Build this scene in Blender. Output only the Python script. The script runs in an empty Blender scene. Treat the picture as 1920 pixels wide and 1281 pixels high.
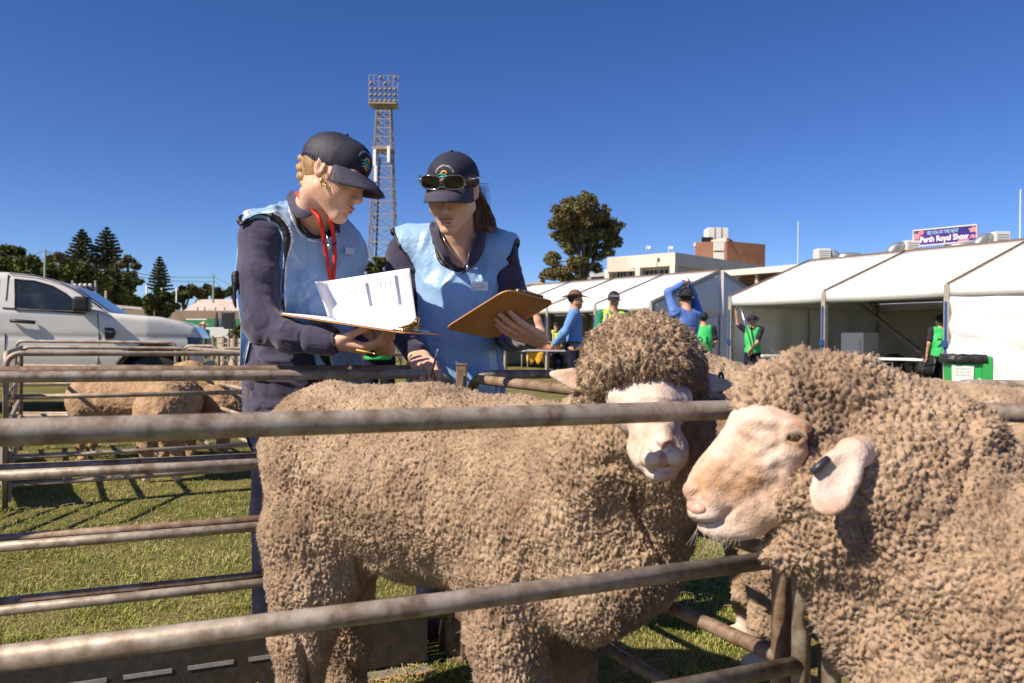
import bpy, bmesh, math, random
import numpy as np
from mathutils import Vector, Matrix
random.seed(7); RNG = np.random.default_rng(7)
sc = bpy.context.scene
COL = sc.collection
# ---------------------------------------------------------------- camera
FPX = 1493.3; CAMZ = 1.05
pitch = 0.0023; roll = 0.0105
_f = Vector((0, math.cos(pitch), -math.sin(pitch)))
_r0 = Vector((1, 0, 0)); _u0 = _r0.cross(_f)
CR = (_r0 * math.cos(roll) + _u0 * math.sin(roll)).normalized()
CU = (_u0 * math.cos(roll) - _r0 * math.sin(roll)).normalized()
CF = _f; CO = Vector((0, 0, CAMZ))
cd = bpy.data.cameras.new('camera'); cam = bpy.data.objects.new('camera', cd); COL.objects.link(cam)
m = Matrix.Identity(4)
for i in range(3):
    m[i][0] = CR[i]; m[i][1] = CU[i]; m[i][2] = -CF[i]; m[i][3] = CO[i]
cam.matrix_world = m
cd.sensor_width = 36; cd.lens = 28; cd.clip_start = .05; cd.clip_end = 4000
cd.dof.use_dof = True; cd.dof.focus_distance = 2.5; cd.dof.aperture_fstop = 6.5
sc.camera = cam
# ---------------------------------------------------------------- sky, sun, exposure
SUNL = Vector((1.6, 1.05, -1.72)).normalized()           # direction the light travels
sun_el = math.asin(-SUNL.z)
w = bpy.data.worlds.new('World'); sc.world = w; w.use_nodes = True
nt = w.node_tree; nt.nodes.clear()
sky = nt.nodes.new('ShaderNodeTexSky'); sky.sky_type = 'NISHITA'; sky.sun_disc = False
sky.sun_elevation = sun_el
sky.sun_rotation = math.atan2(-SUNL.x, -SUNL.y)
sky.altitude = 900; sky.air_density = 0.72; sky.dust_density = 0.35; sky.ozone_density = 4.0
bg = nt.nodes.new('ShaderNodeBackground'); bg.inputs[1].default_value = 0.092
hs = nt.nodes.new('ShaderNodeHueSaturation'); hs.inputs['Saturation'].default_value = 1.2; hs.inputs['Hue'].default_value = .513
wo = nt.nodes.new('ShaderNodeOutputWorld')
nt.links.new(sky.outputs[0], hs.inputs['Color']); nt.links.new(hs.outputs[0], bg.inputs[0]); nt.links.new(bg.outputs[0], wo.inputs[0])
sl = bpy.data.lights.new('sun', 'SUN'); sl.energy = 5.0; sl.angle = math.radians(.53); sl.color = (1, .875, .71)
so = bpy.data.objects.new('sun', sl); COL.objects.link(so)
so.rotation_euler = SUNL.to_track_quat('-Z', 'Y').to_euler(); so.location = (-20, -15, 30)
sc.view_settings.view_transform = 'Standard'; sc.view_settings.look = 'None'
sc.view_settings.exposure = 0.56; sc.view_settings.gamma = 1
# ---------------------------------------------------------------- pixel <-> world (photo is 1920 x 1281)
def P(px, py, d):
    d = float(d); return CO + d * (CF + CR * ((px - 960) / FPX) - CU * ((py - 640.5) / FPX))
def G(px, py, z=0):
    v = CF + CR * ((px - 960) / FPX) - CU * ((py - 640.5) / FPX)
    t = (z - CAMZ) / v.z
    return CO + v * t
def rp(r, d): return r * d / FPX
def nv(v): return np.array([v[0], v[1], v[2]], float)
# ---------------------------------------------------------------- noise in numpy
def _h(ix, iy, iz, s=0):
    n = (ix.astype(np.int64) * 73856093) ^ (iy.astype(np.int64) * 19349663) ^ (iz.astype(np.int64) * 83492791) ^ (s * 2654435)
    n = (n ^ (n >> 13)) * 1274126177 & 0x7fffffffffff
    n = (n ^ (n >> 16)) * 668265263 & 0x7fffffffffff
    return ((n ^ (n >> 15)) & 0xffffff) / float(0xffffff)
def vnoise(p, s=0):
    i = np.floor(p).astype(np.int64); f = p - i; f = f * f * (3 - 2 * f); r = 0
    for a in (0, 1):
        for b in (0, 1):
            for c in (0, 1):
                wgt = (f[:, 0] if a else 1 - f[:, 0]) * (f[:, 1] if b else 1 - f[:, 1]) * (f[:, 2] if c else 1 - f[:, 2])
                r = r + wgt * _h(i[:, 0] + a, i[:, 1] + b, i[:, 2] + c, s)
    return r * 2 - 1
def fbm(p, s=0, o=3):
    r = 0; a = 1; t = 0
    for k in range(o):
        r = r + a * vnoise(p * (2 ** k) + k * 17.3, s + k); t += a; a *= .5
    return r / t
def worley(p, s=0):
    i = np.floor(p).astype(np.int64); f1 = np.full(len(p), 9.); f2 = np.full(len(p), 9.)
    for a in (-1, 0, 1):
        for b in (-1, 0, 1):
            for c in (-1, 0, 1):
                x, y, z = i[:, 0] + a, i[:, 1] + b, i[:, 2] + c
                d = np.sqrt((x + _h(x, y, z, s) - p[:, 0]) ** 2 + (y + _h(x, y, z, s + 1) - p[:, 1]) ** 2 + (z + _h(x, y, z, s + 2) - p[:, 2]) ** 2)
                m_ = d < f1; f2 = np.where(m_, f1, np.minimum(f2, d)); f1 = np.where(m_, d, f1)
    return f1, f2
def worley_c(p, s=0):
    i = np.floor(p).astype(np.int64); f1 = np.full(len(p), 9.); C = np.zeros_like(p)
    for a in (-1, 0, 1):
        for b in (-1, 0, 1):
            for c in (-1, 0, 1):
                x, y, z = i[:, 0] + a, i[:, 1] + b, i[:, 2] + c
                q = np.stack([x + _h(x, y, z, s), y + _h(x, y, z, s + 1), z + _h(x, y, z, s + 2)], 1); d = np.linalg.norm(q - p, axis=1)
                m_ = d < f1; f1 = np.where(m_, d, f1); C[m_] = q[m_]
    return C
def vecnoise(p, s=0):
    return np.stack([vnoise(p, s), vnoise(p + 31.7, s + 5), vnoise(p + 71.1, s + 9)], 1)
# ---------------------------------------------------------------- signed distance modelling
class S:
    def __init__(s): s.bb = []; s.pr = []; s.lo = np.full(3, 1e9); s.hi = -np.full(3, 1e9)
    def _add(s, f, lo, hi, k, op):
        s.pr.append((f, k, op)); s.bb.append(None if (op == 2 or lo is None) else (np.array(lo, float), np.array(hi, float)))
        if op == 0: s.lo = np.minimum(s.lo, lo); s.hi = np.maximum(s.hi, hi)
        return s
    def cone(s, a, b, ra, rb=None, k=.02, op=0):
        a = nv(a); b = nv(b); rb = ra if rb is None else rb; ba = b - a; L = max(ba @ ba, 1e-12)
        def f(p):
            h = np.clip(((p - a) @ ba) / L, 0, 1)
            return np.linalg.norm(p - a - h[:, None] * ba, axis=1) - (ra + (rb - ra) * h)
        R = max(ra, rb); return s._add(f, np.minimum(a, b) - R, np.maximum(a, b) + R, k, op)
    def chain(s, pts, k=.02, op=0):
        for (a, ra), (b, rb) in zip(pts[:-1], pts[1:]): s.cone(a, b, ra, rb, k, op)
        return s
    def ell(s, c, r, R=None, k=.02, op=0):
        c = nv(c); r = np.array(r, float) if hasattr(r, '__len__') else np.full(3, float(r))
        M = np.array(R, float) if R is not None else np.eye(3)     # columns are the axes
        def f(p):
            q = (p - c) @ M; k0 = np.linalg.norm(q / r, axis=1); k1 = np.linalg.norm(q / r ** 2, axis=1)
            return np.where(k1 < 1e-9, -r.min(), k0 * (k0 - 1) / np.maximum(k1, 1e-9))
        e = np.abs(M) @ r; return s._add(f, c - e, c + e, k, op)
    def box(s, c, r, R=None, rd=.005, k=.01, op=0):
        c = nv(c); r = np.array(r, float) - rd; M = np.array(R, float) if R is not None else np.eye(3)
        def f(p):
            q = np.abs((p - c) @ M) - r
            return np.linalg.norm(np.maximum(q, 0), axis=1) + np.minimum(q.max(1), 0) - rd
        e = np.abs(M) @ (r + rd); return s._add(f, c - e, c + e, k, op)
    def plane(s, c, n, k=.005, op=1):                              # op 1 cuts away the side n points to
        c = nv(c); n = nv(n); n = n / np.linalg.norm(n)
        return s._add(lambda p: -((p - c) @ n), None, None, k, op)
    def fun(s, f, k=.005, op=1): return s._add(f, None, None, k, op)
    def ev(s, p, box=None):
        d = None
        for (f, k, op), bb in zip(s.pr, s.bb):
            if box is not None and bb is not None and np.linalg.norm(np.maximum(np.maximum(bb[0] - box[1], box[0] - bb[1]), 0)) > box[2] + k: continue
            if d is None and op == 1: continue
            e = f(p)
            if d is None: d = e; continue
            if op == 0:
                h = np.maximum(k - np.abs(d - e), 0) / k; d = np.minimum(d, e) - h * h * k * .25
            else:
                if op == 1: e = -e
                h = np.maximum(k - np.abs(d - e), 0) / k; d = np.maximum(d, e) + h * h * k * .25
        return d if d is not None else np.full(len(p), .5)
    def mesh(s, h, lo=None, hi=None):
        lo = (s.lo if lo is None else np.array(lo, float)) - 3 * h - .02; hi = (s.hi if hi is None else np.array(hi, float)) + 3 * h + .02
        nb = np.ceil((hi - lo) / (4 * h)).astype(int) + 1
        gi = np.stack(np.meshgrid(*[np.arange(n) for n in nb], indexing='ij'), -1).reshape(-1, 3)
        cen = lo + (gi * 4 + 1.5) * h
        dc = np.concatenate([s.ev(c) for c in np.array_split(cen, max(1, len(cen) // 200000))])
        D = np.repeat(np.repeat(np.repeat(dc.reshape(nb), 4, 0), 4, 1), 4, 2).astype(np.float32)
        act = gi[np.abs(dc) < 6.5 * h]
        off = np.stack(np.meshgrid(*[np.arange(4)] * 3, indexing='ij'), -1).reshape(-1, 3)
        idx = (act[:, None] * 4 + off[None]).reshape(-1, 3)
        key = idx // 20; key = (key[:, 0] * 4096 + key[:, 1]) * 4096 + key[:, 2]; o_ = np.argsort(key, kind='stable'); idx = idx[o_]; key = key[o_]
        for ch in np.split(idx, np.flatnonzero(np.diff(key)) + 1):
            if len(ch): p_ = lo + ch * h; D[ch[:, 0], ch[:, 1], ch[:, 2]] = s.ev(p_, (p_.min(0), p_.max(0), 12 * h))
        return snet(D, lo, h)
def hit(sd, px, py, d0=.8, off=0.0):
    o = nv(CO); v = P(px, py, 1.0) - CO; L = v.length; v = nv(v.normalized()); t = d0 * L
    for _ in range(60):
        e = float(sd.ev((o + v * t)[None])[0]); t += e * .8
        if abs(e) < 2e-4: break
    return Vector(o + v * (t - off))
def groove(sd, pxs, r, depth, d0, k=.005, ends=.45):
    pts = [hit(sd, x, y, d0, off=r - depth) for x, y in pxs]; n = len(pts)
    sd_p = []
    for i, p in enumerate(pts):
        f_ = 1 if 0 < i < n - 1 else ends; sd_p.append((p, r * f_))
    return sd_p
def grooves(sd, lst, r, depth, d0, k=.005):
    allp = [groove(sd, l, r, depth, d0) for l in lst]
    for q in allp: sd.chain(q, k=k, op=1)
def ridge(sd, pxs, r, d0, inn=0, k=.008):
    pts = [hit(sd, x, y, d0, off=-inn) for x, y in pxs]; sd.chain([(p, r * (1 if 0 < i < len(pts) - 1 else .6)) for i, p in enumerate(pts)], k=k)
def snet(D, lo, h):
    ins = D < 0; n = D.shape
    c = np.zeros([k - 1 for k in n], np.int8)
    for a in (0, 1):
        for b in (0, 1):
            for e in (0, 1): c += ins[a:n[0] - 1 + a, b:n[1] - 1 + b, e:n[2] - 1 + e]
    cell = np.argwhere((c > 0) & (c < 8))
    vid = np.full(c.shape, -1, np.int64); vid[cell[:, 0], cell[:, 1], cell[:, 2]] = np.arange(len(cell))
    cs = np.array([(a, b, e) for a in (0, 1) for b in (0, 1) for e in (0, 1)])
    val = np.stack([D[cell[:, 0] + q[0], cell[:, 1] + q[1], cell[:, 2] + q[2]] for q in cs], 1).astype(float)
    acc = np.zeros((len(cell), 3)); cnt = np.zeros(len(cell))
    for i in range(8):
        for j in range(i + 1, 8):
            if np.abs(cs[i] - cs[j]).sum() != 1: continue
            m_ = (val[:, i] < 0) != (val[:, j] < 0)
            t = np.where(m_, val[:, i] / np.where(m_, val[:, i] - val[:, j], 1), 0)
            acc += np.where(m_[:, None], cs[i] + t[:, None] * (cs[j] - cs[i]), 0); cnt += m_
    V = lo + (cell + acc / cnt[:, None]) * h
    Q = []
    for ax in range(3):
        u, v = [(1, 2), (2, 0), (0, 1)][ax]
        sl0 = [slice(1, k - 1) for k in n]; sl1 = [slice(1, k - 1) for k in n]; sl0[ax] = slice(0, n[ax] - 1); sl1[ax] = slice(1, n[ax])
        A = ins[tuple(sl0)]; B = ins[tuple(sl1)]
        e = np.argwhere(A != B); o = np.ones(3, int); o[ax] = 0; e = e + o
        fl = ins[e[:, 0], e[:, 1], e[:, 2]]
        du = np.zeros(3, int); du[u] = 1; dv = np.zeros(3, int); dv[v] = 1
        g = lambda q: vid[q[:, 0], q[:, 1], q[:, 2]]
        q = np.stack([g(e - du - dv), g(e - dv), g(e), g(e - du)], 1)
        q = np.where(fl[:, None], q, q[:, ::-1]); Q.append(q)
    Q = np.concatenate(Q); Q = Q[(Q >= 0).all(1)]
    return V, Q
def vnorm(V, Q):
    n = np.cross(V[Q[:, 2]] - V[Q[:, 0]], V[Q[:, 3 if Q.shape[1] == 4 else 1]] - V[Q[:, 1 if Q.shape[1] == 4 else 0]])
    if Q.shape[1] == 3: n = -n
    N = np.zeros_like(V)
    for i in range(Q.shape[1]): np.add.at(N, Q[:, i], n)
    return N / np.maximum(np.linalg.norm(N, axis=1), 1e-12)[:, None]
def smooth(V, Q, it=2, f=.5):
    for _ in range(it):
        A = np.zeros_like(V); c = np.zeros(len(V))
        for i in range(4):
            j = (i + 1) % 4
            np.add.at(A, Q[:, i], V[Q[:, j]]); np.add.at(c, Q[:, i], 1)
            np.add.at(A, Q[:, j], V[Q[:, i]]); np.add.at(c, Q[:, j], 1)
        V = V + f * (A / np.maximum(c, 1)[:, None] - V)
    return V
# ---------------------------------------------------------------- mesh bags and objects
class MB:
    def __init__(s): s.v = []; s.f = []; s.n = 0
    def raw(s, V, Fs):
        V = np.array([tuple(x) for x in V], float) if not isinstance(V, np.ndarray) else V
        s.v.append(V)
        if isinstance(Fs, np.ndarray): Fs = [Fs]
        elif len(Fs) and not isinstance(Fs[0], np.ndarray):
            by = {}
            for f in Fs: by.setdefault(len(f), []).append(f)
            Fs = [np.array(x) for x in by.values()]
        for q in Fs: s.f.append(q + s.n)
        s.n += len(V); return s
    def box(s, c, r, R=None):
        c = nv(c); M = np.array(R, float) if R is not None else np.eye(3)
        V = np.array([(x, y, z) for x in (-1, 1) for y in (-1, 1) for z in (-1, 1)]) * np.array(r, float)
        return s.raw(V @ M.T + c, [(0, 1, 3, 2), (4, 6, 7, 5), (0, 4, 5, 1), (2, 3, 7, 6), (0, 2, 6, 4), (1, 5, 7, 3)])
    def bar(s, a, b, wd, ht=None, up=(0, 0, 1)):                   # square bar from a to b
        a = Vector(a); b = Vector(b); d = b - a; L = d.length; d.normalize(); up = Vector(up)
        if abs(d.dot(up)) > .98: up = Vector((1, 0, 0))
        x = d.cross(up).normalized(); z = x.cross(d)
        return s.box((a + b) / 2, (wd / 2, L / 2, (ht or wd) / 2), np.array([x, d, z]).T)
    def tube(s, pts, r, n=8, cap=True, sx=1.0):
        pts = [Vector(p) for p in pts]; K = len(pts); rs = r if hasattr(r, '__len__') else [r] * K
        V = []; prev = None
        for i, p in enumerate(pts):
            t = (pts[min(i + 1, K - 1)] - pts[max(i - 1, 0)]).normalized()
            if prev is None:
                up = Vector((0, 0, 1)) if abs(t.z) < .9 else Vector((0, 1, 0)); x = t.cross(up).normalized()
            else: x = (prev - t * prev.dot(t)).normalized()
            prev = x; y = x.cross(t)
            for j in range(n):
                a = 2 * math.pi * j / n; V.append(p + (x * math.cos(a) * sx + y * math.sin(a)) * rs[i])
        Fc = [(i * n + j, i * n + (j + 1) % n, (i + 1) * n + (j + 1) % n, (i + 1) * n + j) for i in range(K - 1) for j in range(n)]
        if cap: Fc += [tuple(range(n))[::-1], tuple((K - 1) * n + j for j in range(n))]
        return s.raw(V, Fc)
    def prism(s, poly, a, b):                                     # poly: list of 3d points, extruded by vector a->b
        n = len(poly); dv = Vector(b) - Vector(a); V = [Vector(p) for p in poly] + [Vector(p) + dv for p in poly]
        return s.raw(V, [tuple(range(n))[::-1], tuple(range(n, 2 * n))] + [(i, (i + 1) % n, n + (i + 1) % n, n + i) for i in range(n)])
    def grid(s, Pn, nu, nv_, close=False):
        Fc = [(i * nv_ + j, i * nv_ + j + 1, (i + 1) * nv_ + j + 1, (i + 1) * nv_ + j) for i in range(nu - 1) for j in range(nv_ - 1)]
        if close: Fc += [(i * nv_ + nv_ - 1, i * nv_, (i + 1) * nv_, (i + 1) * nv_ + nv_ - 1) for i in range(nu - 1)]
        return s.raw(Pn, Fc)
    def ell(s, c, r, n=16, m_=10, R=None):
        c = nv(c); r = np.array(r, float) if hasattr(r, '__len__') else np.full(3, float(r)); M = np.array(R, float) if R is not None else np.eye(3)
        V = [(math.cos(2 * math.pi * j / n) * math.sin(math.pi * i / m_), math.sin(2 * math.pi * j / n) * math.sin(math.pi * i / m_), math.cos(math.pi * i / m_)) for i in range(m_ + 1) for j in range(n)]
        V = (np.array(V) * r) @ M.T + c
        Fc = [(i * n + j, (i + 1) * n + j, (i + 1) * n + (j + 1) % n, i * n + (j + 1) % n) for i in range(m_) for j in range(n)]
        return s.raw(V, Fc)
    def build(s, name, mat, parent=None, sm=True, solid=None, world=True, bev=0):
        V = np.concatenate(s.v); me = bpy.data.meshes.new(name)
        if parent is not None and world: V = V - ORG[parent.name]
        fs = s.f; tot = sum(len(q) for q in fs); ln = sum(q.size for q in fs)
        me.vertices.add(len(V)); me.vertices.foreach_set('co', V.astype(np.float32).ravel())
        me.loops.add(ln); me.loops.foreach_set('vertex_index', np.concatenate([q.ravel() for q in fs]).astype(np.int32))
        cnt = np.concatenate([np.full(len(q), q.shape[1]) for q in fs]); st = np.concatenate([[0], np.cumsum(cnt)[:-1]])
        me.polygons.add(tot); me.polygons.foreach_set('loop_start', st.astype(np.int32))
        me.polygons.foreach_set('use_smooth', np.full(tot, bool(sm)))
        me.update(calc_edges=True); me.validate()
        me.materials.append(M[mat] if isinstance(mat, str) else mat)
        o = bpy.data.objects.new(name, me); COL.objects.link(o)
        if parent is not None: o.parent = parent; ORG[o.name] = ORG[parent.name]
        else: ORG[o.name] = np.zeros(3)
        if solid:
            md = o.modifiers.new('s', 'SOLIDIFY'); md.thickness = solid; md.offset = 0
        if bev:
            md = o.modifiers.new('b', 'BEVEL'); md.width = bev; md.segments = 2; md.limit_method = 'ANGLE'
        if sm == 2:
            md = o.modifiers.new('e', 'EDGE_SPLIT'); md.split_angle = math.radians(35)
        return o
ORG = {}
def thing(name, loc, label, cat, group=None, rz=0):
    o = bpy.data.objects.new(name, None); COL.objects.link(o); o.location = loc; o.rotation_euler = (0, 0, rz); o.empty_display_size = .1
    ORG[o.name] = nv(loc); tag(o, label, cat, group); return o
def tag(o, label=None, cat=None, group=None, kind=None):
    if label: o['label'] = label
    if cat: o['category'] = cat
    if group: o['group'] = group
    if kind: o['kind'] = kind
    return o
def part(name, V, Q, mat, parent=None, sm=True): return MB().raw(V, Q).build(name, mat, parent, sm)
def copy_tree(o, parent=None):
    c = o.copy(); COL.objects.link(c); c.parent = parent
    for ch in list(o.children): copy_tree(ch, c)
    return c
# ---------------------------------------------------------------- materials
M = {}
def mat(name, c1, c2=None, rough=.7, sc_=8, bump=0, bsc=60, metal=0, c3=None, spec=.5, trans=0, sheen=0, stretch=(1, 1, 1), ramp=(.35, .65), coat=0, bdist=.002, alpha=1, det=5, ior=None, emis=None, sss=0):
    ma = bpy.data.materials.new(name); ma.use_nodes = True; t = ma.node_tree; b = t.nodes['Principled BSDF']; M[name] = ma
    b.inputs['Roughness'].default_value = rough; b.inputs['Metallic'].default_value = metal; b.inputs['Specular IOR Level'].default_value = spec
    b.inputs['Transmission Weight'].default_value = trans; b.inputs['Sheen Weight'].default_value = sheen; b.inputs['Coat Weight'].default_value = coat
    b.inputs['Alpha'].default_value = alpha
    if ior: b.inputs['IOR'].default_value = ior
    if sss: b.inputs['Subsurface Weight'].default_value = sss; b.inputs['Subsurface Radius'].default_value = (1, .35, .2); b.inputs['Subsurface Scale'].default_value = .008
    if emis: b.inputs['Emission Color'].default_value = (*emis[:3], 1); b.inputs['Emission Strength'].default_value = emis[3]
    tc = t.nodes.new('ShaderNodeTexCoord'); mp = t.nodes.new('ShaderNodeMapping'); mp.inputs['Scale'].default_value = stretch
    t.links.new(tc.outputs['Object'], mp.inputs[0])
    if c2:
        n = t.nodes.new('ShaderNodeTexNoise'); n.inputs['Scale'].default_value = sc_; n.inputs['Detail'].default_value = det; n.inputs['Roughness'].default_value = .65
        t.links.new(mp.outputs[0], n.inputs['Vector'])
        r = t.nodes.new('ShaderNodeValToRGB'); r.color_ramp.elements[0].position = ramp[0]; r.color_ramp.elements[1].position = ramp[1]
        r.color_ramp.elements[0].color = (*c1, 1); r.color_ramp.elements[1].color = (*c2, 1)
        if c3:
            e = r.color_ramp.elements.new((ramp[0] + ramp[1]) / 2); e.color = (*c3, 1)
        t.links.new(n.outputs['Fac'], r.inputs[0]); t.links.new(r.outputs[0], b.inputs['Base Color'])
    else: b.inputs['Base Color'].default_value = (*c1, 1)
    if bump:
        n2 = t.nodes.new('ShaderNodeTexNoise'); n2.inputs['Scale'].default_value = bsc; n2.inputs['Detail'].default_value = 4
        t.links.new(mp.outputs[0], n2.inputs['Vector'])
        bu = t.nodes.new('ShaderNodeBump'); bu.inputs['Strength'].default_value = bump; bu.inputs['Distance'].default_value = bdist
        t.links.new(n2.outputs['Fac'], bu.inputs['Height']); t.links.new(bu.outputs[0], b.inputs['Normal'])
    return ma
mat('wool', (.245, .168, .112), (.475, .35, .24), .95, 7, .5, 900, sheen=.1, spec=.1, bdist=.003, c3=(.37, .262, .178))
mat('wool_dark', (.22, .145, .095), (.34, .24, .16), .95, 14, .5, 700, spec=.1, bdist=.003)
mat('wool_grey', (.23, .158, .11), (.455, .335, .235), .95, 9, .5, 900, sheen=.12, spec=.1, bdist=.003, c3=(.38, .265, .18))
mat('wool_far', (.36, .225, .13), (.53, .355, .215), .95, 14, 1, 120, spec=.1, bdist=.012)
mat('sheep_skin', (.52, .34, .25), (.70, .60, .53), .65, 11, .6, 260, c3=(.65, .51, .43), spec=.25, bdist=.003, sss=.08)
mat('sheep_tan', (.46, .27, .15), (.66, .54, .48), .65, 9, .6, 260, c3=(.60, .43, .33), spec=.25, bdist=.003, sss=.08, ramp=(.36, .62))
mat('nose_pink', (.30, .14, .11), (.52, .30, .24), .45, 30, .4, 300, spec=.5)
mat('hoof', (.45, .36, .25), (.25, .19, .13), .6, 30)
mat('black', (.012, .012, .014), None, .5); mat('rubber', (.02, .02, .02), (.035, .033, .03), .85, 30, .4, 80)
mat('galv', (.19, .135, .095), (.43, .375, .32), .55, 26, .35, 220, metal=.25, c3=(.32, .265, .21), bdist=.001, stretch=(1, 1, 1))
mat('galv_rust', (.15, .08, .045), (.34, .26, .19), .62, 22, .5, 220, metal=.15, c3=(.25, .17, .115), bdist=.0012)
mat('gold', (.75, .48, .12), None, .22, metal=1); mat('steel', (.55, .55, .55), None, .25, metal=1); mat('brass_dull', (.45, .33, .15), None, .3, metal=1)
# ================================================================ ground
def ground_mat():
    ma = bpy.data.materials.new('lawn'); ma.use_nodes = True; t = ma.node_tree; b = t.nodes['Principled BSDF']; M['lawn'] = ma
    b.inputs['Roughness'].default_value = 1; b.inputs['Specular IOR Level'].default_value = .1
    tc = t.nodes.new('ShaderNodeTexCoord')
    def ns(s, d=6):
        n = t.nodes.new('ShaderNodeTexNoise'); n.inputs['Scale'].default_value = s; n.inputs['Detail'].default_value = d; n.inputs['Roughness'].default_value = .7
        t.links.new(tc.outputs['Object'], n.inputs['Vector']); return n
    def rampn(n, p0, c0, p1, c1):
        r = t.nodes.new('ShaderNodeValToRGB'); r.color_ramp.elements[0].position = p0; r.color_ramp.elements[0].color = (*c0, 1)
        r.color_ramp.elements[1].position = p1; r.color_ramp.elements[1].color = (*c1, 1); t.links.new(n.outputs['Fac'], r.inputs[0]); return r
    a = rampn(ns(1.1), .38, (.17, .18, .045), .66, (.40, .335, .16))
    f = rampn(ns(45), .3, (.35, .35, .3), .7, (1.25, 1.2, 1.1))
    mx = t.nodes.new('ShaderNodeMix'); mx.data_type = 'RGBA'; mx.blend_type = 'MULTIPLY'; mx.inputs[0].default_value = 1
    t.links.new(a.outputs[0], mx.inputs[6]); t.links.new(f.outputs[0], mx.inputs[7]); t.links.new(mx.outputs[2], b.inputs['Base Color'])
    n = ns(70, 3); bu = t.nodes.new('ShaderNodeBump'); bu.inputs['Strength'].default_value = 1; bu.inputs['Distance'].default_value = .03
    t.links.new(n.outputs['Fac'], bu.inputs['Height']); t.links.new(bu.outputs[0], b.inputs['Normal'])
ground_mat()
g = MB().raw([(-900, -60, 0), (900, -60, 0), (900, 1500, 0), (-900, 1500, 0)], [(0, 1, 2, 3)]).build('ground', 'lawn'); tag(g, kind='structure')
# blades of grass, real geometry near the pens
mat('grass', (.15, .20, .035), (.55, .48, .22), .9, 1.6, c3=(.30, .325, .085), spec=.1, ramp=(.3, .7), det=9)
mat('straw', (.50, .36, .13), (.62, .47, .22), .8, 30)
def blades(n, x0, x1, y0, y1, hgt, wd, seed):
    r = np.random.default_rng(seed)
    y = y0 * (y1 / y0) ** r.random(n); x = (x0 + (x1 - x0) * r.random(n)) * y / y1
    base = np.stack([x, y, np.full(n, -.002)], 1)
    cl = fbm(base * 7, 3); keep = r.random(n) < .55 + .8 * cl; base = base[keep]; y = y[keep]; n = len(base); cl = cl[keep]
    a = r.random(n) * 6.283; ln = hgt * (.5 + r.random(n)) * (1 + .5 * cl); lean = .35 + 1.0 * r.random(n)
    dr = np.stack([np.cos(a), np.sin(a), np.zeros(n)], 1); sd = np.stack([-np.sin(a), np.cos(a), np.zeros(n)], 1) * (wd * (.6 + .1 * y))[:, None]
    md = base + dr * (ln * lean * .35)[:, None] + np.array([0, 0, 1.]) * (ln * .6)[:, None]
    tp = base + dr * (ln * lean)[:, None] + np.array([0, 0, 1.]) * (ln * .85)[:, None]
    V = np.stack([base - sd, base + sd, md + sd * .8, md - sd * .8, tp], 1).reshape(-1, 3)
    i = np.arange(n)[:, None] * 5
    return V, [i + np.array([[0, 1, 2, 3]]), i + np.array([[3, 2, 4]])]
mb = MB(); V, Fc = blades(250000, -9, 4.5, 1.9, 12, .018, .0018, 1); mb.raw(V, Fc)
go = mb.build('grass', 'grass', None, sm=False); tag(go, 'short patchy lawn grass around the sheep pens', 'grass', kind='stuff')
mb = MB(); r = np.random.default_rng(5)
for i in range(1500):
    y = 2.0 * (5.5 ** r.random()); x = (-.72 + 1.1 * r.random()) * y; a = r.random() * 6.28; L = .02 + .05 * r.random()
    p = Vector((x, y, .015 + .02 * r.random())); dv = Vector((math.cos(a), math.sin(a), .3 * r.random() - .15)) * L
    mb.tube([p, p + dv * .5 + Vector((0, 0, .004)), p + dv], .0011, 3, cap=False)
so_ = mb.build('straw', 'straw', None); tag(so_, 'loose straw scattered over the lawn', 'straw', kind='stuff')

# ================================================================ pen panels
RH = [.936, .675, .485, .315, .15]       # rail heights
def arc_frame(A, B, z1, z2, r=.075, foot0=0, foot1=0):
    A = Vector((A[0], A[1], 0)); B = Vector((B[0], B[1], 0)); u = (B - A).normalized(); p = [A + Vector((0, 0, foot0))]
    for k in range(7):
        a = math.pi / 2 * k / 6; p.append(A + u * (r - r * math.cos(a)) + Vector((0, 0, z1 - r + r * math.sin(a))))
    for k in range(7):
        a = math.pi / 2 * (1 - k / 6); p.append(B - u * (r - r * math.cos(a)) + Vector((0, 0, z2 - r + r * math.sin(a))))
    p.append(B + Vector((0, 0, foot1))); return p
def panel(A, B, label, zs=1.0, z2=None, rr=.0155, mt='galv', rails=RH, braces=(), off=(0, 0), lug=True):
    A = Vector((A[0], A[1], 0)) + Vector((*off, 0)); B = Vector((B[0], B[1], 0)) + Vector((*off, 0)); u = (B - A).normalized()
    z2 = zs if z2 is None else z2
    t = thing('livestock_fence', A, label, 'fence panel', 'steel tube panels of the sheep pens')
    MB().tube(arc_frame(A, B, rails[0] * zs, rails[0] * z2, foot0=.0, foot1=.0), rr, 12).build('frame', mt, t)
    for h in rails[1:]:
        MB().tube([A + Vector((0, 0, h * zs)), A.lerp(B, .5) + Vector((0, 0, h * (zs + z2) / 2 - .002)), B + Vector((0, 0, h * z2))], rr * .93, 12).build('rail', mt, t)
    for s in braces:
        q = A.lerp(B, s); MB().bar(q + Vector((0, 0, .15)), q + Vector((0, 0, rails[0] * (zs + (z2 - zs) * s) - .01)), .03, .012, up=u).build('upright', mt, t)
    if lug:
        for e, s in ((A, 1), (B, -1)):
            for h in (.80, .22): MB().tube([e - u * s * .018 + Vector((0, 0, h - .03)), e - u * s * .018 + Vector((0, 0, h + .03))], .011, 8).build('pin_lug', 'galv_rust', t)
    return t
def on(px, d): v = P(px, 640, d); return (v.x, v.y)
def dn(px): return 1.177 * 3440 / (4400 - px)      # near panel depth at a column
def db(px): return 2.705 * 3440 / (4400 - px)      # back panel depth at a column
C1 = on(1508, dn(1508)); C2 = on(866, db(866))
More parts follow.
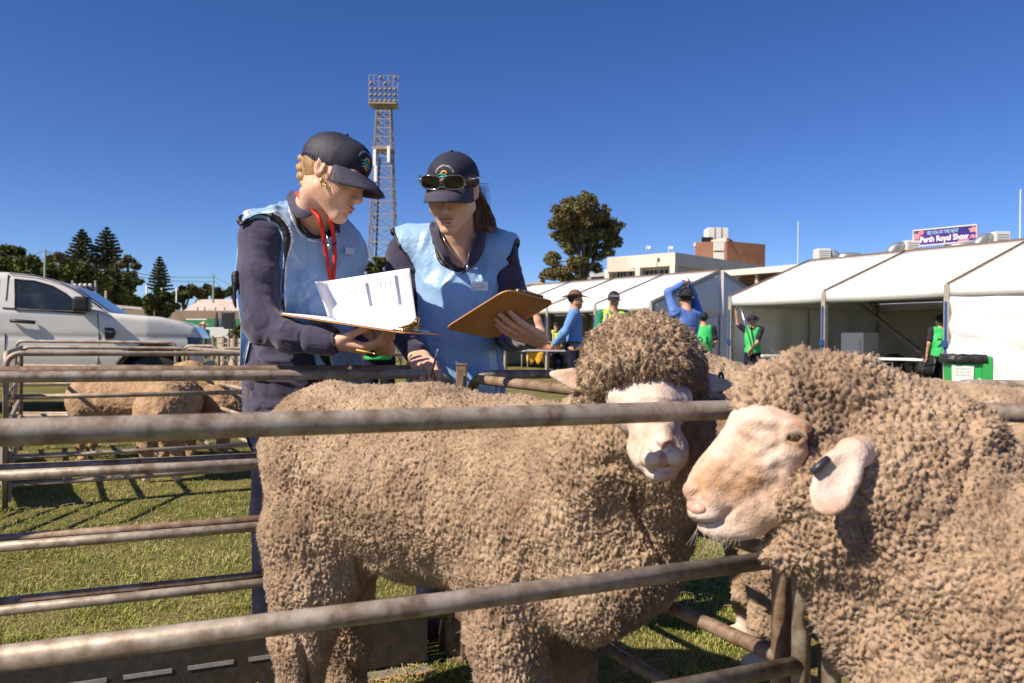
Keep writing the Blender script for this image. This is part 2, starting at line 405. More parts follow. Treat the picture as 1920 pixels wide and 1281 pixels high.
panel(on(-420, dn(-420)), C1, 'nearest tube panel across the foreground in front of the standing ram', rr=.0165)
panel((C1[0] + .05, C1[1] - .01), on(2500, 1.25), 'tube panel behind the ram at the right edge', rr=.0165)
pB = on(-300, db(-300))
panel(pB, (C2[0] - .03, C2[1] - .01), 'tube panel behind the standing ram, in front of the two women', zs=1.0)
panel(pB, (C2[0] - .03, C2[1] - .01), 'rear twin of the doubled tube panel the women lean on', zs=1.012, off=(-.025, .06), mt='galv_rust')
panel((C2[0] + .03, C2[1] + .02), on(1428, 3.2), 'tube panel running right behind the ram head towards the far tent', zs=.995)
panel((C2[0] + .03, C2[1] - .04), (C1[0] - .02, C1[1] + .05), 'cross panel running from the back post to the front corner post beside the ram', zs=.985, mt='galv_rust')
panel(on(1772, 2.6), on(2500, 2.4), 'tube panel at the right edge below the recycling bin', zs=.985)
# corner posts
def post(x, y, h, label, w_=.032, mt='galv_rust'):
    t = thing('gate_post', (x, y, 0), label, 'post', 'square steel posts joining the pen panels')
    MB().box((x, y, h / 2), (w_ / 2, w_ / 2, h / 2)).build('shaft', mt, t, sm=False, bev=.003)
    MB().box((x, y, h + .002), (w_ / 2 + .002, w_ / 2 + .002, .003)).build('cap', mt, t, sm=False)
    MB().box((x, y, .004), (.045, .045, .004)).build('foot_plate', mt, t, sm=False)
post(C2[0], C2[1], .965, 'dark square post rising beside the blue vest of the woman with the brown clipboard', .034)
post(C1[0] + .02, C1[1] + .06, .90, 'front corner post under the chin wool of the right ram')
post(C1[0] + .09, C1[1] + .10, .62, 'short post behind the front corner post at the right ram')
q = on(805, db(805)); 
# skirting boards
mat('board', (.035, .028, .022), (.07, .055, .042), .9, 30, .4, 200, c3=(.05, .04, .032)); mat('sun_pale', (.42, .40, .38), (.30, .28, .26), .9, 60)
mat('board_pale', (.16, .135, .11), (.24, .20, .16), .9, 20); mat('sawdust', (.42, .24, .10), (.55, .36, .18), .95, 60, 1, 300)
a = Vector((*pB, 0)); b_ = Vector((*on(800, db(800)), 0)); u = (b_ - a).normalized(); nrm = Vector((u.y, -u.x, 0))
t = thing('skirting_board', a, 'dark board along the foot of the back panel with painted dashes of sunlight', 'board')
R3 = np.array([u, -nrm, Vector((0, 0, 1))]).T
L = (b_ - a).length
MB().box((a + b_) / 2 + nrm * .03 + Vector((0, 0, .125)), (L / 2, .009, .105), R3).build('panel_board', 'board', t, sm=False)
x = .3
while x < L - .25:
    c = a + u * (x + .075) + nrm * .0402 + Vector((0, 0, .105)); MB().box(c, (.062, .0008, .006), R3).build('sun_dash', 'sun_pale', t, sm=False); x += .165  # sunlight through slots painted as pale dashes on a board darkened for shade
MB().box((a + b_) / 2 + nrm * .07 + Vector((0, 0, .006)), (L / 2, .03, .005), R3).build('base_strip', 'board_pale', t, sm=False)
m_ = MB(); rr = np.random.default_rng(3)
for i in range(500):
    s = rr.random() * L; c = a + u * s + nrm * (.10 + .05 * rr.random() ** 2) + Vector((0, 0, .006 + .01 * rr.random()))
    an = rr.random() * 6.28; m_.bar(c, c + Vector((math.cos(an), math.sin(an), .2)) * (.008 + .012 * rr.random()), .003, .002)
o = m_.build('wood_shavings', 'sawdust', None, sm=False); tag(o, 'orange wood shavings along the foot of the dark board', 'wood shavings', kind='stuff')
# straw hanging on the panel and on the ram's leg
m_ = MB()
for px, py in ((925, 1135), (935, 1150), (1165, 1160)): pass
# left pens
mat('galv_far', (.22, .15, .10), (.42, .35, .28), .6, 9, metal=.2, c3=(.32, .25, .19))
L0 = on(12, 4.75); L1 = on(478, 5.45); L2 = on(900, 6.1)
panel(L0, L1, 'front tube panel of the left pen, before the two brown sheep', zs=1.0, mt='galv_far', rr=.0165)
panel(L1, L2, 'tube panel behind the woman with the red lanyard, beside the left pen', zs=1.0, mt='galv_far', rr=.0165)
L3 = on(40, 7.2); L4 = on(352, 7.5); L5 = on(640, 7.9)
panel(L3, L4, 'rear tube panel of the left pen, behind the two brown sheep', mt='galv_far', zs=1.0, rr=.017)
panel(on(410, 7.7), L5, 'rear tube panel behind the pale faced sheep', mt='galv_far', zs=1.0, rr=.017)
panel(L3, L0, 'side panel at the left edge of the left pen', mt='galv_far', rr=.017)
panel(L4, L1, 'divider panel between the brown sheep and the pale faced sheep', mt='galv_far', rr=.017)
panel(on(30, 9.0), on(330, 9.2), 'far tube panel standing against the white pickup', mt='galv_far', zs=1.0, rr=.018, rails=[.975, .70, .5, .33, .16])
panel(on(345, 9.1), on(408, 9.1), 'short tube panel at the front bumper of the white pickup', mt='galv_far', zs=1.0, rr=.018, rails=[.94, .70, .5, .33, .16])
panel(on(-200, 3.9), (L0[0] - .03, L0[1] - .05), 'short tube panel at the lower left corner of the left pen', mt='galv', rr=.016)
# side board of left pen with chain
a = Vector((*L0, 0)) + Vector((.03, 0.0, 0)); b_ = Vector((*L3, 0)) + Vector((.03, -.5, 0)); u = (b_ - a).normalized()
o = MB().bar(a + Vector((0, 0, .2)), b_ + Vector((0, 0, .2)), .018, .3).build('kick_board', 'board_grey' if 'board_grey' in M else mat('board_grey', (.16, .13, .11), (.26, .22, .19), .85, 12), None, sm=False)
tag(o, 'grey board along the bottom of the left pen side panel', 'board')
ch = MB(); c0 = Vector((*L0, 0)) + Vector((.05, -.03, 0))
for i in range(14):
    c = c0 + Vector((.012 * math.sin(i * .9), 0, .74 - i * .026)); pts = []
    for k in range(9):
        an = k / 8 * 2 * math.pi; dx = Vector((1, 0, 0)) if i % 2 else Vector((0, 1, 0)); pts.append(c + dx * .008 * math.cos(an) + Vector((0, 0, .018 * math.sin(an))))
    ch.tube(pts, .0028, 5, cap=False)
tag(ch.build('chain', 'galv_rust', None), 'rusty chain hanging from the left pen corner post', 'chain')
# ================================================================ sheep
def basis(fwd, up=(0, 0, 1)):
    y = Vector(fwd).normalized(); x = y.cross(Vector(up)).normalized(); z = x.cross(y); return np.array([x, y, z]).T   # columns right, forward, up
def fleece(sd, h, name, mt, parent, cell=.02, amp=.006, stretch=(1, 1, 1), fine=.5, locks=0, ll=.014, lw=.0022, fall=.5, seed=1, sm_it=1, fold=.006, clump=.9, lcell=None, crease=0):
    V, Q = sd.mesh(h); V = smooth(V, Q, sm_it); N = vnorm(V, Q)
    st = np.array(stretch); p = V * st; wv = vecnoise(p / (cell * 2.2), seed + 40) * .8
    f1, f2 = worley(p / cell + wv, seed); g1, g2 = worley(p / (cell * .42) + wv * 1.8, seed + 7)
    lo = fbm(V / .13, seed + 3, 3); mid = fbm(p / (cell * 3), seed + 4, 2)
    am = amp * (1 + .5 * lo)
    disp = am * (1.1 * np.sqrt(np.clip((f2 - f1) * 1.5, 0, 1)) - .7) + fine * amp * (np.sqrt(np.clip((g2 - g1) * 1.6, 0, 1)) - .6) + fold * lo + amp * .8 * mid
    disp += amp * .3 * fbm(V / (cell * .16), seed + 9, 2)
    if crease:
        cr = np.abs(vnoise(V * np.array((9, 9, 2.4)) + vecnoise(V * 4, seed + 21) * .9, seed + 22)); mk = np.clip(vnoise(V * 2.6, seed + 23) * 2 + .5, 0, 1); disp -= crease * mk * np.exp(-(cr / .09) ** 2)
    V2 = V + N * disp[:, None]
    bag = MB().raw(V2, Q)
    if locks:
        r = np.random.default_rng(seed); n = min(locks, len(V2)); ix = r.choice(len(V2), n, replace=False)
        B = V2[ix]; NN = N[ix]; lc = lcell or cell * .7
        C = worley_c(B * st / lc + vecnoise(B / (lc * 2), seed + 8) * .6, seed + 77); tocen = (C - B * st / lc) ; tocen -= NN * (tocen * NN).sum(1)[:, None]
        fld = vecnoise(B / (lc * 2.2), seed + 60); hs_ = np.stack([_h(np.floor(C[:, 0] * 9).astype(int), np.floor(C[:, 1] * 9).astype(int), np.floor(C[:, 2] * 9).astype(int), seed + q) for q in range(3)], 1) * 2 - 1
        dr = NN * .9 + hs_ * .55 + fld * .5 + tocen * clump + np.array([0, 0, -fall]); dr /= np.linalg.norm(dr, axis=1)[:, None]
        L = (ll * (.7 + .5 * r.random(n)) * (1 + .5 * hs_[:, 1]))[:, None]
        sd_ = np.cross(dr, r.normal(size=(n, 3))); sd_ /= np.linalg.norm(sd_, axis=1)[:, None] + 1e-9; s2 = np.cross(dr, sd_)
        bend = (hs_[:, ::-1] * .5 + np.array([0, 0, -.35 * fall])) * L
        W = (lw * (.6 + .8 * r.random(n)))[:, None]
        rings = []
        for t, ws in ((-.2, 1.0), (.78, .85)):
            c = B + dr * L * t + bend * max(t, 0) ** 2
            for a in (0, 2.094, 4.189): rings.append(c + (sd_ * math.cos(a + t) + s2 * math.sin(a + t)) * W * ws)
        rings.append(B + dr * L + bend)
        VV = np.stack(rings, 1).reshape(-1, 3); i = np.arange(n)[:, None] * 7
        quads = np.concatenate([i + np.array([[k, (k + 1) % 3, 3 + (k + 1) % 3, 3 + k]]) for k in range(3)])
        tris = np.concatenate([i + np.array([[3 + k, 3 + (k + 1) % 3, 6]]) for k in range(3)])
        bag.raw(VV, [quads, tris])
    return bag.build(name, mt, parent)
def straws(fl, n, par, seed, sgn=None):
    r = np.random.default_rng(seed); me = fl.data; k = len(me.vertices); co = np.zeros(k * 3); me.vertices.foreach_get('co', co); co = co.reshape(-1, 3) + ORG[par.name]
    co = co[co[:, 1] < np.median(co[:, 1])]
    for i in r.choice(len(co), n, replace=False):
        p = Vector(co[i]) + Vector((0, -.002, 0)); dv = Vector((r.normal(), -.3, r.normal() * .8 - .4)).normalized() * (.012 + .028 * r.random())
        MB().tube([p, p + dv * .5 + Vector((0, -.002, .001)), p + dv], .0008, 4).build('straw_piece', 'straw', fl)
def skin(sd, h, name, mt, parent, amp=.0006, sc_=.01, seed=5, sm_it=1):
    V, Q = sd.mesh(h); V = smooth(V, Q, sm_it); N = vnorm(V, Q); V = V + N * (amp * fbm(V / sc_, seed, 3))[:, None]
    return part(name, V, Q, mt, parent)
def pt(px, py, d, r): return (P(px, py, d), rp(r, d))
# ---------------- the ram standing behind the near panel, head turned to the camera
def ear_dish(sd, base, tip, wd, nrm, th=.006):
    """a leaf shaped ear as flattened ellipsoids"""
    base = Vector(base); tip = Vector(tip); a = (tip - base); L = a.length; a.normalize(); n = Vector(nrm); n = (n - a * n.dot(a)).normalized(); s_ = a.cross(n)
    sd.ell(base + a * L * .48, (wd, L * .55, th), np.array([s_, a, n]).T, k=.012)
    sd.ell(base + a * L * .30 + n * .010, (wd * .62, L * .30, th * 1.2), np.array([s_, a, n]).T, k=.008, op=1)
    return sd
def ram_one():
    gp = G(820, 1500); t = thing('merino_ram', (P(820, 900, 1.95).x, 1.95, 0), 'big woolly ram standing side on behind the near rails, face turned to the camera', 'sheep')
    f = S()
    A = lambda px, py, d, r, k=.06: f.ell(*[P(px, py, d), rp(r, d)], k=k)
    f.cone(*(lambda a, b: (a[0], b[0], a[1], b[1]))(pt(628, 852, 2.06, 138), pt(790, 900, 2.0, 176)), k=.05)
    f.cone(*(lambda a, b: (a[0], b[0], a[1], b[1]))(pt(790, 900, 2.0, 176), pt(1000, 945, 1.88, 184)), k=.05)
    f.cone(*(lambda a, b: (a[0], b[0], a[1], b[1]))(pt(1000, 945, 1.88, 184), pt(1110, 985, 1.78, 176)), k=.06)
    A(592, 985, 2.0, 104); A(610, 1080, 1.98, 78)
    A(1215, 985, 1.66, 80); A(1195, 1085, 1.64, 70); A(1110, 1120, 1.66, 85); A(1000, 1090, 1.78, 90)
    # neck and the ruff under the head
    f.cone(P(1110, 910, 1.74), P(1205, 800, 1.60), rp(165, 1.74), rp(122, 1.6), k=.05)
    A(1250, 900, 1.60, 78); A(1245, 820, 1.60, 78); A(1120, 850, 1.62, 80)
    # hind legs
    f.chain([pt(580, 1090, 1.98, 76), pt(566, 1200, 1.97, 50), pt(560, 1330, 1.97, 42), pt(562, 1420, 1.97, 30)], k=.05)
    f.chain([pt(640, 1080, 2.22, 70), pt(650, 1200, 2.22, 40), pt(655, 1320, 2.22, 34), pt(655, 1400, 2.22, 26)], k=.05)
    # fore legs
    f.chain([pt(950, 1080, 1.76, 95), pt(950, 1190, 1.74, 68), pt(962, 1300, 1.73, 56), pt(965, 1420, 1.73, 38)], k=.05)
    f.chain([pt(1060, 1090, 1.92, 90), pt(1066, 1210, 1.93, 46), pt(1068, 1300, 1.93, 38), pt(1068, 1400, 1.93, 28)], k=.05)
    # belly tuck in front of the hind leg
    f.ell(P(700, 1180, 1.85), rp(66, 1.85), k=.05, op=1)
    f2 = fleece(f, .0031, 'fleece', 'wool', t, cell=.0078, amp=.0080, stretch=(1, 1, .45), fine=.65, locks=70000, ll=.0065, lw=.00045, fall=.6, seed=11, fold=.012, clump=1.2, crease=.015)
    straws(f2, 26, t, 3)
    # head wool: cap over poll and brow, cheeks
    c = S()
    c.ell(P(1203, 668, 1.53), (rp(108, 1.52), .12, rp(80, 1.52)), k=.03)
    c.ell(P(1132, 705, 1.51), (rp(44, 1.5), .06, rp(38, 1.5)), k=.04); c.ell(P(1275, 700, 1.51), (rp(42, 1.5), .06, rp(40, 1.5)), k=.04)
    c.ell(P(1205, 684, 1.44), (rp(82, 1.44), .045, rp(30, 1.44)), k=.03)
    c.ell(P(1297, 775, 1.58), (rp(30, 1.5), .07, rp(95, 1.5)), k=.03); c.ell(P(1110, 800, 1.60), (rp(44, 1.5), .07, rp(80, 1.5)), k=.03)
    c.ell(P(1190, 880, 1.57), rp(62, 1.56), k=.05)
    fleece(c, .0033, 'head_wool', 'wool', t, cell=.0125, amp=.0105, stretch=(1, 1, .6), fine=.6, locks=28000, ll=.009, lw=.0007, fall=.5, seed=21, fold=.008, clump=1.6, lcell=.014)
    b = S()
    b.ell(P(1212, 760, 1.50), (rp(76, 1.45), .10, rp(66, 1.45)), k=.03)
    b.cone(P(1214, 740, 1.455), P(1236, 838, 1.365), rp(58, 1.45), rp(38, 1.37), k=.03)
    b.ell(P(1160, 742, 1.46), (rp(22, 1.45), .035, rp(24, 1.45)), k=.02); b.ell(P(1276, 746, 1.46), (rp(20, 1.45), .035, rp(22, 1.45)), k=.02)
    b.ell(P(1205, 838, 1.39), rp(28, 1.38), k=.02); b.ell(P(1264, 838, 1.39), rp(26, 1.38), k=.02)
    b.ell(P(1236, 856, 1.37), (rp(50, 1.37), .055, rp(36, 1.37)), k=.02)
    b.cone(P(1238, 812, 1.350), P(1242, 832, 1.335), rp(22, 1.34), rp(20, 1.34), k=.010)
    b.ell(P(1220, 858, 1.322), (rp(22, 1.33), .020, rp(19, 1.33)), k=.008); b.ell(P(1261, 857, 1.322), (rp(21, 1.33), .020, rp(19, 1.33)), k=.008)
    b.ell(P(1240, 888, 1.345), (rp(30, 1.35), .032, rp(15, 1.35)), k=.006)
    grooves(b, [[(1219, 834), (1226, 842), (1234, 845)], [(1265, 830), (1259, 840), (1251, 845)]], .0055, .0030, 1.2, .003)
    grooves(b, [[(1242, 845), (1242, 858), (1242, 870)]], .004, .003, 1.2, .004)
    grooves(b, [[(1198, 874), (1218, 879), (1241, 872), (1264, 878), (1280, 868)]], .004, .0032, 1.2, .004)
    grooves(b, [[(1180 - i, 786 + i * 9), (1205, 780 + i * 9), (1240, 779 + i * 9), (1275 + i, 786 + i * 9)] for i in range(-3, 2)], .0045, .0018, 1.2, .006)
    grooves(b, [[(1195, 812), (1186, 826), (1184, 842)], [(1206, 820), (1198, 834), (1197, 850)], [(1278, 812), (1286, 826), (1288, 842)], [(1160, 768), (1176, 775), (1190, 790)]], .0045, .002, 1.2, .006)
    for (bx, by, tx, ty, q) in ((1128, 722, 1029, 700, 1), (1284, 712, 1381, 725, .85)):
        B0 = P(bx, by, 1.55); T0 = P(tx, ty, 1.575); a_ = (T0 - B0).normalized(); n_ = Vector((0, -1, .25)); n_ = (n_ - a_ * n_.dot(a_)).normalized(); s_ = a_.cross(n_); LL = (T0 - B0).length
        Rm = np.array([s_, a_, n_]).T
        b.ell(B0 + a_ * LL * .42, (.024 * q, LL * .34, .008), Rm, k=.012); b.ell(B0 + a_ * LL * .66, (.013 * q, LL * .34, .006), Rm, k=.01)
        b.ell(B0 + a_ * LL * .46 + n_ * .012, (.015 * q, LL * .34, .009), Rm, k=.006, op=1)
    b.cone(P(1205, 780, 1.56), P(1080, 940, 1.8), .07, .11, k=.03); b.cone(P(1080, 940, 1.8), P(640, 900, 2.05), .11, .10, k=.03)
    for (px, d, y0) in ((562, 1.97, 1100), (655, 2.22, 1100), (963, 1.73, 1150), (1068, 1.93, 1150)):
        g0 = P(px, 637 + 1.05 * FPX / d, d); top = P(px, y0, d)
        b.cone((top.x, top.y, top.z), (g0.x, g0.y, .17), .06, .026, k=.02); b.cone((g0.x, g0.y, .17), (g0.x, g0.y, .06), .024, .02, k=.02)
        b.ell((g0.x, g0.y - .01, .035), (.036, .045, .035), k=.02)
    b.plane((0, 0, 0.001), (0, 0, -1))
    skin(b, .0030, 'body', 'sheep_skin', t, amp=.0014, sc_=.012)
    for (x, y) in ((1154, 768), (1282, 772)):
        MB().ell(hit(b, x, y, 1.2, off=-.006), .0095).build('eye', 'eye_amber', t)
    # pink nose leather: thin raised patch over the nose and upper lip
    ns = S(); ns.cone(P(1238, 818, 1.349), P(1243, 836, 1.335), rp(20, 1.34), rp(22, 1.34)); ns.ell(P(1243, 860, 1.326), (rp(20, 1.33), .020, rp(17, 1.33)), k=.008)
    grooves(ns, [[(1226, 834), (1230, 841), (1236, 844)], [(1262, 830), (1257, 839), (1250, 844)]], .0045, .0030, 1.2, .003); grooves(ns, [[(1243, 844), (1243, 870)]], .004, .003, 1.2, .004)
    skin(ns, .0018, 'nose', 'nose_pink', t, amp=.0006, sc_=.004)
    pts = [P(1352, 712, 1.57) + Vector((.006 * math.cos(a), .012 * math.cos(a) * .4, .020 * math.sin(a) - .006)) for a in np.linspace(0, 6.2, 14)]
    MB().tube(pts, .0028, 6).build('ear_ring', 'eartag', t)
    return t
mat('eye_amber', (.30, .13, .02), (.02, .012, .005), .12, 80, coat=1); mat('eartag', (.03, .03, .045), None, .4)
ram_one()
# ---------------- the ram filling the right edge, head in profile
def ram_two():
    t = thing('merino_ram', (P(1700, 900, 1.15).x, 1.15, 0), 'huge ram filling the right edge in profile, hanging pale ear with a black tag', 'sheep')
    f = S()
    A = lambda px, py, d, r, k=.05: f.ell(P(px, py, d), rp(r, d), k=k)
    # head cap and cheek
    f.cone(P(1468, 742, 1.24), P(1560, 752, 1.25), rp(66, 1.24), rp(78, 1.25), k=.03)
    A(1426, 742, 1.235, 40, .03); A(1520, 712, 1.25, 50, .03); A(1494, 694, 1.24, 28, .02)
    f.cone(P(1600, 790, 1.26), P(1740, 870, 1.24), rp(112, 1.27), rp(142, 1.25), k=.05)
    A(1488, 938, 1.185, 56, .03); A(1462, 1028, 1.195, 38, .03); A(1500, 890, 1.18, 40, .02); A(1530, 1015, 1.20, 74, .04); A(1572, 900, 1.215, 92, .05)
    A(1530, 800, 1.19, 30, .02); A(1432, 768, 1.205, 30, .02); A(1478, 772, 1.195, 32, .02); A(1400, 752, 1.22, 26, .02)
    # neck down to chest
    f.cone(P(1640, 950, 1.22), P(1840, 1100, 1.20), rp(150, 1.26), rp(215, 1.22), k=.05)
    A(1560, 1085, 1.22, 60, .04); A(1610, 1165, 1.2, 76, .04); A(1690, 1270, 1.18, 90, .05); A(1770, 1340, 1.16, 140, .05)
    f.cone(P(1920, 1130, 1.18), P(2450, 1200, 1.0), rp(242, 1.2), rp(300, 1.0), k=.06)
    f.chain([pt(1800, 1400, 1.15, 110), pt(1810, 1650, 1.15, 70), pt(1815, 1850, 1.15, 45)], k=.05)
    f.chain([pt(2050, 1400, 1.25, 110), pt(2050, 1600, 1.25, 60), pt(2050, 1750, 1.25, 40)], k=.05)
    f.chain([pt(2500, 1450, 1.0, 130), pt(2520, 1900, 1.0, 60), pt(2520, 2050, 1.0, 45)], k=.05)
    f.chain([pt(2480, 1350, 1.25, 110), pt(2480, 1600, 1.25, 60), pt(2480, 1750, 1.25, 40)], k=.05)
    # keep the wool off the face and round the eye
    f.cone(P(1482, 828, 1.13), P(1392, 872, 1.11), rp(18, 1.14), rp(50, 1.12), k=.02, op=1)
    f.ell(P(1486, 822, 1.13), (rp(30, 1.14), .05, rp(22, 1.14)), k=.015, op=1)
    fl = fleece(f, .0031, 'fleece', 'wool_grey', t, cell=.0106, amp=.0106, fine=.6, locks=80000, ll=.0065, lw=.00045, fall=.2, seed=33, fold=.010, clump=1.2, crease=.009); straws(fl, 22, t, 5)
    b = S(); D = 1.205
    b.cone(P(1440, 850, D), P(1360, 902, D), rp(74, D), rp(46, D), k=.03)            # face
    b.cone(P(1398, 812, D), P(1322, 900, D), rp(34, D), rp(28, D), k=.03)            # bridge of the nose
    b.cone(P(1460, 930, D), P(1372, 962, D), rp(58, D), rp(38, D), k=.03)            # jaw
    b.ell(P(1326, 935, D), (rp(32, D), .036, rp(34, D)), k=.015)                     # muzzle
    b.ell(P(1302, 922, D), (rp(19, D), .024, rp(20, D)), k=.008)                     # nose tip
    b.ell(P(1322, 960, D - .006), (rp(33, D), .032, rp(20, D)), k=.006)              # upper lip
    b.ell(P(1350, 988, D), (rp(42, D), .030, rp(20, D)), k=.006)                     # lower lip and chin
    b.ell(P(1385, 990, D), (rp(46, D), .030, rp(20, D)), k=.02)
    b.ell(P(1430, 786, D - .005), (rp(50, D), .05, rp(26, D)), k=.03)
    b.ell(P(1486, 800, 1.168), (rp(34, D), .022, rp(18, D)), k=.012)                 # brow
    b.ell(P(1470, 845, 1.168), (rp(40, D), .022, rp(18, D)), k=.015)                 # below the eye
    grooves(b, [[(1296, 938), (1306, 929), (1313, 918)]], .0055, .005, 1.0, .004)
    grooves(b, [[(1291, 950), (1300, 944), (1320, 938)]], .003, .002, 1.0, .004)
    grooves(b, [[(1300, 974), (1322, 981), (1348, 976), (1368, 962), (1384, 952)]], .0048, .0036, 1.0, .004)
    grooves(b, [[(1466, 834), (1448, 846), (1432, 856), (1418, 860)]], .006, .0035, 1.0, .008)
    grooves(b, [[(1330, 882), (1350, 900), (1374, 916), (1402, 938)], [(1324, 896), (1340, 914), (1362, 930), (1388, 946)], [(1340, 868), (1360, 884), (1386, 900), (1410, 912)],
                [(1354, 852), (1376, 866), (1400, 880), (1424, 890)], [(1368, 836), (1388, 848), (1412, 860)], [(1380, 820), (1400, 830), (1420, 838)],
                [(1410, 905), (1424, 925), (1430, 950)], [(1432, 895), (1444, 915), (1448, 940)], [(1456, 860), (1462, 885), (1460, 905)], [(1395, 800), (1420, 806), (1444, 812)]], .0065, .0010, 1.0, .010)
    eye = hit(b, 1485, 819, 1.0, off=-.0085)
    b.ell(eye - Vector((0, .010, 0)), (.0125, .012, .0085), k=.004, op=1)
    b.chain([(eye + Vector((.0155 * math.cos(a), -.0095 - .002 * math.sin(a), .0090 * math.sin(a))), .0034) for a in np.linspace(0, 6.283, 13)], k=.004)
    b.chain([(eye + Vector((.0190 * math.cos(a), -.0075, .0170 * math.sin(a) + .002)), .0040) for a in np.linspace(.5, 2.6, 7)], k=.006)
    b.cone(P(1500, 880, 1.27), P(1850, 1040, 1.25), .06, .09, k=.03); b.cone(P(1850, 1040, 1.25), P(2450, 1150, 1.1), .09, .12, k=.03)
    for (px, d) in ((1815, 1.15), (2050, 1.25), (2520, 1.0), (2480, 1.25)):
        g0 = P(px, 650 + 1.05 * FPX / d, d)
        b.cone((g0.x, g0.y, .6), (g0.x, g0.y, .17), .07, .027, k=.02); b.cone((g0.x, g0.y, .17), (g0.x, g0.y, .06), .024, .021, k=.02); b.ell((g0.x, g0.y, .035), (.045, .038, .035), k=.02)
    b.plane((0, 0, 0.001), (0, 0, -1))
    # the ear
    base = P(1600, 852, 1.12); tip = P(1548, 972, 1.085); a = (tip - base); L = a.length; a.normalize(); n = (Vector((-.25, -1, .15)) - a * Vector((-.25, -1, .15)).dot(a)).normalized(); s_ = a.cross(n)
    cc = P(1563, 910, 1.095); Rm = np.array([s_, a, n]).T
    b.ell(cc, (rp(40, 1.1), rp(64, 1.1), .0068), Rm, k=.01); b.ell(P(1578, 880, 1.10), (rp(34, 1.1), rp(36, 1.1), .012), Rm, k=.015)
    b.cone(P(1600, 850, 1.125), P(1625, 850, 1.18), .022, .03, k=.02)
    b.ell(cc + n * .017, (rp(30, 1.1), rp(58, 1.1), .013), Rm, k=.008, op=1)
    skin(b, .0026, 'body', 'sheep_tan', t, amp=.0018, sc_=.014)
    MB().ell(eye, .0125).build('eye', 'eye_amber', t)
    m_ = MB()
    for i in range(12):
        x = 1472 + i * 2.4; y = 812 - 5 * math.sin(i / 11 * 3.14); p = eye + Vector(((x - 1485) * .0008, -.0135, (819 - y) * .0009)); m_.tube([p, p + Vector((.001, -.006, .001)), p + Vector((.003, -.011, -.006))], [.0007, .0006, .0003], 4)
    m_.build('eyelashes', 'lash', t)
    ns = S(); ns.ell(P(1301, 920, D), (rp(20, D), .0255, rp(20, D)), k=.008); ns.ell(P(1308, 950, D - .010), (rp(19, D), .027, rp(16, D)), k=.008)
    grooves(ns, [[(1290, 930), (1300, 930), (1309, 921), (1314, 912)]], .0058, .0055, 1.0, .004); grooves(ns, [[(1288, 938), (1300, 941), (1316, 936)]], .003, .0022, 1.0, .004)
    skin(ns, .0018, 'nose', 'nose_pale', t, amp=.0008, sc_=.004)
    MB().tube([hit(b, x, y, 1.0, off=-.0012) for x, y in ((1300, 974), (1312, 979), (1324, 981), (1338, 979), (1350, 975), (1360, 968))], [.0010, .0016, .0018, .0018, .0014, .0008], 6).build('mouth_line', 'mouth_dark', t)
    c0 = cc + n * .010
    ta = P(1522, 886, 1.092); tb = P(1553, 860, 1.096)
    MB().tube([ta, ta.lerp(tb, .5) + n * .002, tb], .0055, 10).build('ear_tag', 'eartag', t)
    m_ = MB(); r = np.random.default_rng(4)
    for i in range(22):
        x = 1300 + 90 * r.random(); y = 985 + 20 * r.random(); p = P(x, y, 1.18); L = .012 + .022 * r.random()
        q = p + Vector((-.9 + 1.3 * r.random(), -.3 * r.random(), -1)) * L; m_.tube([p, p.lerp(q, .5) + Vector((.001, 0, 0)), q], [.0004, .0003, .00015], 3, cap=False)
    m_.build('whiskers', 'whisker', t)
    return t
mat('nose_pale', (.50, .27, .21), (.66, .42, .35), .5, 40, .4, 300, spec=.4); mat('mouth_dark', (.16, .08, .06), None, .7); mat('lash', (.3, .26, .2), None, .6); mat('whisker', (.75, .7, .62), None, .5)
ram_two()
# ================================================================ people
mat('skin_fair', (.66, .37, .25), (.78, .49, .36), .5, 18, .15, 900, spec=.35, sss=.25); mat('skin_tan', (.46, .24, .15), (.58, .33, .22), .55, 18, spec=.3, sss=.15)
mat('navy_shirt', (.040, .037, .070), (.068, .060, .105), .9, 9, .4, 900, sheen=.3, spec=.15, bdist=.001); mat('navy_trouser', (.009, .010, .022), (.018, .020, .040), .85, 9, .3, 600, spec=.1)
mat('satin_blue', (.20, .37, .62), (.30, .48, .74), .40, 4, .5, 45, spec=.5, sheen=.3, bdist=.006); mat('piping', (.008, .008, .010), None, .5)
mat('cap_navy', (.011, .012, .030), (.018, .019, .042), .8, 60, .3, 900); mat('cap_mesh', (.010, .011, .030), (.11, .10, .12), .6, 420, .5, 700, ramp=(.55, .72), det=1); mat('cap_brim', (.045, .042, .075), (.06, .056, .09), .85, 50, .3, 900)
mat('hair_blond', (.26, .145, .06), (.56, .37, .18), .5, 30, .6, 300, stretch=(1, 1, .2), spec=.5); mat('hair_brown', (.10, .045, .022), (.24, .12, .06), .45, 30, .6, 300, stretch=(1, 1, .15), spec=.5)
mat('lanyard_red', (.72, .035, .02), (.60, .02, .015), .5, 20); mat('lip', (.45, .13, .11), None, .4); mat('brow', (.16, .08, .04), None, .7); mat('lash_dark', (.02, .012, .01), None, .6)
mat('paper', (.86, .86, .88), None, .6); mat('ink', (.09, .11, .22), (.20, .22, .34), .7, 300); mat('ink_grey', (.20, .21, .29), None, .7); mat('masonite', (.36, .165, .045), (.46, .23, .075), .42, 5, c3=(.41, .195, .06)); mat('lens', (.006, .006, .007), None, .06, spec=.8); mat('clear_frame', (.16, .14, .11), None, .12, trans=.5)
mat('white', (.8, .8, .8), None, .5); mat('logo_green', (.02, .35, .22), None, .6); mat('logo_blue', (.05, .40, .62), None, .6); mat('logo_orange', (.85, .35, .06), None, .6); mat('boot', (.05, .035, .025), None, .6)
mat('silver', (.7, .68, .62), None, .25, metal=1)
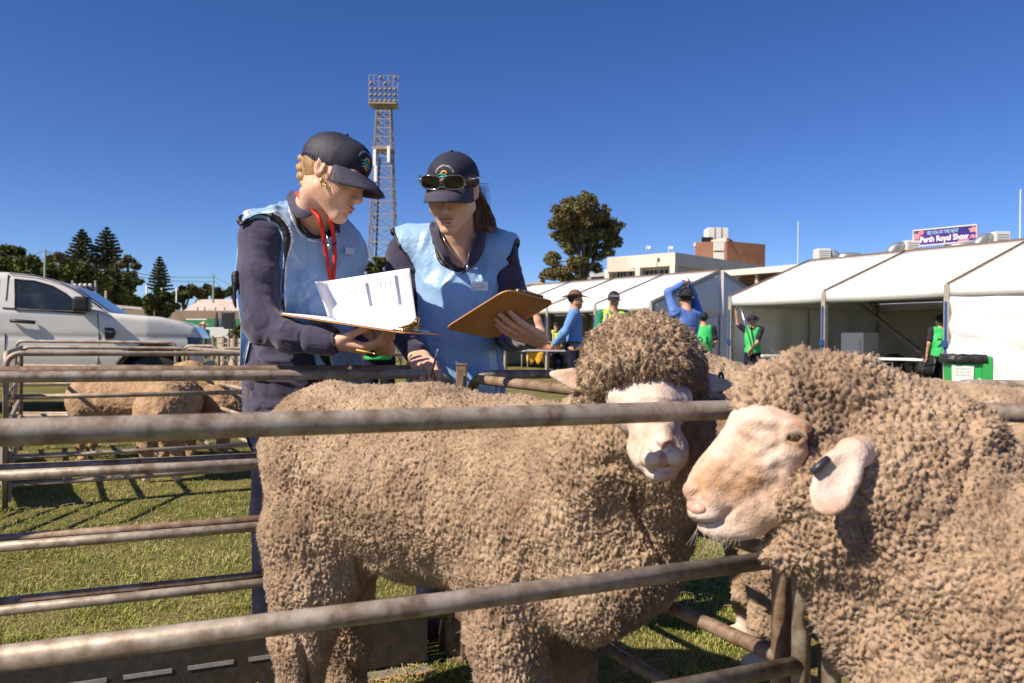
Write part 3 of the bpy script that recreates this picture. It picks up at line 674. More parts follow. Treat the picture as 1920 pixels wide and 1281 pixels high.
def head(sd, c, B, s=1.0, neck=None, ears=(-1, 1)):
    c = Vector(c); Bm = Matrix(B.tolist()) if isinstance(B, np.ndarray) else B
    L = lambda x, y, z: c + Bm @ Vector((x, y, z)) * s
    E = lambda p, r, k=.015, op=0: sd.ell(L(*p), np.array(r) * s, B, k=k * s, op=op)
    Cn = lambda a, b, ra, rb, k=.015, op=0: sd.cone(L(*a), L(*b), ra * s, rb * s, k=k * s, op=op)
    E((0, -.014, .034), (.072, .092, .080)); E((0, .030, -.022), (.060, .058, .078), .03)
    for q in (-1, 1):
        Cn((q * .050, .004, -.050), (q * .012, .064, -.100), .020, .016, .03)
        E((q * .037, .056, -.036), (.025, .024, .028), .02)
        E((q * .050, .030, -.012), (.020, .030, .024), .02)
    E((0, .072, -.104), (.022, .017, .015), .018)
    E((0, .072, -.070), (.030, .020, .022), .018)
    Cn((-.036, .073, .020), (.036, .073, .020), .014, .014, .02)
    for q in (-1, 1):
        E((q * .031, .098, .000), (.017, .017, .011), .012, 1)
        E((q * .031, .076, -.002), (.0150, .0125, .0105), .003)
        Cn((q * .018, .0885, -.0055), (q * .043, .081, -.0060), .0016, .0014, .003, 1)
    Cn((0, .084, .010), (0, .1055, -.034), .0075, .0095, .010); E((0, .108, -.038), (.0095, .009, .0085), .006)
    for q in (-1, 1): E((q * .0115, .099, -.042), (.0068, .0085, .0065), .005); E((q * .0065, .104, -.049), (.0035, .005, .003), .002, 1)
    E((0, .0925, -.066), (.0215, .0090, .0050), .006); E((0, .0905, -.0765), (.0180, .0095, .0058), .006)
    sd.chain([(L(-.024, .083, -.0705), .0013 * s), (L(-.010, .1005, -.0710), .0017 * s), (L(0, .1025, -.0715), .0017 * s), (L(.010, .1005, -.0710), .0017 * s), (L(.024, .083, -.0705), .0013 * s)], k=.003, op=1)
    E((0, .089, -.088), (.014, .008, .004), .008, 1)
    for q in ears:
        E((q * .073, -.006, -.002), (.0078, .0170, .0255), .006); E((q * .082, -.002, .002), (.0072, .0095, .0165), .004, 1)
        Cn((q * .0775, -.016, .020), (q * .0775, -.018, -.008), .0035, .003, .003); Cn((q * .0765, .006, .004), (q * .076, .007, -.006), .0045, .004, .003)
    if neck is not None: sd.cone(L(0, -.022, -.045), neck[0], .052 * s, neck[1], k=.03)
    return L
def hand(sd, w_, y, n, side, curl=(.5, .5, .5, .5), tc=.4, s=1.0, td=(.75, .6, .35), spread=1.0, pk=.010):
    w_ = Vector(w_); y = Vector(y).normalized(); n = Vector(n); n = (n - y * n.dot(y)).normalized(); x = (y.cross(n) if side == 'R' else n.cross(y))
    tips = []
    for i in range(4):
        kx = (.029, .010, -.009, -.026)[i] * spread; ky = (.086, .090, .086, .078)[i]
        kn = w_ + (y * ky + x * kx - n * .002) * s
        sd.cone(w_ + x * kx * .35 * s, kn, .0165 * s, .0100 * s, k=pk * s)
        p = kn; a = 0; rr = (.0092, .0092, .0088, .0078)[i]
        for j, (L, cf) in enumerate(((.043, 1.0), (.027, 1.15), (.021, .7))):
            a += curl[i] * cf; dr = y * math.cos(a) + n * math.sin(a) + x * (1.5 - i) * .05 * spread
            q = p + dr.normalized() * L * (.94, 1.04, .98, .80)[i] * s
            sd.cone(p, q, rr * (1 - .08 * j) * s, rr * (1 - .08 * (j + 1)) * s, k=.0035 * s); p = q
        tips.append(p)
    p = w_ + (y * .022 + x * .024 + n * .004) * s; dr = (x * td[0] + y * td[1] + n * td[2]).normalized(); sd.cone(w_ + y * .008 * s, p, .0165 * s, .0140 * s, k=.012 * s)
    bend = (n * .6 + y * .6 - x * .5).normalized()
    for j, (L, r0, r1) in enumerate(((.036, .0125, .0105), (.030, .0102, .0092), (.024, .0092, .0076))):
        q = p + dr * L * s; sd.cone(p, q, r0 * s, r1 * s, k=.005 * s); p = q; dr = (dr + bend * tc).normalized()
    tips.append(p); return tips
def cloth(sd, h, name, mt, parent, amp=.004, seed=1, freq=(9, 9, 14), fine=.0012, it=1, rdg=.0, rf=(11, 11, 3)):
    V, Q = sd.mesh(h); V = smooth(V, Q, it); N = vnorm(V, Q); fr = np.array(freq); p = V * fr * .8 + vecnoise(V * 4, seed) * 1.2
    big = vnoise(V * fr * .45 + 9, seed + 6); msk = np.clip(.5 + 1.3 * vnoise(V * 6 + 3, seed + 7), 0, 1)
    a = np.abs(vnoise(p, seed + 1)); c = np.abs(vnoise(p * 2.1 + 5, seed + 2)); e = np.abs(vnoise(V * fr[::-1] * 1.2 + vecnoise(V * 6, seed + 3) * 1.5, seed + 4))
    d = amp * (.55 * big + .9 * msk * (np.minimum(a * 3.2, 1) - .8) + .45 * msk * (np.minimum(c * 3, 1) - .8) + .35 * (1 - msk) * (np.minimum(e * 3, 1) - .8)) + fine * .6 * fbm(V * 70, seed + 3, 2)
    if rdg:
        q = V * np.array(rf) + vecnoise(V * 3.5, seed + 11) * 1.1; g = np.clip(1 - np.abs(vnoise(q, seed + 12)) * 3.4, 0, 1); g2 = np.clip(1 - np.abs(vnoise(q * 1.9 + 4, seed + 13)) * 3.2, 0, 1)
        d = d + rdg * (g * g * (3 - 2 * g) * np.clip(.5 + 1.6 * vnoise(V * 5, seed + 14), 0, 1) + .45 * g2 * np.clip(.5 + 1.6 * vnoise(V * 7, seed + 15), 0, 1) - (.25 if rdg < .012 else .02))
    V = V + N * d[:, None]
    return part(name, V, Q, mt, parent)
def cut_vest(v, cuts, name, mt, t, band_mt='piping', h=.0034, trim=None, **kw):
    """vest solid v minus the cuts; its binding follows every cut edge"""
    def mk(f, extra, nm, m_, par, hh):
        q = S(); q.lo = v.lo; q.hi = v.hi; q.pr = [(f, 1e-4, 0)]; q.bb = [None]; q.fun(extra[0], op=extra[1], k=.002)
        if par is not t: q.fun(lambda p: np.abs(v.ev(p)) - .006, op=2, k=.002)
        return cloth(q, hh, nm, m_, par, **kw)
    base = mk(v.ev, (cuts.ev, 1), name, mt, t, h)
    mk(lambda p: v.ev(p) - .0030, (lambda p: np.abs(cuts.ev(p) - .0008) - .0026, 2), 'binding', band_mt, base, .0022)
    if trim is not None: mk(lambda p: v.ev(p) - .0022, (lambda p: np.abs(cuts.ev(p) - .0105) - .0018, 2), 'reflective_trim', 'white', base, .0026)
    return base
def strip(pts, wd, name, mt, parent, th=.0012, nrm=None):
    """flat ribbon along points, its face turned roughly to nrm"""
    nrm = Vector(nrm) if nrm is not None else Vector((0, -1, .1)); V = []
    for i, p in enumerate(pts):
        t = (pts[min(i + 1, len(pts) - 1)] - pts[max(i - 1, 0)]).normalized(); s_ = t.cross(nrm).normalized(); n_ = s_.cross(t); w = wd if not hasattr(wd, '__len__') else wd[i]
        V += [p - s_ * w / 2, p + s_ * w / 2, p + s_ * w / 2 + n_ * th, p - s_ * w / 2 + n_ * th]
    return MB().grid(V, len(pts), 4, close=True).build(name, mt, parent)
def pipe_on(sd, pxs, d0, r, name, mt, parent, off=.002, sub=5):
    pp = []
    for (a, b) in zip(pxs[:-1], pxs[1:]):
        for k in range(sub): f = k / sub; pp.append((a[0] + (b[0] - a[0]) * f, a[1] + (b[1] - a[1]) * f))
    pp.append(pxs[-1]); pts = [hit(sd, x, y, d0, off=off) for x, y in pp]
    ok = [pts[0]]
    for p in pts[1:]:
        if (p - ok[-1]).length < .08: ok.append(p)
    return MB().tube(ok, r, 6).build(name, mt, parent)
def cap_shape(L, B, s, t, logo_at=None, mesh_back=True, lift=0.0):
    """trucker cap: crown front, mesh back, brim, button, in head coordinates"""
    f = S(); f.ell(L(0, -.014, .036 + lift), np.array((.081, .101, .082)) * s, B); f.ell(L(0, .042, .060 + lift), np.array((.055, .045, .046)) * s, B, k=.03)
    Bm = Matrix(B.tolist()); up = Bm @ Vector((0, -.30, 1))
    f.plane(L(0, 0, .008 + lift), -up); f.ell(L(0, -.014, .026 + lift), np.array((.076, .096, .086)) * s, B, k=.002, op=1)
    V, Q = f.mesh(.0032); N = vnorm(V, Q); fw = nv(Bm @ Vector((0, 1, 0))); yy = (V - nv(L(0, 0, 0))) @ fw / s
    cen = V[Q].mean(1); yc = (cen - nv(L(0, 0, 0))) @ fw / s; split = .018 if mesh_back else -9
    front = Q[yc >= split]; back = Q[yc < split]
    def sub(q): u, inv = np.unique(q, return_inverse=True); return V[u], inv.reshape(q.shape)
    part('cap_front', *sub(front), 'cap_navy', t)
    if len(back): part('cap_back', *sub(back), 'cap_mesh', t)
    # brim
    nu, nvv = 25, 9; P_ = []
    for i in range(nu):
        u = -1 + 2 * i / (nu - 1); a = u * math.radians(66)
        bx, by = .079 * math.sin(a), .101 * math.cos(a) - .012
        for j in range(nvv):
            v = j / (nvv - 1); rch = .078 * math.sqrt(max(0, 1 - (abs(u) ** 2.6)))
            P_.append(L(bx * (1 + .10 * v * (1 - u * u)), by + rch * v, .032 + lift - .006 * v - .030 * u * u * (.35 + .65 * v) - .022 * v * v))
    br = MB().grid(P_, nu, nvv).build('brim', 'cap_brim', t, solid=.0035)
    m_ = MB()
    for v in (.45, .60, .75, .88):
        m_.tube([Vector(P_[i * nvv + min(int(v * (nvv - 1)), nvv - 1)]) + (Bm @ Vector((0, 0, 1))) * .0022 for i in range(3, nu - 3)], .0006, 4)
    m_.build('brim_stitching', 'cap_navy', br)
    MB().ell(L(0, -.014, .119 + lift), .005 * s).build('cap_button', 'cap_navy', t)
    # seams running over the crown
    for sx in (0, .042):
        pts = []
        for k in range(13):
            a = math.radians(20 + 70 * k / 12); pts.append(L(sx * math.cos(a * .9), -.012 + .1015 * math.cos(a) * (1 if sx == 0 else .92), .040 + lift + .0905 * math.sin(a) * (1 if sx == 0 else .93)))
    # emblem: arc of lettering, sun and two waves, laid on the crown front
    ct = L(0, 0, 0)
    def on_crown(x, z):
        o = nv(L(x, .30, z + lift)); d = nv(Bm @ Vector((0, -1, 0))); tt = 0
        for _ in range(50):
            e = float(f.ev((o + d * tt)[None])[0]); tt += e * .9
            if abs(e) < 2e-4: break
        return Vector(o + d * (tt - .0012))
    ex, ez = (.0, .066) if logo_at is None else logo_at
    em = MB(); R = .026
    txt = 'WA College of Agriculture'
    lettering(txt, lambda u, v: on_crown(ex + (R + v) * math.sin(u), ez + (R + v) * math.cos(u)), 2.6, .0066, 'lettering', 'white', t, arc=R)
    def patch(fn, name, mt, nu=9, nv_=3):
        MB().grid([fn(i / (nu - 1), j / (nv_ - 1)) for i in range(nu) for j in range(nv_)], nu, nv_).build(name, mt, t, solid=.0012)
    patch(lambda u, v: on_crown(ex + (.006 + .005 * v) * math.cos(math.pi * u), ez + .004 + (.006 + .005 * v) * math.sin(math.pi * u)), 'emblem_sun', 'logo_orange')
    patch(lambda u, v: on_crown(ex - .022 + .044 * u, ez - .001 + .006 * math.sin(u * 3.14) * v - .003 * math.sin(u * 6.28)), 'emblem_hill', 'logo_green')
    patch(lambda u, v: on_crown(ex - .020 + .040 * u, ez - .009 + .007 * math.sin(u * 3.14) * v - .003 * math.sin(u * 6.28)), 'emblem_water', 'logo_blue')
    patch(lambda u, v: on_crown(ex - .014 + .030 * u, ez - .016 + .006 * math.sin(u * 3.14) * v - .003 * math.sin(u * 6.28)), 'emblem_field', 'logo_orange')
    return f
def lettering(txt, fn, span, size, name, mt, parent, arc=None, align='CENTER', world=True):
    """text converted to a mesh; fn maps (u, v) -> world point. u in radians along an arc, or metres when arc is None"""
    cu = bpy.data.curves.new('tmp_text', 'FONT'); cu.body = txt; cu.size = size; cu.align_x = align; cu.resolution_u = 2
    if arc is not None: cu.space_character = 1.05
    o = bpy.data.objects.new('tmp_text', cu); COL.objects.link(o); dg = bpy.context.evaluated_depsgraph_get(); me = bpy.data.meshes.new_from_object(o.evaluated_get(dg))
    co = np.zeros(len(me.vertices) * 3); me.vertices.foreach_get('co', co); co = co.reshape(-1, 3); fs = [tuple(p.vertices) for p in me.polygons]
    bpy.data.objects.remove(o); bpy.data.curves.remove(cu); bpy.data.meshes.remove(me)
    if not fs: return
    if arc is not None:
        wd = co[:, 0].max() - co[:, 0].min(); k = span * arc / wd; pts = [fn(x * k / arc, y) for x, y, z in co]
    else: pts = [fn(x, y) for x, y, z in co]
    return MB().raw(pts, fs).build(name, mt, parent, sm=False, world=world)
def clip_parts(ctr, ax, up, mt, t, s=1.0, wd=.10):
    """lever clip of a clipboard: base plate, arched lever, loop, two rivets; ax along the board edge, up away from the board, fr towards the board"""
    ax = Vector(ax).normalized(); up = Vector(up); up = (up - ax * up.dot(ax)).normalized(); fr = ax.cross(up); R = np.array([ax, fr, up]).T
    c = Vector(ctr)
    root = MB().box(c + up * .002, (wd / 2, .012, .002), R).build('clip', mt, t, sm=False, bev=.001)
    V = []
    for i in range(9):
        u = -1 + i / 4
        for j in range(7):
            v = j / 6; h_ = .004 + .024 * math.sin(min(v * 1.8, 1.57)) * (1 - .75 * abs(u) ** 1.5); V.append(c + ax * (u * wd / 2 * (1 - .35 * v)) + fr * (-.014 + .034 * v) + up * h_)
    MB().grid(V, 9, 7).build('lever', mt, root, solid=.0014)
    pts = [c + fr * .020 + up * .026 + ax * .017 * math.cos(a) + (fr * .4 + up) * .015 * math.sin(a) for a in np.linspace(0, 6.283, 17)]
    MB().tube(pts, .0026, 6).build('loop', mt, root)
    MB().tube([c - ax * wd * .36 + up * .008, c + ax * wd * .36 + up * .008], .003, 6).build('spring_rod', mt, root)
    for q in (-1, 1): MB().ell(c + ax * q * wd * .36 + up * .004, .0035).build('rivet', mt, root)
    return root
def board_mesh(corners, th, mt, t, name='board', rd=.014):
    """rounded rectangular board through four corners"""
    c = [Vector(x) for x in corners]; n = (c[1] - c[0]).cross(c[3] - c[0]).normalized(); poly = []
    for i in range(4):
        p = c[i]; a = (c[i - 1] - p).normalized(); b = (c[(i + 1) % 4] - p).normalized()
        for k in range(5): f = k / 4; q = p + a * rd * (1 - f) ** 2 + b * rd * f ** 2; poly.append(q)
    return MB().prism([q - n * th / 2 for q in poly], (0, 0, 0), n * th).build(name, mt, t, sm=False), n

# ---------------------------------------------------------------- woman with the red lanyard
def woman_one():
    t = thing('person', (P(560, 700, 2.7).x, 2.7, 0), 'woman in navy cap, blue satin bib and red lanyard reading papers on a clipboard', 'person')
    hs = 1.06; fw = Vector((.86, -.24, -.40)).normalized(); B = basis(fw, (.12, .05, 1)); hc = P(626, 328, 2.42)
    b = S(); L = head(b, hc, B, hs, neck=(P(583, 405, 2.58), .060))
    b.cone(P(583, 405, 2.58), P(575, 470, 2.64), .062, .10, k=.04); b.cone(P(572, 480, 2.66), P(560, 720, 2.7), .10, .10, k=.04)
    b.cone(P(572, 450, 2.62), P(498, 455, 2.5), .07, .045, k=.03); b.chain([(P(498, 455, 2.5), .045), (P(494, 600, 2.43), .034), (P(600, 640, 2.37), .026), (P(626, 640, 2.36), .022)], k=.015)
    b.cone(P(575, 470, 2.66), P(640, 460, 2.80), .07, .05, k=.03); b.chain([(P(640, 460, 2.80), .045), (P(665, 600, 2.82), .034), (P(716, 655, 2.58), .022)], k=.015)
    hand(b, P(624, 640, 2.355), (.95, .06, -.20), (-.05, .25, .95), 'R', curl=(.55, .62, .7, .75), tc=.35, s=1.12, td=(.5, .8, .45))
    hand(b, P(728, 655, 2.56), (-.62, -.45, .62), (.2, .1, .9), 'L', curl=(.45, .5, .5, .5), tc=.2, s=1.1, td=(.8, .4, .3))
    b.chain([(P(545, 740, 2.68), .09), (P(520, 960, 2.72), .06), (P(512, 1150, 2.74), .04)], k=.03); b.chain([(P(590, 740, 2.78), .09), (P(600, 960, 2.85), .06), (P(600, 1120, 2.88), .04)], k=.03)
    skin(b, .0029, 'body', 'skin_fair', t, amp=.0003)
    m_ = MB(); # brows and lashes
    for q in (-1, 1):
        MB().tube([L(q * .016, .0915, .013), L(q * .030, .0900, .018), L(q * .046, .078, .014)], [.0016, .0022, .0010], 5).build('eyebrow', 'brow', t)
        MB().tube([L(q * .017, .0915, -.0060), L(q * .030, .0935, -.0078), L(q * .044, .083, -.0060)], [.0008, .0014, .0008], 5).build('eyelashes', 'lash_dark', t)
    lp = S(); lp.ell(L(0, .0935, -.0662), np.array((.0200, .0088, .0046)) * hs, B); lp.ell(L(0, .0915, -.0763), np.array((.0165, .0092, .0054)) * hs, B, k=.002)
    lp.chain([(L(-.024, .083, -.0705), .0013), (L(0, .1035, -.0715), .0019), (L(.024, .083, -.0705), .0013)], k=.002, op=1); part('lips', *lp.mesh(.0016), 'lip', t)
    cap_shape(L, B, hs, t, logo_at=(.018, .066))
    # hair: back and temple, braid, loose wisps
    h = S(); h.ell(L(0, -.018, .018), np.array((.0755, .090, .078)) * hs, B); h.plane(L(0, .034, 0), Matrix(B.tolist()) @ Vector((0, 1, -.35))); h.plane(L(0, 0, -.048), Matrix(B.tolist()) @ Vector((0, .35, -1)), k=.01); h.plane(L(0, 0, .052), Matrix(B.tolist()) @ Vector((0, 0, 1)))
    h.ell(L(.082, .0, -.010), np.array((.02, .019, .028)) * hs, B, k=.006, op=1)
    hh = cloth(h, .003, 'hair', 'hair_blond', t, amp=.0025, seed=4, freq=(60, 60, 12), fine=.001)
    br = S(); bp = [(590, 282), (580, 299), (577, 316), (578, 332), (583, 346)]
    for i, (x, y) in enumerate(bp):
        br.ell(P(x - 10, y, 2.43), (.021, .018, .015), basis((.3, 1, 0), (.5, 0, 1)), k=.006); br.ell(P(x - 2, y + 8, 2.445), (.019, .018, .014), basis((.3, 1, 0), (-.5, 0, 1)), k=.006)
    cloth(br, .0025, 'braid', 'hair_blond', hh, amp=.0012, seed=6, freq=(120, 120, 60))
    m_ = MB(); r = np.random.default_rng(2)
    for i in range(26):
        p = L(.072, -.04 + .08 * r.random(), -.004 + .02 * r.random()); q = p + Vector((r.normal() * .010, -.004, -.035 - .02 * r.random()))
        m_.tube([p, p.lerp(q, .5) + Vector((r.normal() * .006, -.005, 0)), q], .0005, 3, cap=False)
    for i in range(22):
        p = P(575 + 14 * r.random(), 275 + 70 * r.random(), 2.44); q = p + Vector((-.02 * r.random(), 0, .02 * r.normal())); m_.tube([p, q], .0003, 3, cap=False)
    for w0 in (([(610, 345), (612, 358), (604, 370), (601, 378)]), ([(613, 340), (616, 352), (620, 366), (617, 380)])):
        m_.tube([P(x, y, 2.33) for x, y in w0], .0009, 4)
    m_.build('loose_strands', 'hair_blond', hh)
    MB().ell(P(603, 339, 2.335), (.006, .004, .008)).build('earring', 'gold', t); MB().tube([P(606, 345, 2.335) + Vector((.006 * math.cos(a), 0, .008 * math.sin(a))) for a in np.linspace(0, 6.28, 12)], .0016, 5).build('earring', 'gold', t)
    # shirt
    s_ = S(); tz = lambda px, py, d, r: s_.ell(P(px, py, d), r, k=.05)
    s_.cone(P(572, 470, 2.67), P(556, 700, 2.70), .150, .160, k=.04); tz(585, 480, 2.70, (.165, .13, .13)); s_.cone(P(575, 450, 2.62), P(500, 448, 2.50), .085, .070, k=.04); s_.cone(P(585, 440, 2.68), P(640, 460, 2.80), .09, .065, k=.04)
    s_.cone(P(556, 700, 2.70), P(552, 752, 2.71), .165, .170, k=.03)
    s_.chain([(P(490, 450, 2.50), .072), (P(485, 520, 2.46), .063), (P(493, 600, 2.42), .056), (P(545, 632, 2.38), .048), (P(604, 637, 2.36), .041), (P(622, 640, 2.355), .040)], k=.03)
    s_.ell(P(500, 618, 2.41), (.066, .055, .050), k=.03)
    s_.chain([(P(640, 462, 2.80), .062), (P(668, 600, 2.82), .058), (P(700, 645, 2.65), .040)], k=.02)
    # open collar
    s_.chain([(P(552, 372, 2.56), .010), (P(570, 392, 2.50), .010), (P(592, 410, 2.47), .009), (P(612, 432, 2.48), .008), (P(622, 455, 2.50), .007)], k=.02)
    s_.chain([(P(552, 372, 2.60), .010), (P(580, 372, 2.68), .010), (P(624, 392, 2.66), .010), (P(636, 412, 2.58), .010), (P(628, 455, 2.50), .008)], k=.02)
    s_.cone(hc + Vector((0, 0, -.05)), P(604, 425, 2.50), .062, .060, k=.008, op=1); s_.cone(P(604, 425, 2.50), P(622, 452, 2.46), .055, .020, k=.008, op=1)
    s_.cone(P(608, 640, 2.36), P(660, 640, 2.35), .034, .034, k=.003, op=1)
    s_.plane(P(613, 640, 2.36), (1, 0, 0), k=.002) if False else None
    cloth(s_, .0036, 'shirt', 'navy_shirt', t, amp=.006, seed=9, freq=(9, 9, 15), fine=.0010, rdg=.009, rf=(7, 7, 17))
    cf = S(); cf.cone(P(588, 636, 2.362), P(617, 641, 2.356), .046, .042); cf.cone(P(570, 630, 2.37), P(640, 645, 2.35), .033, .033, k=.002, op=1); cloth(cf, .003, 'cuff', 'navy_shirt', t, amp=.002, seed=12, freq=(20, 20, 20))
    # two part collar flap
    def flap(pts, name, par): MB().raw([P(*q) for q in pts], [(0, 1, 2, 3)]).build(name, 'navy_shirt', par, solid=.004, bev=.002)
    MB().grid([P(x, y, d) for row in (((546, 357, 2.60), (537, 372, 2.54), (543, 390, 2.49), (556, 408, 2.455)), ((554, 360, 2.56), (551, 376, 2.51), (560, 394, 2.47), (568, 410, 2.445)), ((563, 370, 2.53), (570, 384, 2.48), (580, 396, 2.455), (586, 402, 2.44))) for (x, y, d) in row], 3, 4).build('collar_flap', 'navy_shirt', t, solid=.005)
    MB().grid([P(x, y, d) for row in (((628, 392, 2.62), (640, 404, 2.56), (634, 424, 2.52)), ((622, 396, 2.58), (628, 410, 2.53), (624, 428, 2.50))) for (x, y, d) in row], 2, 3).build('collar_flap', 'navy_shirt', t, solid=.005)
    # satin bib
    v = S(); v.cone(P(572, 470, 2.67), P(566, 700, 2.70), .164, .178, k=.04); v.ell(P(588, 480, 2.70), (.178, .145, .142), k=.05); v.cone(P(578, 446, 2.62), P(500, 446, 2.50), .098, .086, k=.04); v.cone(P(500, 446, 2.50), P(488, 560, 2.46), .086, .080, k=.03); v.cone(P(590, 440, 2.68), P(640, 458, 2.78), .10, .066, k=.04)
    v.cone(P(566, 700, 2.70), P(575, 790, 2.71), .182, .20, k=.04); v.ell(P(620, 690, 2.68), (.11, .13, .14), k=.04)
    vs = v; cu = S()
    cu.chain([(P(486, 444, 2.38), .092), (P(482, 560, 2.34), .105), (P(497, 640, 2.34), .135), (P(515, 700, 2.38), .20), (P(540, 830, 2.40), .27)], k=.02); cu.chain([(P(474, 456, 2.50), .082), (P(474, 600, 2.50), .085), (P(490, 690, 2.52), .10), (P(500, 820, 2.56), .14)], k=.02)
    cu.cone(hc + Vector((0, 0, .0)), P(594, 402, 2.54), .070, .075, k=.02); cu.cone(P(598, 408, 2.48), P(619, 436, 2.42), .068, .044, k=.02)
    cu.chain([(P(672, 470, 2.90), .07), (P(680, 600, 2.94), .07)], k=.02)
    cut_vest(v, cu, 'bib', 'satin_blue', t, trim=1, amp=.006, seed=21, freq=(10, 10, 5), fine=.0010, rdg=.014, rf=(12, 12, 3.5))
    # back panel of the bib hanging behind the arm
    MB().grid([P(x, y, d) for row in (((450, 430, 2.72), (440, 520, 2.74), (452, 610, 2.74), (450, 692, 2.76)), ((468, 410, 2.78), (470, 520, 2.8), (470, 610, 2.8), (466, 696, 2.82))) for (x, y, d) in row], 2, 4).build('bib_back', 'satin_blue', t, solid=.003)
    # lanyard ribbons
    for pl in ([(556, 360), (566, 374), (582, 388), (597, 405), (603, 425), (607, 450), (613, 485), (620, 525)], [(616, 402), (622, 420), (626, 445), (628, 480), (625, 525)]):
        pts = []
        for (x, y) in pl: pts.append(hit(vs, x, y, 2.2, off=.019) if y > 440 else P(x, y, 2.42 + (440 - y) * .0005))
        strip(pts, .0125, 'lanyard', 'lanyard_red', t, nrm=(.2, -1, .2))
    MB().tube([P(612, 440, 2.42), P(616, 452, 2.42), P(618, 462, 2.42)], .0018, 5).build('necklace', 'silver', t); MB().ell(P(617, 462, 2.415), (.006, .003, .007)).build('pendant', 'silver', t)
    # name sticker on the bib
    q = [hit(vs, x, y, 2.2, off=.018) for x, y in ((648, 464), (665, 466), (664, 478), (647, 476))]; MB().raw(q, [(0, 1, 2, 3)]).build('name_sticker', 'sticker', t, sm=False, solid=.0008)
    # hair ties on the wrist
    for i in range(4): MB().tube([P(622 + i * 3.2, 640, 2.357) + Vector((.002 * math.sin(a * 2), .027 * math.cos(a), .029 * math.sin(a))) for a in np.linspace(0, 6.283, 18)], .0032, 6, cap=False).build('wrist_band', 'black', t)
    # trousers and boots
    tr = S(); tr.ell(P(560, 760, 2.72), (.175, .13, .12), k=.04); tr.chain([(P(530, 770, 2.70), .098), (P(515, 960, 2.72), .075), (P(510, 1180, 2.74), .062)], k=.03); tr.chain([(P(600, 770, 2.78), .10), (P(605, 960, 2.84), .075), (P(602, 1150, 2.88), .062)], k=.03)
    cloth(tr, .005, 'trousers', 'navy_trouser', t, amp=.008, seed=31, freq=(12, 12, 6))
    for (x, y, d) in ((512, 1190, 2.74), (602, 1160, 2.88)):
        g0 = P(x, y, d); bo = S(); bo.cone((g0.x, g0.y, .10), (g0.x, g0.y, .05), .05, .045); bo.cone((g0.x, g0.y, .05), (g0.x + .14, g0.y - .05, .04), .048, .038, k=.03); bo.plane((0, 0, .002), (0, 0, -1)); part('boot', *bo.mesh(.008), 'boot', t)
    return t
mat('sticker', (.62, .66, .85), None, .5)
woman_one()
# her clipboard with papers folding up
def clipboard_one():
    c0 = P(568, 593, 2.47); c1 = P(798, 627, 2.30); ax = (c1 - c0); mid = (c0 + c1) / 2; vr = (mid - CO).normalized(); sh = (vr - ax.normalized() * vr.dot(ax.normalized())).normalized()
    up0 = ax.cross(sh).normalized(); up0 = up0 if up0.z > 0 else -up0; sh = (sh + up0 * .045).normalized()
    t = thing('clipboard', mid, 'clipboard with folded white paper sheets and gold clip in the red lanyard woman\'s hands', 'clipboard')
    w2 = .115; cs = [c0 - sh * w2, c1 - sh * w2, c1 + sh * w2, c0 + sh * w2]
    bo, n = board_mesh(cs, .0035, 'masonite', t)
    n = n if n.z > 0 else -n; axn = ax.normalized()
    MB().box(mid + n * .0045 - axn * .02, (ax.length * .44, w2 * .93, .0016), np.array([axn, sh, n]).T).build('paper_stack', 'paper', t, sm=False)
    clip_parts(c1 - axn * .045 + n * .004 - sh * .02, sh, n, 'gold', t, wd=.11)
    # the lifted sheet: bottom edge pinned near the clip, body curling up and facing the sun
    TL, TR, BR, BL = P(588, 531, 2.44), P(768, 503, 2.36), P(784, 622, 2.30), P(612, 596, 2.36)
    def sheet(u, v):                                                # u: left to right, v: 0 top, 1 bottom
        p = TL.lerp(TR, u).lerp(BL.lerp(BR, u), v); bow = math.sin(math.pi * v) * .018 + .02 * (1 - u) ** 2 * math.sin(math.pi * v)
        p = p + Vector((.10, -.92, .12)) * (-bow) + Vector((0, 0, -.014 * math.sin(math.pi * u) * v))
        if u < .17: k = (1 - u / .17); p = p + Vector((.020 * k * k, -.065 * k * k, 0))
        return p
    nu, nn = 25, 15
    sh_o = MB().grid([sheet(i / (nu - 1), j / (nn - 1)) for i in range(nu) for j in range(nn)], nu, nn).build('lifted_sheet', 'paper', t, solid=.0006)
    nor = Vector((.1, -1, .15)) * .0012
    def lines(u0, v0, cols, dx, rows, dy, name, mt, w_=.010, h_=.006):
        m_ = MB()
        for i in range(cols):
            for j in range(rows):
                if (i * 7 + j * 3) % 5 == 0: continue
                u = u0 + i * dx; v = v0 + j * dy; m_.raw([sheet(u, v) + nor, sheet(u + w_, v) + nor, sheet(u + w_, v + h_ * (2 + (i * j) % 4)) + nor, sheet(u, v + h_ * (2 + (i * j) % 4)) + nor], [(0, 1, 2, 3)])
        m_.build(name, mt, sh_o, sm=False)
    lines(.28, .18, 9, .026, 3, .055, 'printed_rows', 'ink_grey', .007, .012); lines(.60, .10, 8, .026, 3, .055, 'printed_rows', 'ink_grey', .007, .012)
    lines(.28, .38, 9, .026, 2, .06, 'printed_rows', 'ink_grey', .006, .010); lines(.62, .34, 8, .026, 2, .06, 'printed_rows', 'ink_grey', .006, .010)
    lines(.27, .56, 9, .026, 3, .07, 'printed_rows', 'ink_grey', .005, .008); lines(.60, .52, 10, .026, 4, .07, 'printed_rows', 'ink_grey', .005, .008); lines(.88, .10, 4, .022, 7, .06, 'printed_rows', 'ink_grey', .004, .008)
    for (u, v0, v1) in ((.525, .14, .56), (.835, .08, .55)):
        MB().grid([sheet(u + i * .035, v0 + (v1 - v0) * j / 6) + nor for i in range(2) for j in range(7)], 2, 7).build('table_heading', 'ink', sh_o, sm=False)
clipboard_one()
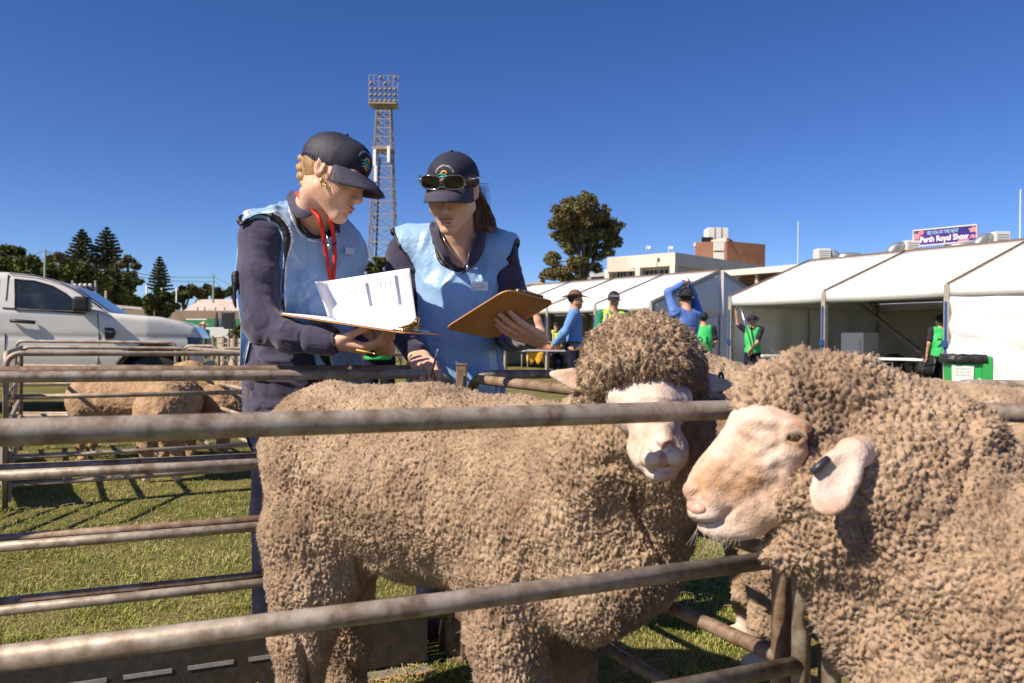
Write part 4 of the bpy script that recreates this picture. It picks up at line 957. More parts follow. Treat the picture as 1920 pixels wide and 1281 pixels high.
p0 = P(697, 662, 2.31); t = thing('pen', p0, 'yellow tipped pen pinched in the red lanyard woman\'s fingers', 'pen')
MB().tube([P(668, 656, 2.30), P(700, 663, 2.30)], .0025, 8).build('barrel', 'pen_yellow' if 'pen_yellow' in M else mat('pen_yellow', (.75, .5, .08), None, .3), t); MB().tube([P(700, 663, 2.30), P(707, 665, 2.30)], [.0036, .0008], 8).build('tip', 'gold', t)

# ---------------------------------------------------------------- woman with the brown clipboard
_r = [nv(P(x, y, 1.0) - CO) for x, y in ((832, 616), (926, 635), (1042, 566), (950, 542))]
_k = np.linalg.solve(np.array([_r[0], _r[2], -_r[3]]).T, _r[1] * 2.37); BC = (P(832, 616, _k[0]), P(926, 635, 2.37), P(1042, 566, _k[1]), P(950, 542, _k[2]))
BN = (BC[1] - BC[0]).cross(BC[3] - BC[0]).normalized(); BN = BN if BN.z > 0 else -BN
def on_board(px, py, off=0):
    v = P(px, py, 1.0) - CO; k = (BC[0] - CO).dot(BN) / v.dot(BN); return CO + v * k - BN * off
HW = on_board(1008, 620, .030); print('board', BC, BN, HW)
def woman_two():
    t = thing('person', (P(850, 700, 2.9).x, 2.9, 0), 'woman in navy cap with sunglasses on it, blue satin bib, holding a brown clipboard', 'person')
    hs = 1.08; fw = Vector((-.17, -.88, -.38)).normalized(); B = basis(fw, (.03, 0, 1)); hc = P(849, 358, 2.68)
    b = S(); L = head(b, hc, B, hs, neck=(P(860, 450, 2.82), .058))
    b.cone(P(860, 450, 2.82), P(858, 500, 2.86), .060, .09, k=.04); b.cone(P(856, 490, 2.88), P(852, 720, 2.9), .10, .09, k=.04)
    b.cone(P(856, 480, 2.87), P(768, 470, 2.87), .06, .045, k=.03); b.chain([(P(768, 470, 2.87), .045), (P(748, 600, 2.82), .032), (P(776, 664, 2.70), .023)], k=.015)
    b.cone(P(856, 480, 2.87), P(935, 475, 2.87), .06, .045, k=.03); b.chain([(P(935, 475, 2.87), .045), (P(962, 625, 2.88), .034), (HW, .022)], k=.015)
    hand(b, P(780, 664, 2.69), (.30, -.78, -.30), (0, .35, -.9), 'R', curl=(.55, .62, .62, .66), tc=.45, s=1.18, td=(.45, .85, .3))
    hand(b, HW, on_board(950, 596) - on_board(1008, 618), BN, 'L', curl=(.16, .15, .17, .22), tc=.05, s=1.06, td=(.35, .6, 1.2), spread=1.0)
    b.chain([(P(820, 740, 2.9), .085), (P(815, 950, 2.9), .06), (P(812, 1130, 2.92), .04)], k=.03); b.chain([(P(885, 740, 2.9), .085), (P(890, 950, 2.9), .06), (P(892, 1130, 2.92), .04)], k=.03)
    skin(b, .0030, 'body', 'skin_fair', t, amp=.0003)
    for q in (-1, 1):
        MB().tube([L(q * .016, .0915, .013), L(q * .030, .0900, .018), L(q * .046, .078, .014)], [.0016, .0022, .0010], 5).build('eyebrow', 'brow', t)
        MB().tube([L(q * .017, .0915, -.0060), L(q * .030, .0935, -.0078), L(q * .044, .083, -.0060)], [.0008, .0014, .0008], 5).build('eyelashes', 'lash_dark', t)
    lp = S(); lp.ell(L(0, .0935, -.0662), np.array((.0215, .0088, .0040)) * hs, B); lp.ell(L(0, .0915, -.0760), np.array((.0170, .0092, .0050)) * hs, B, k=.002)
    lp.chain([(L(-.024, .083, -.0705), .0013), (L(0, .1035, -.0715), .0019), (L(.024, .083, -.0705), .0013)], k=.002, op=1); part('lips', *lp.mesh(.0016), 'lip', t)
    cap_shape(L, B, hs, t, mesh_back=False)
    # hair and ponytail
    h = S(); h.ell(L(0, -.022, .012), np.array((.078, .094, .080)) * hs, B); Bm = Matrix(B.tolist()); h.plane(L(0, .012, 0), Bm @ Vector((0, 1, -.2))); h.plane(L(0, 0, .05), Bm @ Vector((0, 0, 1))); h.plane(L(0, 0, -.06), Bm @ Vector((0, .3, -1)), k=.01)
    h.chain([(P(880, 350, 2.80), .035), (P(893, 385, 2.82), .036), (P(905, 412, 2.80), .030), (P(920, 430, 2.76), .014)], k=.02); h.cone(P(888, 380, 2.80), P(895, 428, 2.79), .028, .02, k=.02)
    h.ell(L(.084, -.004, -.002), np.array((.018, .021, .032)) * hs, B, k=.004, op=1); h.ell(L(-.084, -.004, -.002), np.array((.018, .021, .032)) * hs, B, k=.004, op=1)
    hh = cloth(h, .0035, 'hair', 'hair_brown', t, amp=.004, seed=14, freq=(50, 50, 9), fine=.001)
    m_ = MB(); r = np.random.default_rng(8)
    for i in range(150):
        a = r.random(); p = P(880 + 12 * a, 352 + 10 * r.random(), 2.80 - .05 * r.random()); e = P(895 + 36 * a + 4 * r.normal(), 428 + 12 * r.random() - 10 * (1 - a), 2.74 + .05 * r.random())
        mdl = P(900 + 14 * a + 3 * r.normal(), 385 + 12 * r.random(), 2.76 + .04 * r.random()); m_.tube([p, p.lerp(mdl, .5), mdl, mdl.lerp(e, .55) + Vector((.006, 0, 0)), e], [.0016, .0016, .0015, .0012, .0005], 4, cap=False)
    for i in range(40):
        p = P(893 + 8 * r.random(), 342 + 25 * r.random(), 2.72); q = p + Vector((.015 + .03 * r.random(), 0, -.01 - .05 * r.random())); m_.tube([p, p.lerp(q, .5) + Vector((.01, 0, .008)), q], .00035, 3, cap=False)
    m_.build('loose_strands', 'hair_brown', hh)
    # sunglasses resting on the cap
    g = thing('sunglasses', L(0, .10, .05), 'dark lens safety sunglasses resting above the cap brim of the ponytailed woman', 'sunglasses')
    for q in (-1, 1):
        pts = []
        for k in range(20):
            a = 2 * math.pi * k / 20; x = q * .035 + .031 * (abs(math.cos(a)) ** .6) * (1 if math.cos(a) > 0 else -1); z = .050 + .021 * (abs(math.sin(a)) ** .7) * (1 if math.sin(a) > 0 else -1)
            pts.append(L(x, .118 - 2.6 * (x * x), z))
        MB().prism(pts, (0, 0, 0), (Bm @ Vector((0, -.003, 0)))).build('lens', 'lens', g, sm=False)
        MB().tube(pts + pts[:2], .0022, 6, cap=False).build('rim', 'clear_frame', g)
        MB().tube([L(q * .062, .108, .056), L(q * .078, .088, .056), L(q * .089, .04, .050), L(q * .092, -.02, .036)], [.004, .0055, .004, .003], 6).build('temple_arm', 'clear_frame', g)
        MB().raw([L(q * .066, .104, .068), L(q * .090, .055, .062), L(q * .090, .055, .038), L(q * .066, .104, .036)], [(0, 1, 2, 3)]).build('side_shield', 'lens', g, sm=False, solid=.0015)
    MB().tube([L(-.006, .120, .056), L(.006, .120, .056)], .0032, 6).build('bridge', 'clear_frame', g)
    # shirt
    s_ = S(); s_.ell(P(855, 520, 2.88), (.155, .115, .15), k=.05); s_.cone(P(855, 560, 2.88), P(852, 720, 2.90), .135, .145, k=.04); s_.cone(P(856, 470, 2.87), P(770, 468, 2.87), .075, .062, k=.04); s_.cone(P(856, 470, 2.87), P(936, 474, 2.87), .075, .062, k=.04)
    s_.chain([(P(764, 472, 2.87), .066), (P(752, 540, 2.85), .060), (P(745, 605, 2.81), .055), (P(776, 660, 2.70), .040)], k=.03)
    s_.chain([(P(938, 478, 2.87), .066), (P(958, 560, 2.88), .060), (P(956, 628, 2.87), .053), (HW.lerp(P(956, 628, 2.87), .25), .036)], k=.03)
    s_.chain([(P(812, 425, 2.78), .009), (P(820, 455, 2.75), .009), (P(840, 490, 2.75), .008), (P(862, 515, 2.75), .007)], k=.015); s_.chain([(P(905, 425, 2.82), .009), (P(902, 460, 2.77), .009), (P(888, 490, 2.75), .008), (P(868, 515, 2.75), .007)], k=.015)
    s_.chain([(P(815, 425, 2.80), .018), (P(860, 430, 2.90), .018), (P(905, 428, 2.84), .018)], k=.02)
    s_.cone(hc, P(862, 460, 2.78), .055, .058, k=.006, op=1); s_.cone(P(862, 450, 2.74), P(864, 500, 2.70), .060, .016, k=.006, op=1)
    cloth(s_, .0038, 'shirt', 'navy_shirt', t, amp=.006, seed=39, freq=(10, 10, 14), rdg=.009, rf=(7, 7, 17))
    for nm, rows in (('collar_flap', (((811, 414, 2.80), (806, 430, 2.755), (816, 462, 2.72), (832, 490, 2.715)), ((822, 420, 2.76), (824, 444, 2.72), (836, 470, 2.70), (850, 500, 2.705)))), ('collar_flap', (((896, 422, 2.78), (892, 444, 2.73), (882, 476, 2.71), (868, 502, 2.705)), ((908, 420, 2.82), (912, 436, 2.77), (906, 466, 2.735), (890, 496, 2.715))))):
        MB().grid([P(x, y, d) for row in rows for (x, y, d) in row], 2, 4).build(nm, 'navy_shirt', t, solid=.005)
    # bib
    v = S(); v.ell(P(855, 520, 2.88), (.168, .128, .165), k=.05); v.cone(P(855, 560, 2.88), P(852, 720, 2.90), .148, .160, k=.04); v.cone(P(856, 468, 2.87), P(770, 466, 2.87), .090, .083, k=.04); v.cone(P(856, 468, 2.87), P(936, 472, 2.87), .087, .077, k=.04)
    v.cone(P(852, 720, 2.90), P(850, 800, 2.90), .165, .175, k=.03)
    vs = v; cu = S()
    cu.chain([(P(738, 482, 2.87), .090), (P(730, 560, 2.82), .098), (P(732, 640, 2.80), .085)], k=.01); cu.chain([(P(976, 484, 2.87), .070), (P(986, 560, 2.87), .088), (P(988, 640, 2.87), .085)], k=.01)
    cu.ell(P(860, 440, 2.74), (rp(49, 2.74), .15, rp(68, 2.74))); cu.cone(hc, P(860, 436, 2.87), .07, .082, k=.02)
    cut_vest(v, cu, 'bib', 'satin_blue', t, amp=.006, seed=51, freq=(10, 10, 5), fine=.0010, rdg=.015, rf=(12, 12, 3.5))
    q = [hit(vs, x, y, 2.4, off=.019) for x, y in ((884, 528), (915, 528), (915, 545), (884, 545))]; q[2].y = q[1].y; q[3].y = q[0].y
    tg = MB().raw(q, [(3, 2, 1, 0)]).build('name_tag', 'white', t, sm=False, solid=.0012)
    ux = (q[1] - q[0]).normalized(); mid = (q[0] + q[2]) / 2 + Vector((0, -.004, 0))
    for k, tx in enumerate(('Katie Casley', 'Narrogin Max 17')): lettering(tx, lambda u, v_: mid + ux * u + Vector((0, 0, v_ + .002 - .009 * k)), 0, .0075, 'lettering', 'ink', tg)
    MB().tube([P(822, 425, 2.72), P(835, 455, 2.68), P(852, 478, 2.68), P(868, 490, 2.67), P(876, 500, 2.67), P(880, 470, 2.68), P(882, 440, 2.72)], .0011, 4).build('necklace', 'silver', t); MB().ell(P(876, 502, 2.665), (.004, .002, .006)).build('pendant', 'silver', t)
    MB().tube([HW.lerp(P(956, 628, 2.87), .12) + Vector((.014 * math.sin(a) * .3 + .026 * math.cos(a), .004, .026 * math.sin(a))) for a in np.linspace(0, 6.283, 18)], .004, 6, cap=False).build('wrist_watch', 'black', t)
    tr = S(); tr.ell(P(852, 770, 2.9), (.17, .12, .12), k=.04); tr.chain([(P(820, 780, 2.9), .095), (P(815, 950, 2.9), .075), (P(812, 1140, 2.92), .06)], k=.03); tr.chain([(P(885, 780, 2.9), .095), (P(890, 950, 2.9), .075), (P(892, 1140, 2.92), .06)], k=.03)
    cloth(tr, .006, 'trousers', 'navy_trouser', t, amp=.008, seed=61, freq=(12, 12, 6))
    for x in (812, 892):
        g0 = P(x, 1150, 2.92); bo = S(); bo.cone((g0.x, g0.y, .10), (g0.x, g0.y, .05), .05, .045); bo.cone((g0.x, g0.y, .05), (g0.x, g0.y - .14, .04), .048, .038, k=.03); bo.plane((0, 0, .002), (0, 0, -1)); part('boot', *bo.mesh(.008), 'boot', t)
woman_two()
def clipboard_two():
    a, b, c, d = BC
    t = thing('clipboard', (a + c) / 2, 'bare brown hardboard clipboard seen from underneath, metal clip on its far end', 'clipboard')
    bo, n = board_mesh([a, b, c, d], .0035, 'masonite', t, rd=.03)
    n = n if n.z > 0 else -n; ed = (d - c).normalized(); inw = ((a + b) / 2 - (c + d) / 2).normalized()
    clip_parts((c + d) / 2 + inw * .012 + n * .004, ed, n, 'brass_dull', t, wd=.10)
    q = P(883, 622, 2.40) - n * .004; MB().tube([q + ed * .012, q + ed * .012 + inw * .006, q - ed * .012 + inw * .006, q - ed * .012, q + ed * .012], .0012, 5).build('hanging_slot', 'brass_dull', t)
    for s in (.3, .7): MB().ell(c.lerp(d, s) + inw * .02 - n * .003, .004).build('rivet', 'brass_dull', t)
    m0 = (a + c) / 2; board_mesh([m0 + (q - m0) * .9 + n * .003 for q in (a, b, c, d)], .0016, 'paper', t, 'paper_stack', rd=.002)
clipboard_two()
p0 = P(822, 655, 2.56); p1 = P(806, 712, 2.55); t = thing('ballpoint_pen', p0, 'clear ballpoint pen with dark end held over the rail by the ponytailed woman', 'pen')
MB().tube([p0.lerp(p1, .12), p1.lerp(p0, .06)], .0040, 8).build('barrel', 'clear_frame', t); MB().tube([p0, p0.lerp(p1, .12)], .0044, 8).build('cap', 'ink', t); MB().tube([p1.lerp(p0, .06), p1], [.003, .0008], 8).build('tip', 'steel', t)
# ================================================================ background sheep
def bg_sheep(px, d, hdg, s, label, head_turn=0, mt='wool_far', h=.011, cell=.034, amp=.010):
    X = P(px, 640, d); o = Vector((X.x, X.y, 0)); t = thing('merino_sheep', o, label, 'sheep')
    fx = Vector((math.cos(hdg), math.sin(hdg), 0)); rt = Vector((fx.y, -fx.x, 0)); Bq = np.array([fx, -rt, Vector((0, 0, 1))]).T
    L = lambda x, y, z: o + (fx * x + rt * y + Vector((0, 0, z))) * s
    f = S(); f.cone(L(-.36, 0, .60), L(.30, 0, .62), .225 * s, .235 * s, k=.05); f.ell(L(-.42, 0, .57), np.array((.16, .20, .21)) * s, Bq, k=.06)
    f.cone(L(.34, 0, .66), L(.55, 0, .80), .19 * s, .125 * s, k=.06); f.ell(L(.36, 0, .52), np.array((.15, .19, .2)) * s, Bq, k=.05)
    ha = hdg + head_turn; hf = Vector((math.cos(ha), math.sin(ha), 0)); hr = Vector((hf.y, -hf.x, 0)); hc = L(.62, 0, .86)
    H = lambda x, y, z: hc + (hf * x + hr * y + Vector((0, 0, z))) * s
    f.ell(H(.0, 0, .03), np.array((.115, .105, .085)) * s, np.array([hf, -hr, Vector((0, 0, 1))]).T, k=.03); f.ell(H(-.03, 0, -.05), .10 * s, k=.04)
    for (x, y) in ((-.40, .12), (-.40, -.12), (.34, .11), (.34, -.11)):
        f.chain([(L(x, y, .50), .105 * s), (L(x, y, .30), .062 * s), (L(x, y, .13), .044 * s)], k=.03)
    f.ell(L(-.58, 0, .56), np.array((.04, .045, .08)) * s, Bq, k=.02)
    fleece(f, h, 'fleece', mt, t, cell=cell, amp=amp, fine=.5, locks=0, seed=int(px) % 90 + 3, fold=.012)
    b = S(); b.cone(H(.02, 0, .0), H(.16, 0, -.12), .062 * s, .042 * s, k=.02); b.ell(H(.175, 0, -.125), .043 * s, k=.02)
    for q in (-1, 1): b.ell(H(-.01, q * .155, .0), np.array((.028, .075, .012)) * s, np.array([hf, hr, Vector((0, 0, 1))]).T, k=.02)
    b.cone(H(0, 0, -.03), L(.3, 0, .62), .06 * s, .10 * s, k=.03); b.cone(L(.3, 0, .60), L(-.38, 0, .58), .12 * s, .12 * s, k=.03)
    for (x, y) in ((-.40, .12), (-.40, -.12), (.34, .11), (.34, -.11)):
        b.chain([(L(x, y, .50), .05 * s), (L(x, y, .16), .030 * s), (L(x, y, .05), .024 * s)], k=.02); b.ell(L(x + .02, y, .03), np.array((.045, .034, .032)) * s, Bq, k=.015)
    b.plane((0, 0, .001), (0, 0, -1)); skin(b, h * .8, 'body', 'sheep_tan', t)
    for q in (-1, 1): MB().ell(H(.075, q * .052, -.02), .010 * s, 8, 6).build('eye', 'eye_amber', t)
    MB().ell(H(.212, 0, -.118), np.array((.012, .022, .018)) * s, 8, 6).build('nose', 'nose_pink', t)
    return t
bg_sheep(240, 6.75, .02, .84, 'brown merino standing sideways in the left pen, its rump at the left', .2)
bg_sheep(322, 6.05, 1.80, .86, 'brown merino seen from behind, rump and tail towards the camera, in the left pen', -.5)
bg_sheep(492, 6.6, 3.5, .88, 'merino with pale face and ear peeking out left of the woman\'s hip', .4)
bg_sheep(1640, 2.62, 3.10, 1.12, 'merino standing in the pen behind the two rams, mostly in their shade', .3, mt='wool', h=.0055, cell=.014, amp=.010)
bg_sheep(2290, 2.15, .08, 1.10, 'merino whose back shows above the rail at the right edge', .3, mt='wool', h=.0055, cell=.014, amp=.010)

# ================================================================ background people
mat('shirt_blue', (.10, .24, .56), (.14, .30, .64), .85, 6, .4, 60, bdist=.01); mat('shirt_royal', (.075, .16, .46), (.10, .21, .54), .8, 6, .4, 60, bdist=.01); mat('vest_green', (.02, .42, .10), (.04, .52, .14), .7, 5, .4, 40, bdist=.01)
mat('hi_vis', (.62, .85, .03), (.70, .92, .06), .7, 5); mat('green_sleeve', (.01, .16, .09), (.02, .22, .13), .8, 6); mat('reflective', (.32, .32, .32), None, .5); mat('hat_brown', (.12, .055, .038), (.18, .09, .06), .85, 20); mat('hat_navy', (.016, .016, .028), None, .9); mat('belt', (.03, .018, .012), None, .5)
mat('hair_dark', (.03, .018, .012), None, .7); mat('turquoise', (.10, .42, .45), None, .8); mat('hat_pink', (.62, .42, .33), None, .8)
def bg_person(px, d, ht, yaw, label, arms, shirt, trousers='navy_trouser', vest=None, hat=None, hatm='hat_navy', num=None, h=.015, lean=0, sleeves='long', legs=True, tilt=0, seat=False):
    X = P(px, 640, d); o = Vector((X.x, X.y, 0)); t = thing('person', o, label, 'person'); s = ht / 1.75
    fw = Vector((math.cos(yaw), math.sin(yaw), 0)); rt = Vector((fw.y, -fw.x, 0)); B = np.array([rt, fw, Vector((0, 0, 1))]).T
    L = lambda x, y, z: o + (rt * x + fw * (y + lean * max(0, z - .9)) + Vector((0, 0, z))) * s
    hc = L(0, .02, 1.60); hb = basis(fw + Vector((0, 0, tilt)), (0, 0, 1)) if tilt else B
    b = S(); LH = head(b, hc, hb, s, neck=(L(0, -.01, 1.44), .058 * s)); sh = [L(q * .175, 0, 1.40) for q in (-1, 1)]
    b.cone(L(0, 0, 1.42), L(0, 0, 1.0), .08 * s, .10 * s, k=.04)
    ah = []
    for q, (el, wr, hd) in zip((-1, 1), arms):
        E_, W_ = L(*el), L(*wr); S0 = sh[0 if q < 0 else 1]; b.chain([(S0, .045 * s), (E_, .036 * s), (W_, .026 * s)], k=.02); dr = rt * hd[0] + fw * hd[1] + Vector((0, 0, hd[2])); dr.normalize()
        n_ = Vector((0, 0, 1)).cross(dr); n_ = n_ if n_.length > .1 else Vector((1, 0, 0)); hand(b, W_, dr, n_, 'R' if q > 0 else 'L', curl=(.35, .4, .45, .5), s=s); ah.append((S0, E_, W_))
    for q in (-1, 1):
        if seat: b.chain([(L(q * .10, 0, .62), .08 * s), (L(q * .11, .38, .58), .06 * s), (L(q * .11, .36, .08), .04 * s)], k=.03)
        else: b.chain([(L(q * .09, 0, .92), .085 * s), (L(q * .10, .01, .50), .058 * s), (L(q * .11, 0, .08), .038 * s)], k=.03)
    skin(b, h * .66 if d < 14 else h * .85, 'body', 'skin_tan', t, amp=0)
    c = S(); R3 = B
    c.ell(L(0, 0, 1.24), np.array((.185, .125, .22)) * s, R3, k=.05); c.ell(L(0, .02, 1.02), np.array((.17, .125, .16)) * s, R3, k=.05); c.cone(sh[0], sh[1], .072 * s, .072 * s, k=.04)
    for (a, e, w_) in ah:
        if sleeves == 'long': c.chain([(a, .068 * s), (e, .056 * s), (w_, .042 * s)], k=.03)
        else: c.cone(a, a.lerp(e, .7), .068 * s, .066 * s, k=.03)
    c.cone(hc, L(0, 0, 1.45), .055 * s, .062 * s, k=.004, op=1)
    cloth(c, h, 'shirt', shirt, t, amp=.012, seed=int(px), freq=(8, 8, 12), fine=0)
    if vest:
        v = S(); v.ell(L(0, 0, 1.22), np.array((.195, .142, .25)) * s, R3, k=.04); v.cone(L(0, 0, 1.10), L(0, .01, .90), .165 * s, .175 * s, k=.05); v.cone(L(-.11, 0, 1.40), L(.11, 0, 1.40), .085 * s, .085 * s, k=.04)
        for q in (-1, 1): v.cone(L(q * .235, 0, 1.50), L(q * .25, 0, .95), .085 * s, .07 * s, k=.005, op=1)
        v.cone(hc, L(0, .03, 1.42), .07 * s, .085 * s, k=.004, op=1); v.plane(L(0, 0, .86), (0, 0, -1))
        vo = cloth(v, h * .8, 'vest', vest, t, amp=.010, seed=int(px) + 5, freq=(8, 8, 5), fine=0)
        def sidey(x, z, sg):
            o_ = nv(L(x, sg * .6, z)); dd = nv(fw * -sg); tt = 0
            for _ in range(40):
                e = float(v.ev((o_ + dd * tt)[None])[0]); tt += e * .9
                if abs(e) < 5e-4: break
            return Vector(o_ + dd * (tt - .012))
        if num: lettering(num, lambda u, q: sidey(u, 1.06 + q, -1), 0, .26, 'number', 'piping', vo)
        if vest == 'hi_vis':
            for q in (-1, 1): strip([sidey(q * .105, z, 1) for z in (1.42, 1.34, 1.26, 1.16, 1.05, .95)], .05 * s, 'reflective_strip', 'reflective', vo, nrm=fw)
    tr = S()
    if seat:
        tr.ell(L(0, .02, .62), np.array((.17, .15, .12)) * s, R3, k=.04)
        for q in (-1, 1): tr.chain([(L(q * .10, .05, .60), .095 * s), (L(q * .11, .40, .58), .075 * s), (L(q * .11, .38, .12), .06 * s)], k=.02)
    else:
        tr.ell(L(0, 0, .93), np.array((.168, .125, .13)) * s, R3, k=.04)
        for q in (-1, 1): tr.chain([(L(q * .085, 0, .86), .098 * s), (L(q * .10, .01, .48), .075 * s), (L(q * .11, 0, .07), .062 * s)], k=.02)
    cloth(tr, h, 'trousers', trousers, t, amp=.010, seed=int(px) + 9, freq=(9, 9, 6), fine=0)
    if not vest: MB().tube([L(.172 * math.cos(a), .128 * math.sin(a), 1.0) for a in np.linspace(0, 6.283, 25)], .018 * s, 6, cap=False).build('belt', 'belt', t)
    for q in (-1, 1):
        y0 = .36 if seat else 0; bo = S(); bo.cone(L(q * .11, y0 - .01, .11), L(q * .11, y0, .05), .05 * s, .045 * s); bo.cone(L(q * .11, y0, .045), L(q * .12, y0 + .13, .035), .045 * s, .036 * s, k=.03); bo.plane((0, 0, .002), (0, 0, -1)); part('boot', *bo.mesh(.014), 'boot', t)
    hr_ = S(); hr_.ell(LH(0, -.02, .03), np.array((.079, .096, .088)) * s, hb); hr_.plane(LH(0, .02, 0), Vector(hb[:, 1]) + Vector((0, 0, -.3))); hr_.plane(LH(0, 0, -.045), (0, 0, -1)); part('hair', *hr_.mesh(.012), 'hair_dark', t)
    if hat:
        q = S(); wide = {'brim': .085, 'bucket': .10, 'cap': .0}[hat]
        q.ell(LH(0, -.01, .045), np.array((.088, .105, .10)) * s, hb); q.plane(LH(0, 0, .040), -Vector(hb[:, 2])); ho = part('hat', *q.mesh(.009), hatm, t)
        P_ = []; nu = 25 if hat != 'cap' else 13
        for i in range(nu):
            a = 2 * math.pi * i / (nu - 1) if hat != 'cap' else math.radians(90 - 45 + 90 * i / (nu - 1))
            for j in range(4):
                w1 = .010 + (wide if hat != 'cap' else .055) * j / 3 * (.6 if hat == 'brim' and abs(math.cos(a)) > .8 else 1)
                z = .044 + (.045 * (abs(math.cos(a)) ** 3) * (j / 3) - .012 * j / 3 if hat == 'brim' else -.060 * j / 3 * (wide > .1) - .012 * j / 3)
                P_.append(LH((.080 + w1 * (.62 if hat == 'bucket' else 1)) * math.cos(a), -.01 + (.097 + w1 * (.62 if hat == 'bucket' else 1)) * math.sin(a), z))
        MB().grid(P_, nu, 4).build('brim', hatm, ho, solid=.006)
        if hat == 'brim': MB().tube([LH(.089 * math.cos(a), -.01 + .106 * math.sin(a), .058) for a in np.linspace(0, 6.283, 25)], .007, 6, cap=False).build('hat_band', 'belt', ho)
    return t, L, LH
down = lambda q: ((q * .235, -.02, 1.13), (q * .24, .06, .90), (0, .15, -1))
t, L, LH = bg_person(1076, 11.3, 1.78, -.12, 'man in brown broad brimmed hat and light blue work shirt, hands behind him', [((-.22, -.10, 1.14), (-.06, -.24, 1.0), (.6, -.8, -.3)), ((.24, -.12, 1.14), (.10, -.26, .98), (-.2, -.9, -.5))], 'shirt_blue', hat='brim', hatm='hat_brown', h=.012)
MB().box(L(.175, .02, .96), (.02, .035, .045)).build('belt_pouch', 'belt', t, sm=False)
t, L, LH = bg_person(1150, 11.9, 1.80, -1.62, 'man in black cap and yellow hi vis vest over green shirt, hand at chin', [((-.235, .0, 1.15), (-.20, .10, .93), (0, .2, -1)), ((.25, .06, 1.16), (.06, .19, 1.30), (-.6, .1, .7))], 'green_sleeve', vest='hi_vis', hat='cap', tilt=-.25, h=.012)
lettering('STARK', lambda u, v: LH(-u, .098 + 0 * u, .075 + v), 0, .045, 'lettering', 'white', t)
bg_person(1286, 11.0, 1.80, 1.9, 'man in royal blue shirt seen from behind, both hands clasped on his head', [((-.22, .10, 1.68), (-.06, -.02, 1.80), (.9, .1, .1)), ((.20, .16, 1.66), (.07, .02, 1.80), (-.9, 0, .1))], 'shirt_royal', hat='bucket', hatm='hat_navy', h=.012)
bg_person(1319, 15.0, 1.62, 1.35, 'person from behind in green bib with the number 21 and dark bucket hat', [down(-1), ((.24, .0, 1.14), (.20, .18, 1.02), (-.2, .9, .2))], 'hat_navy', vest='vest_green', hat='bucket', num='21', sleeves='short')
t, L, LH = bg_person(1411, 17.2, 1.66, -1.9, 'person in green bib and bucket hat pulling on a pole at the tent corner', [((-.10, .16, 1.10), (.06, .20, .93), (.2, .4, -.8)), ((.33, .06, 1.52), (.36, .12, 1.76), (.1, .1, 1))], 'hat_navy', vest='vest_green', hat='bucket', sleeves='short', tilt=-.5)
a = P(1387, 572, 17.0); b_ = P(1414, 664, 16.9); o = MB().tube([a, b_], .018, 8).build('ratchet_pole', 'steel', None); tag(o, 'thin metal pole slanting down in the hands of the person at the tent corner', 'pole')
bg_person(1763, 15.4, 1.64, 1.5, 'person from behind in green bib with the number 22 beside the recycling bin', [down(-1), down(1)], 'hat_navy', vest='vest_green', hat='bucket', num='22', sleeves='short')
bg_person(712, 8.6, 1.66, 1.7, 'person in green and white bib glimpsed between the two women below the papers', [down(-1), down(1)], 'white', vest='vest_green', hat=None)
bg_person(1042, 24.2, 1.60, -1.4, 'person in lime vest sitting in the shade of the left marquee', [((-.22, .1, 1.1), (-.12, .28, .98), (.2, .9, 0)), ((.22, .1, 1.1), (.12, .28, .98), (-.2, .9, 0))], 'hat_navy', vest='hi_vis', hat='cap', seat=True, h=.02)
bg_person(381, 24.0, 1.50, -.6, 'person in pink sun hat and turquoise shirt near the pickup bumper', [down(-1), down(1)], 'turquoise', hat='brim', hatm='hat_pink', h=.02)

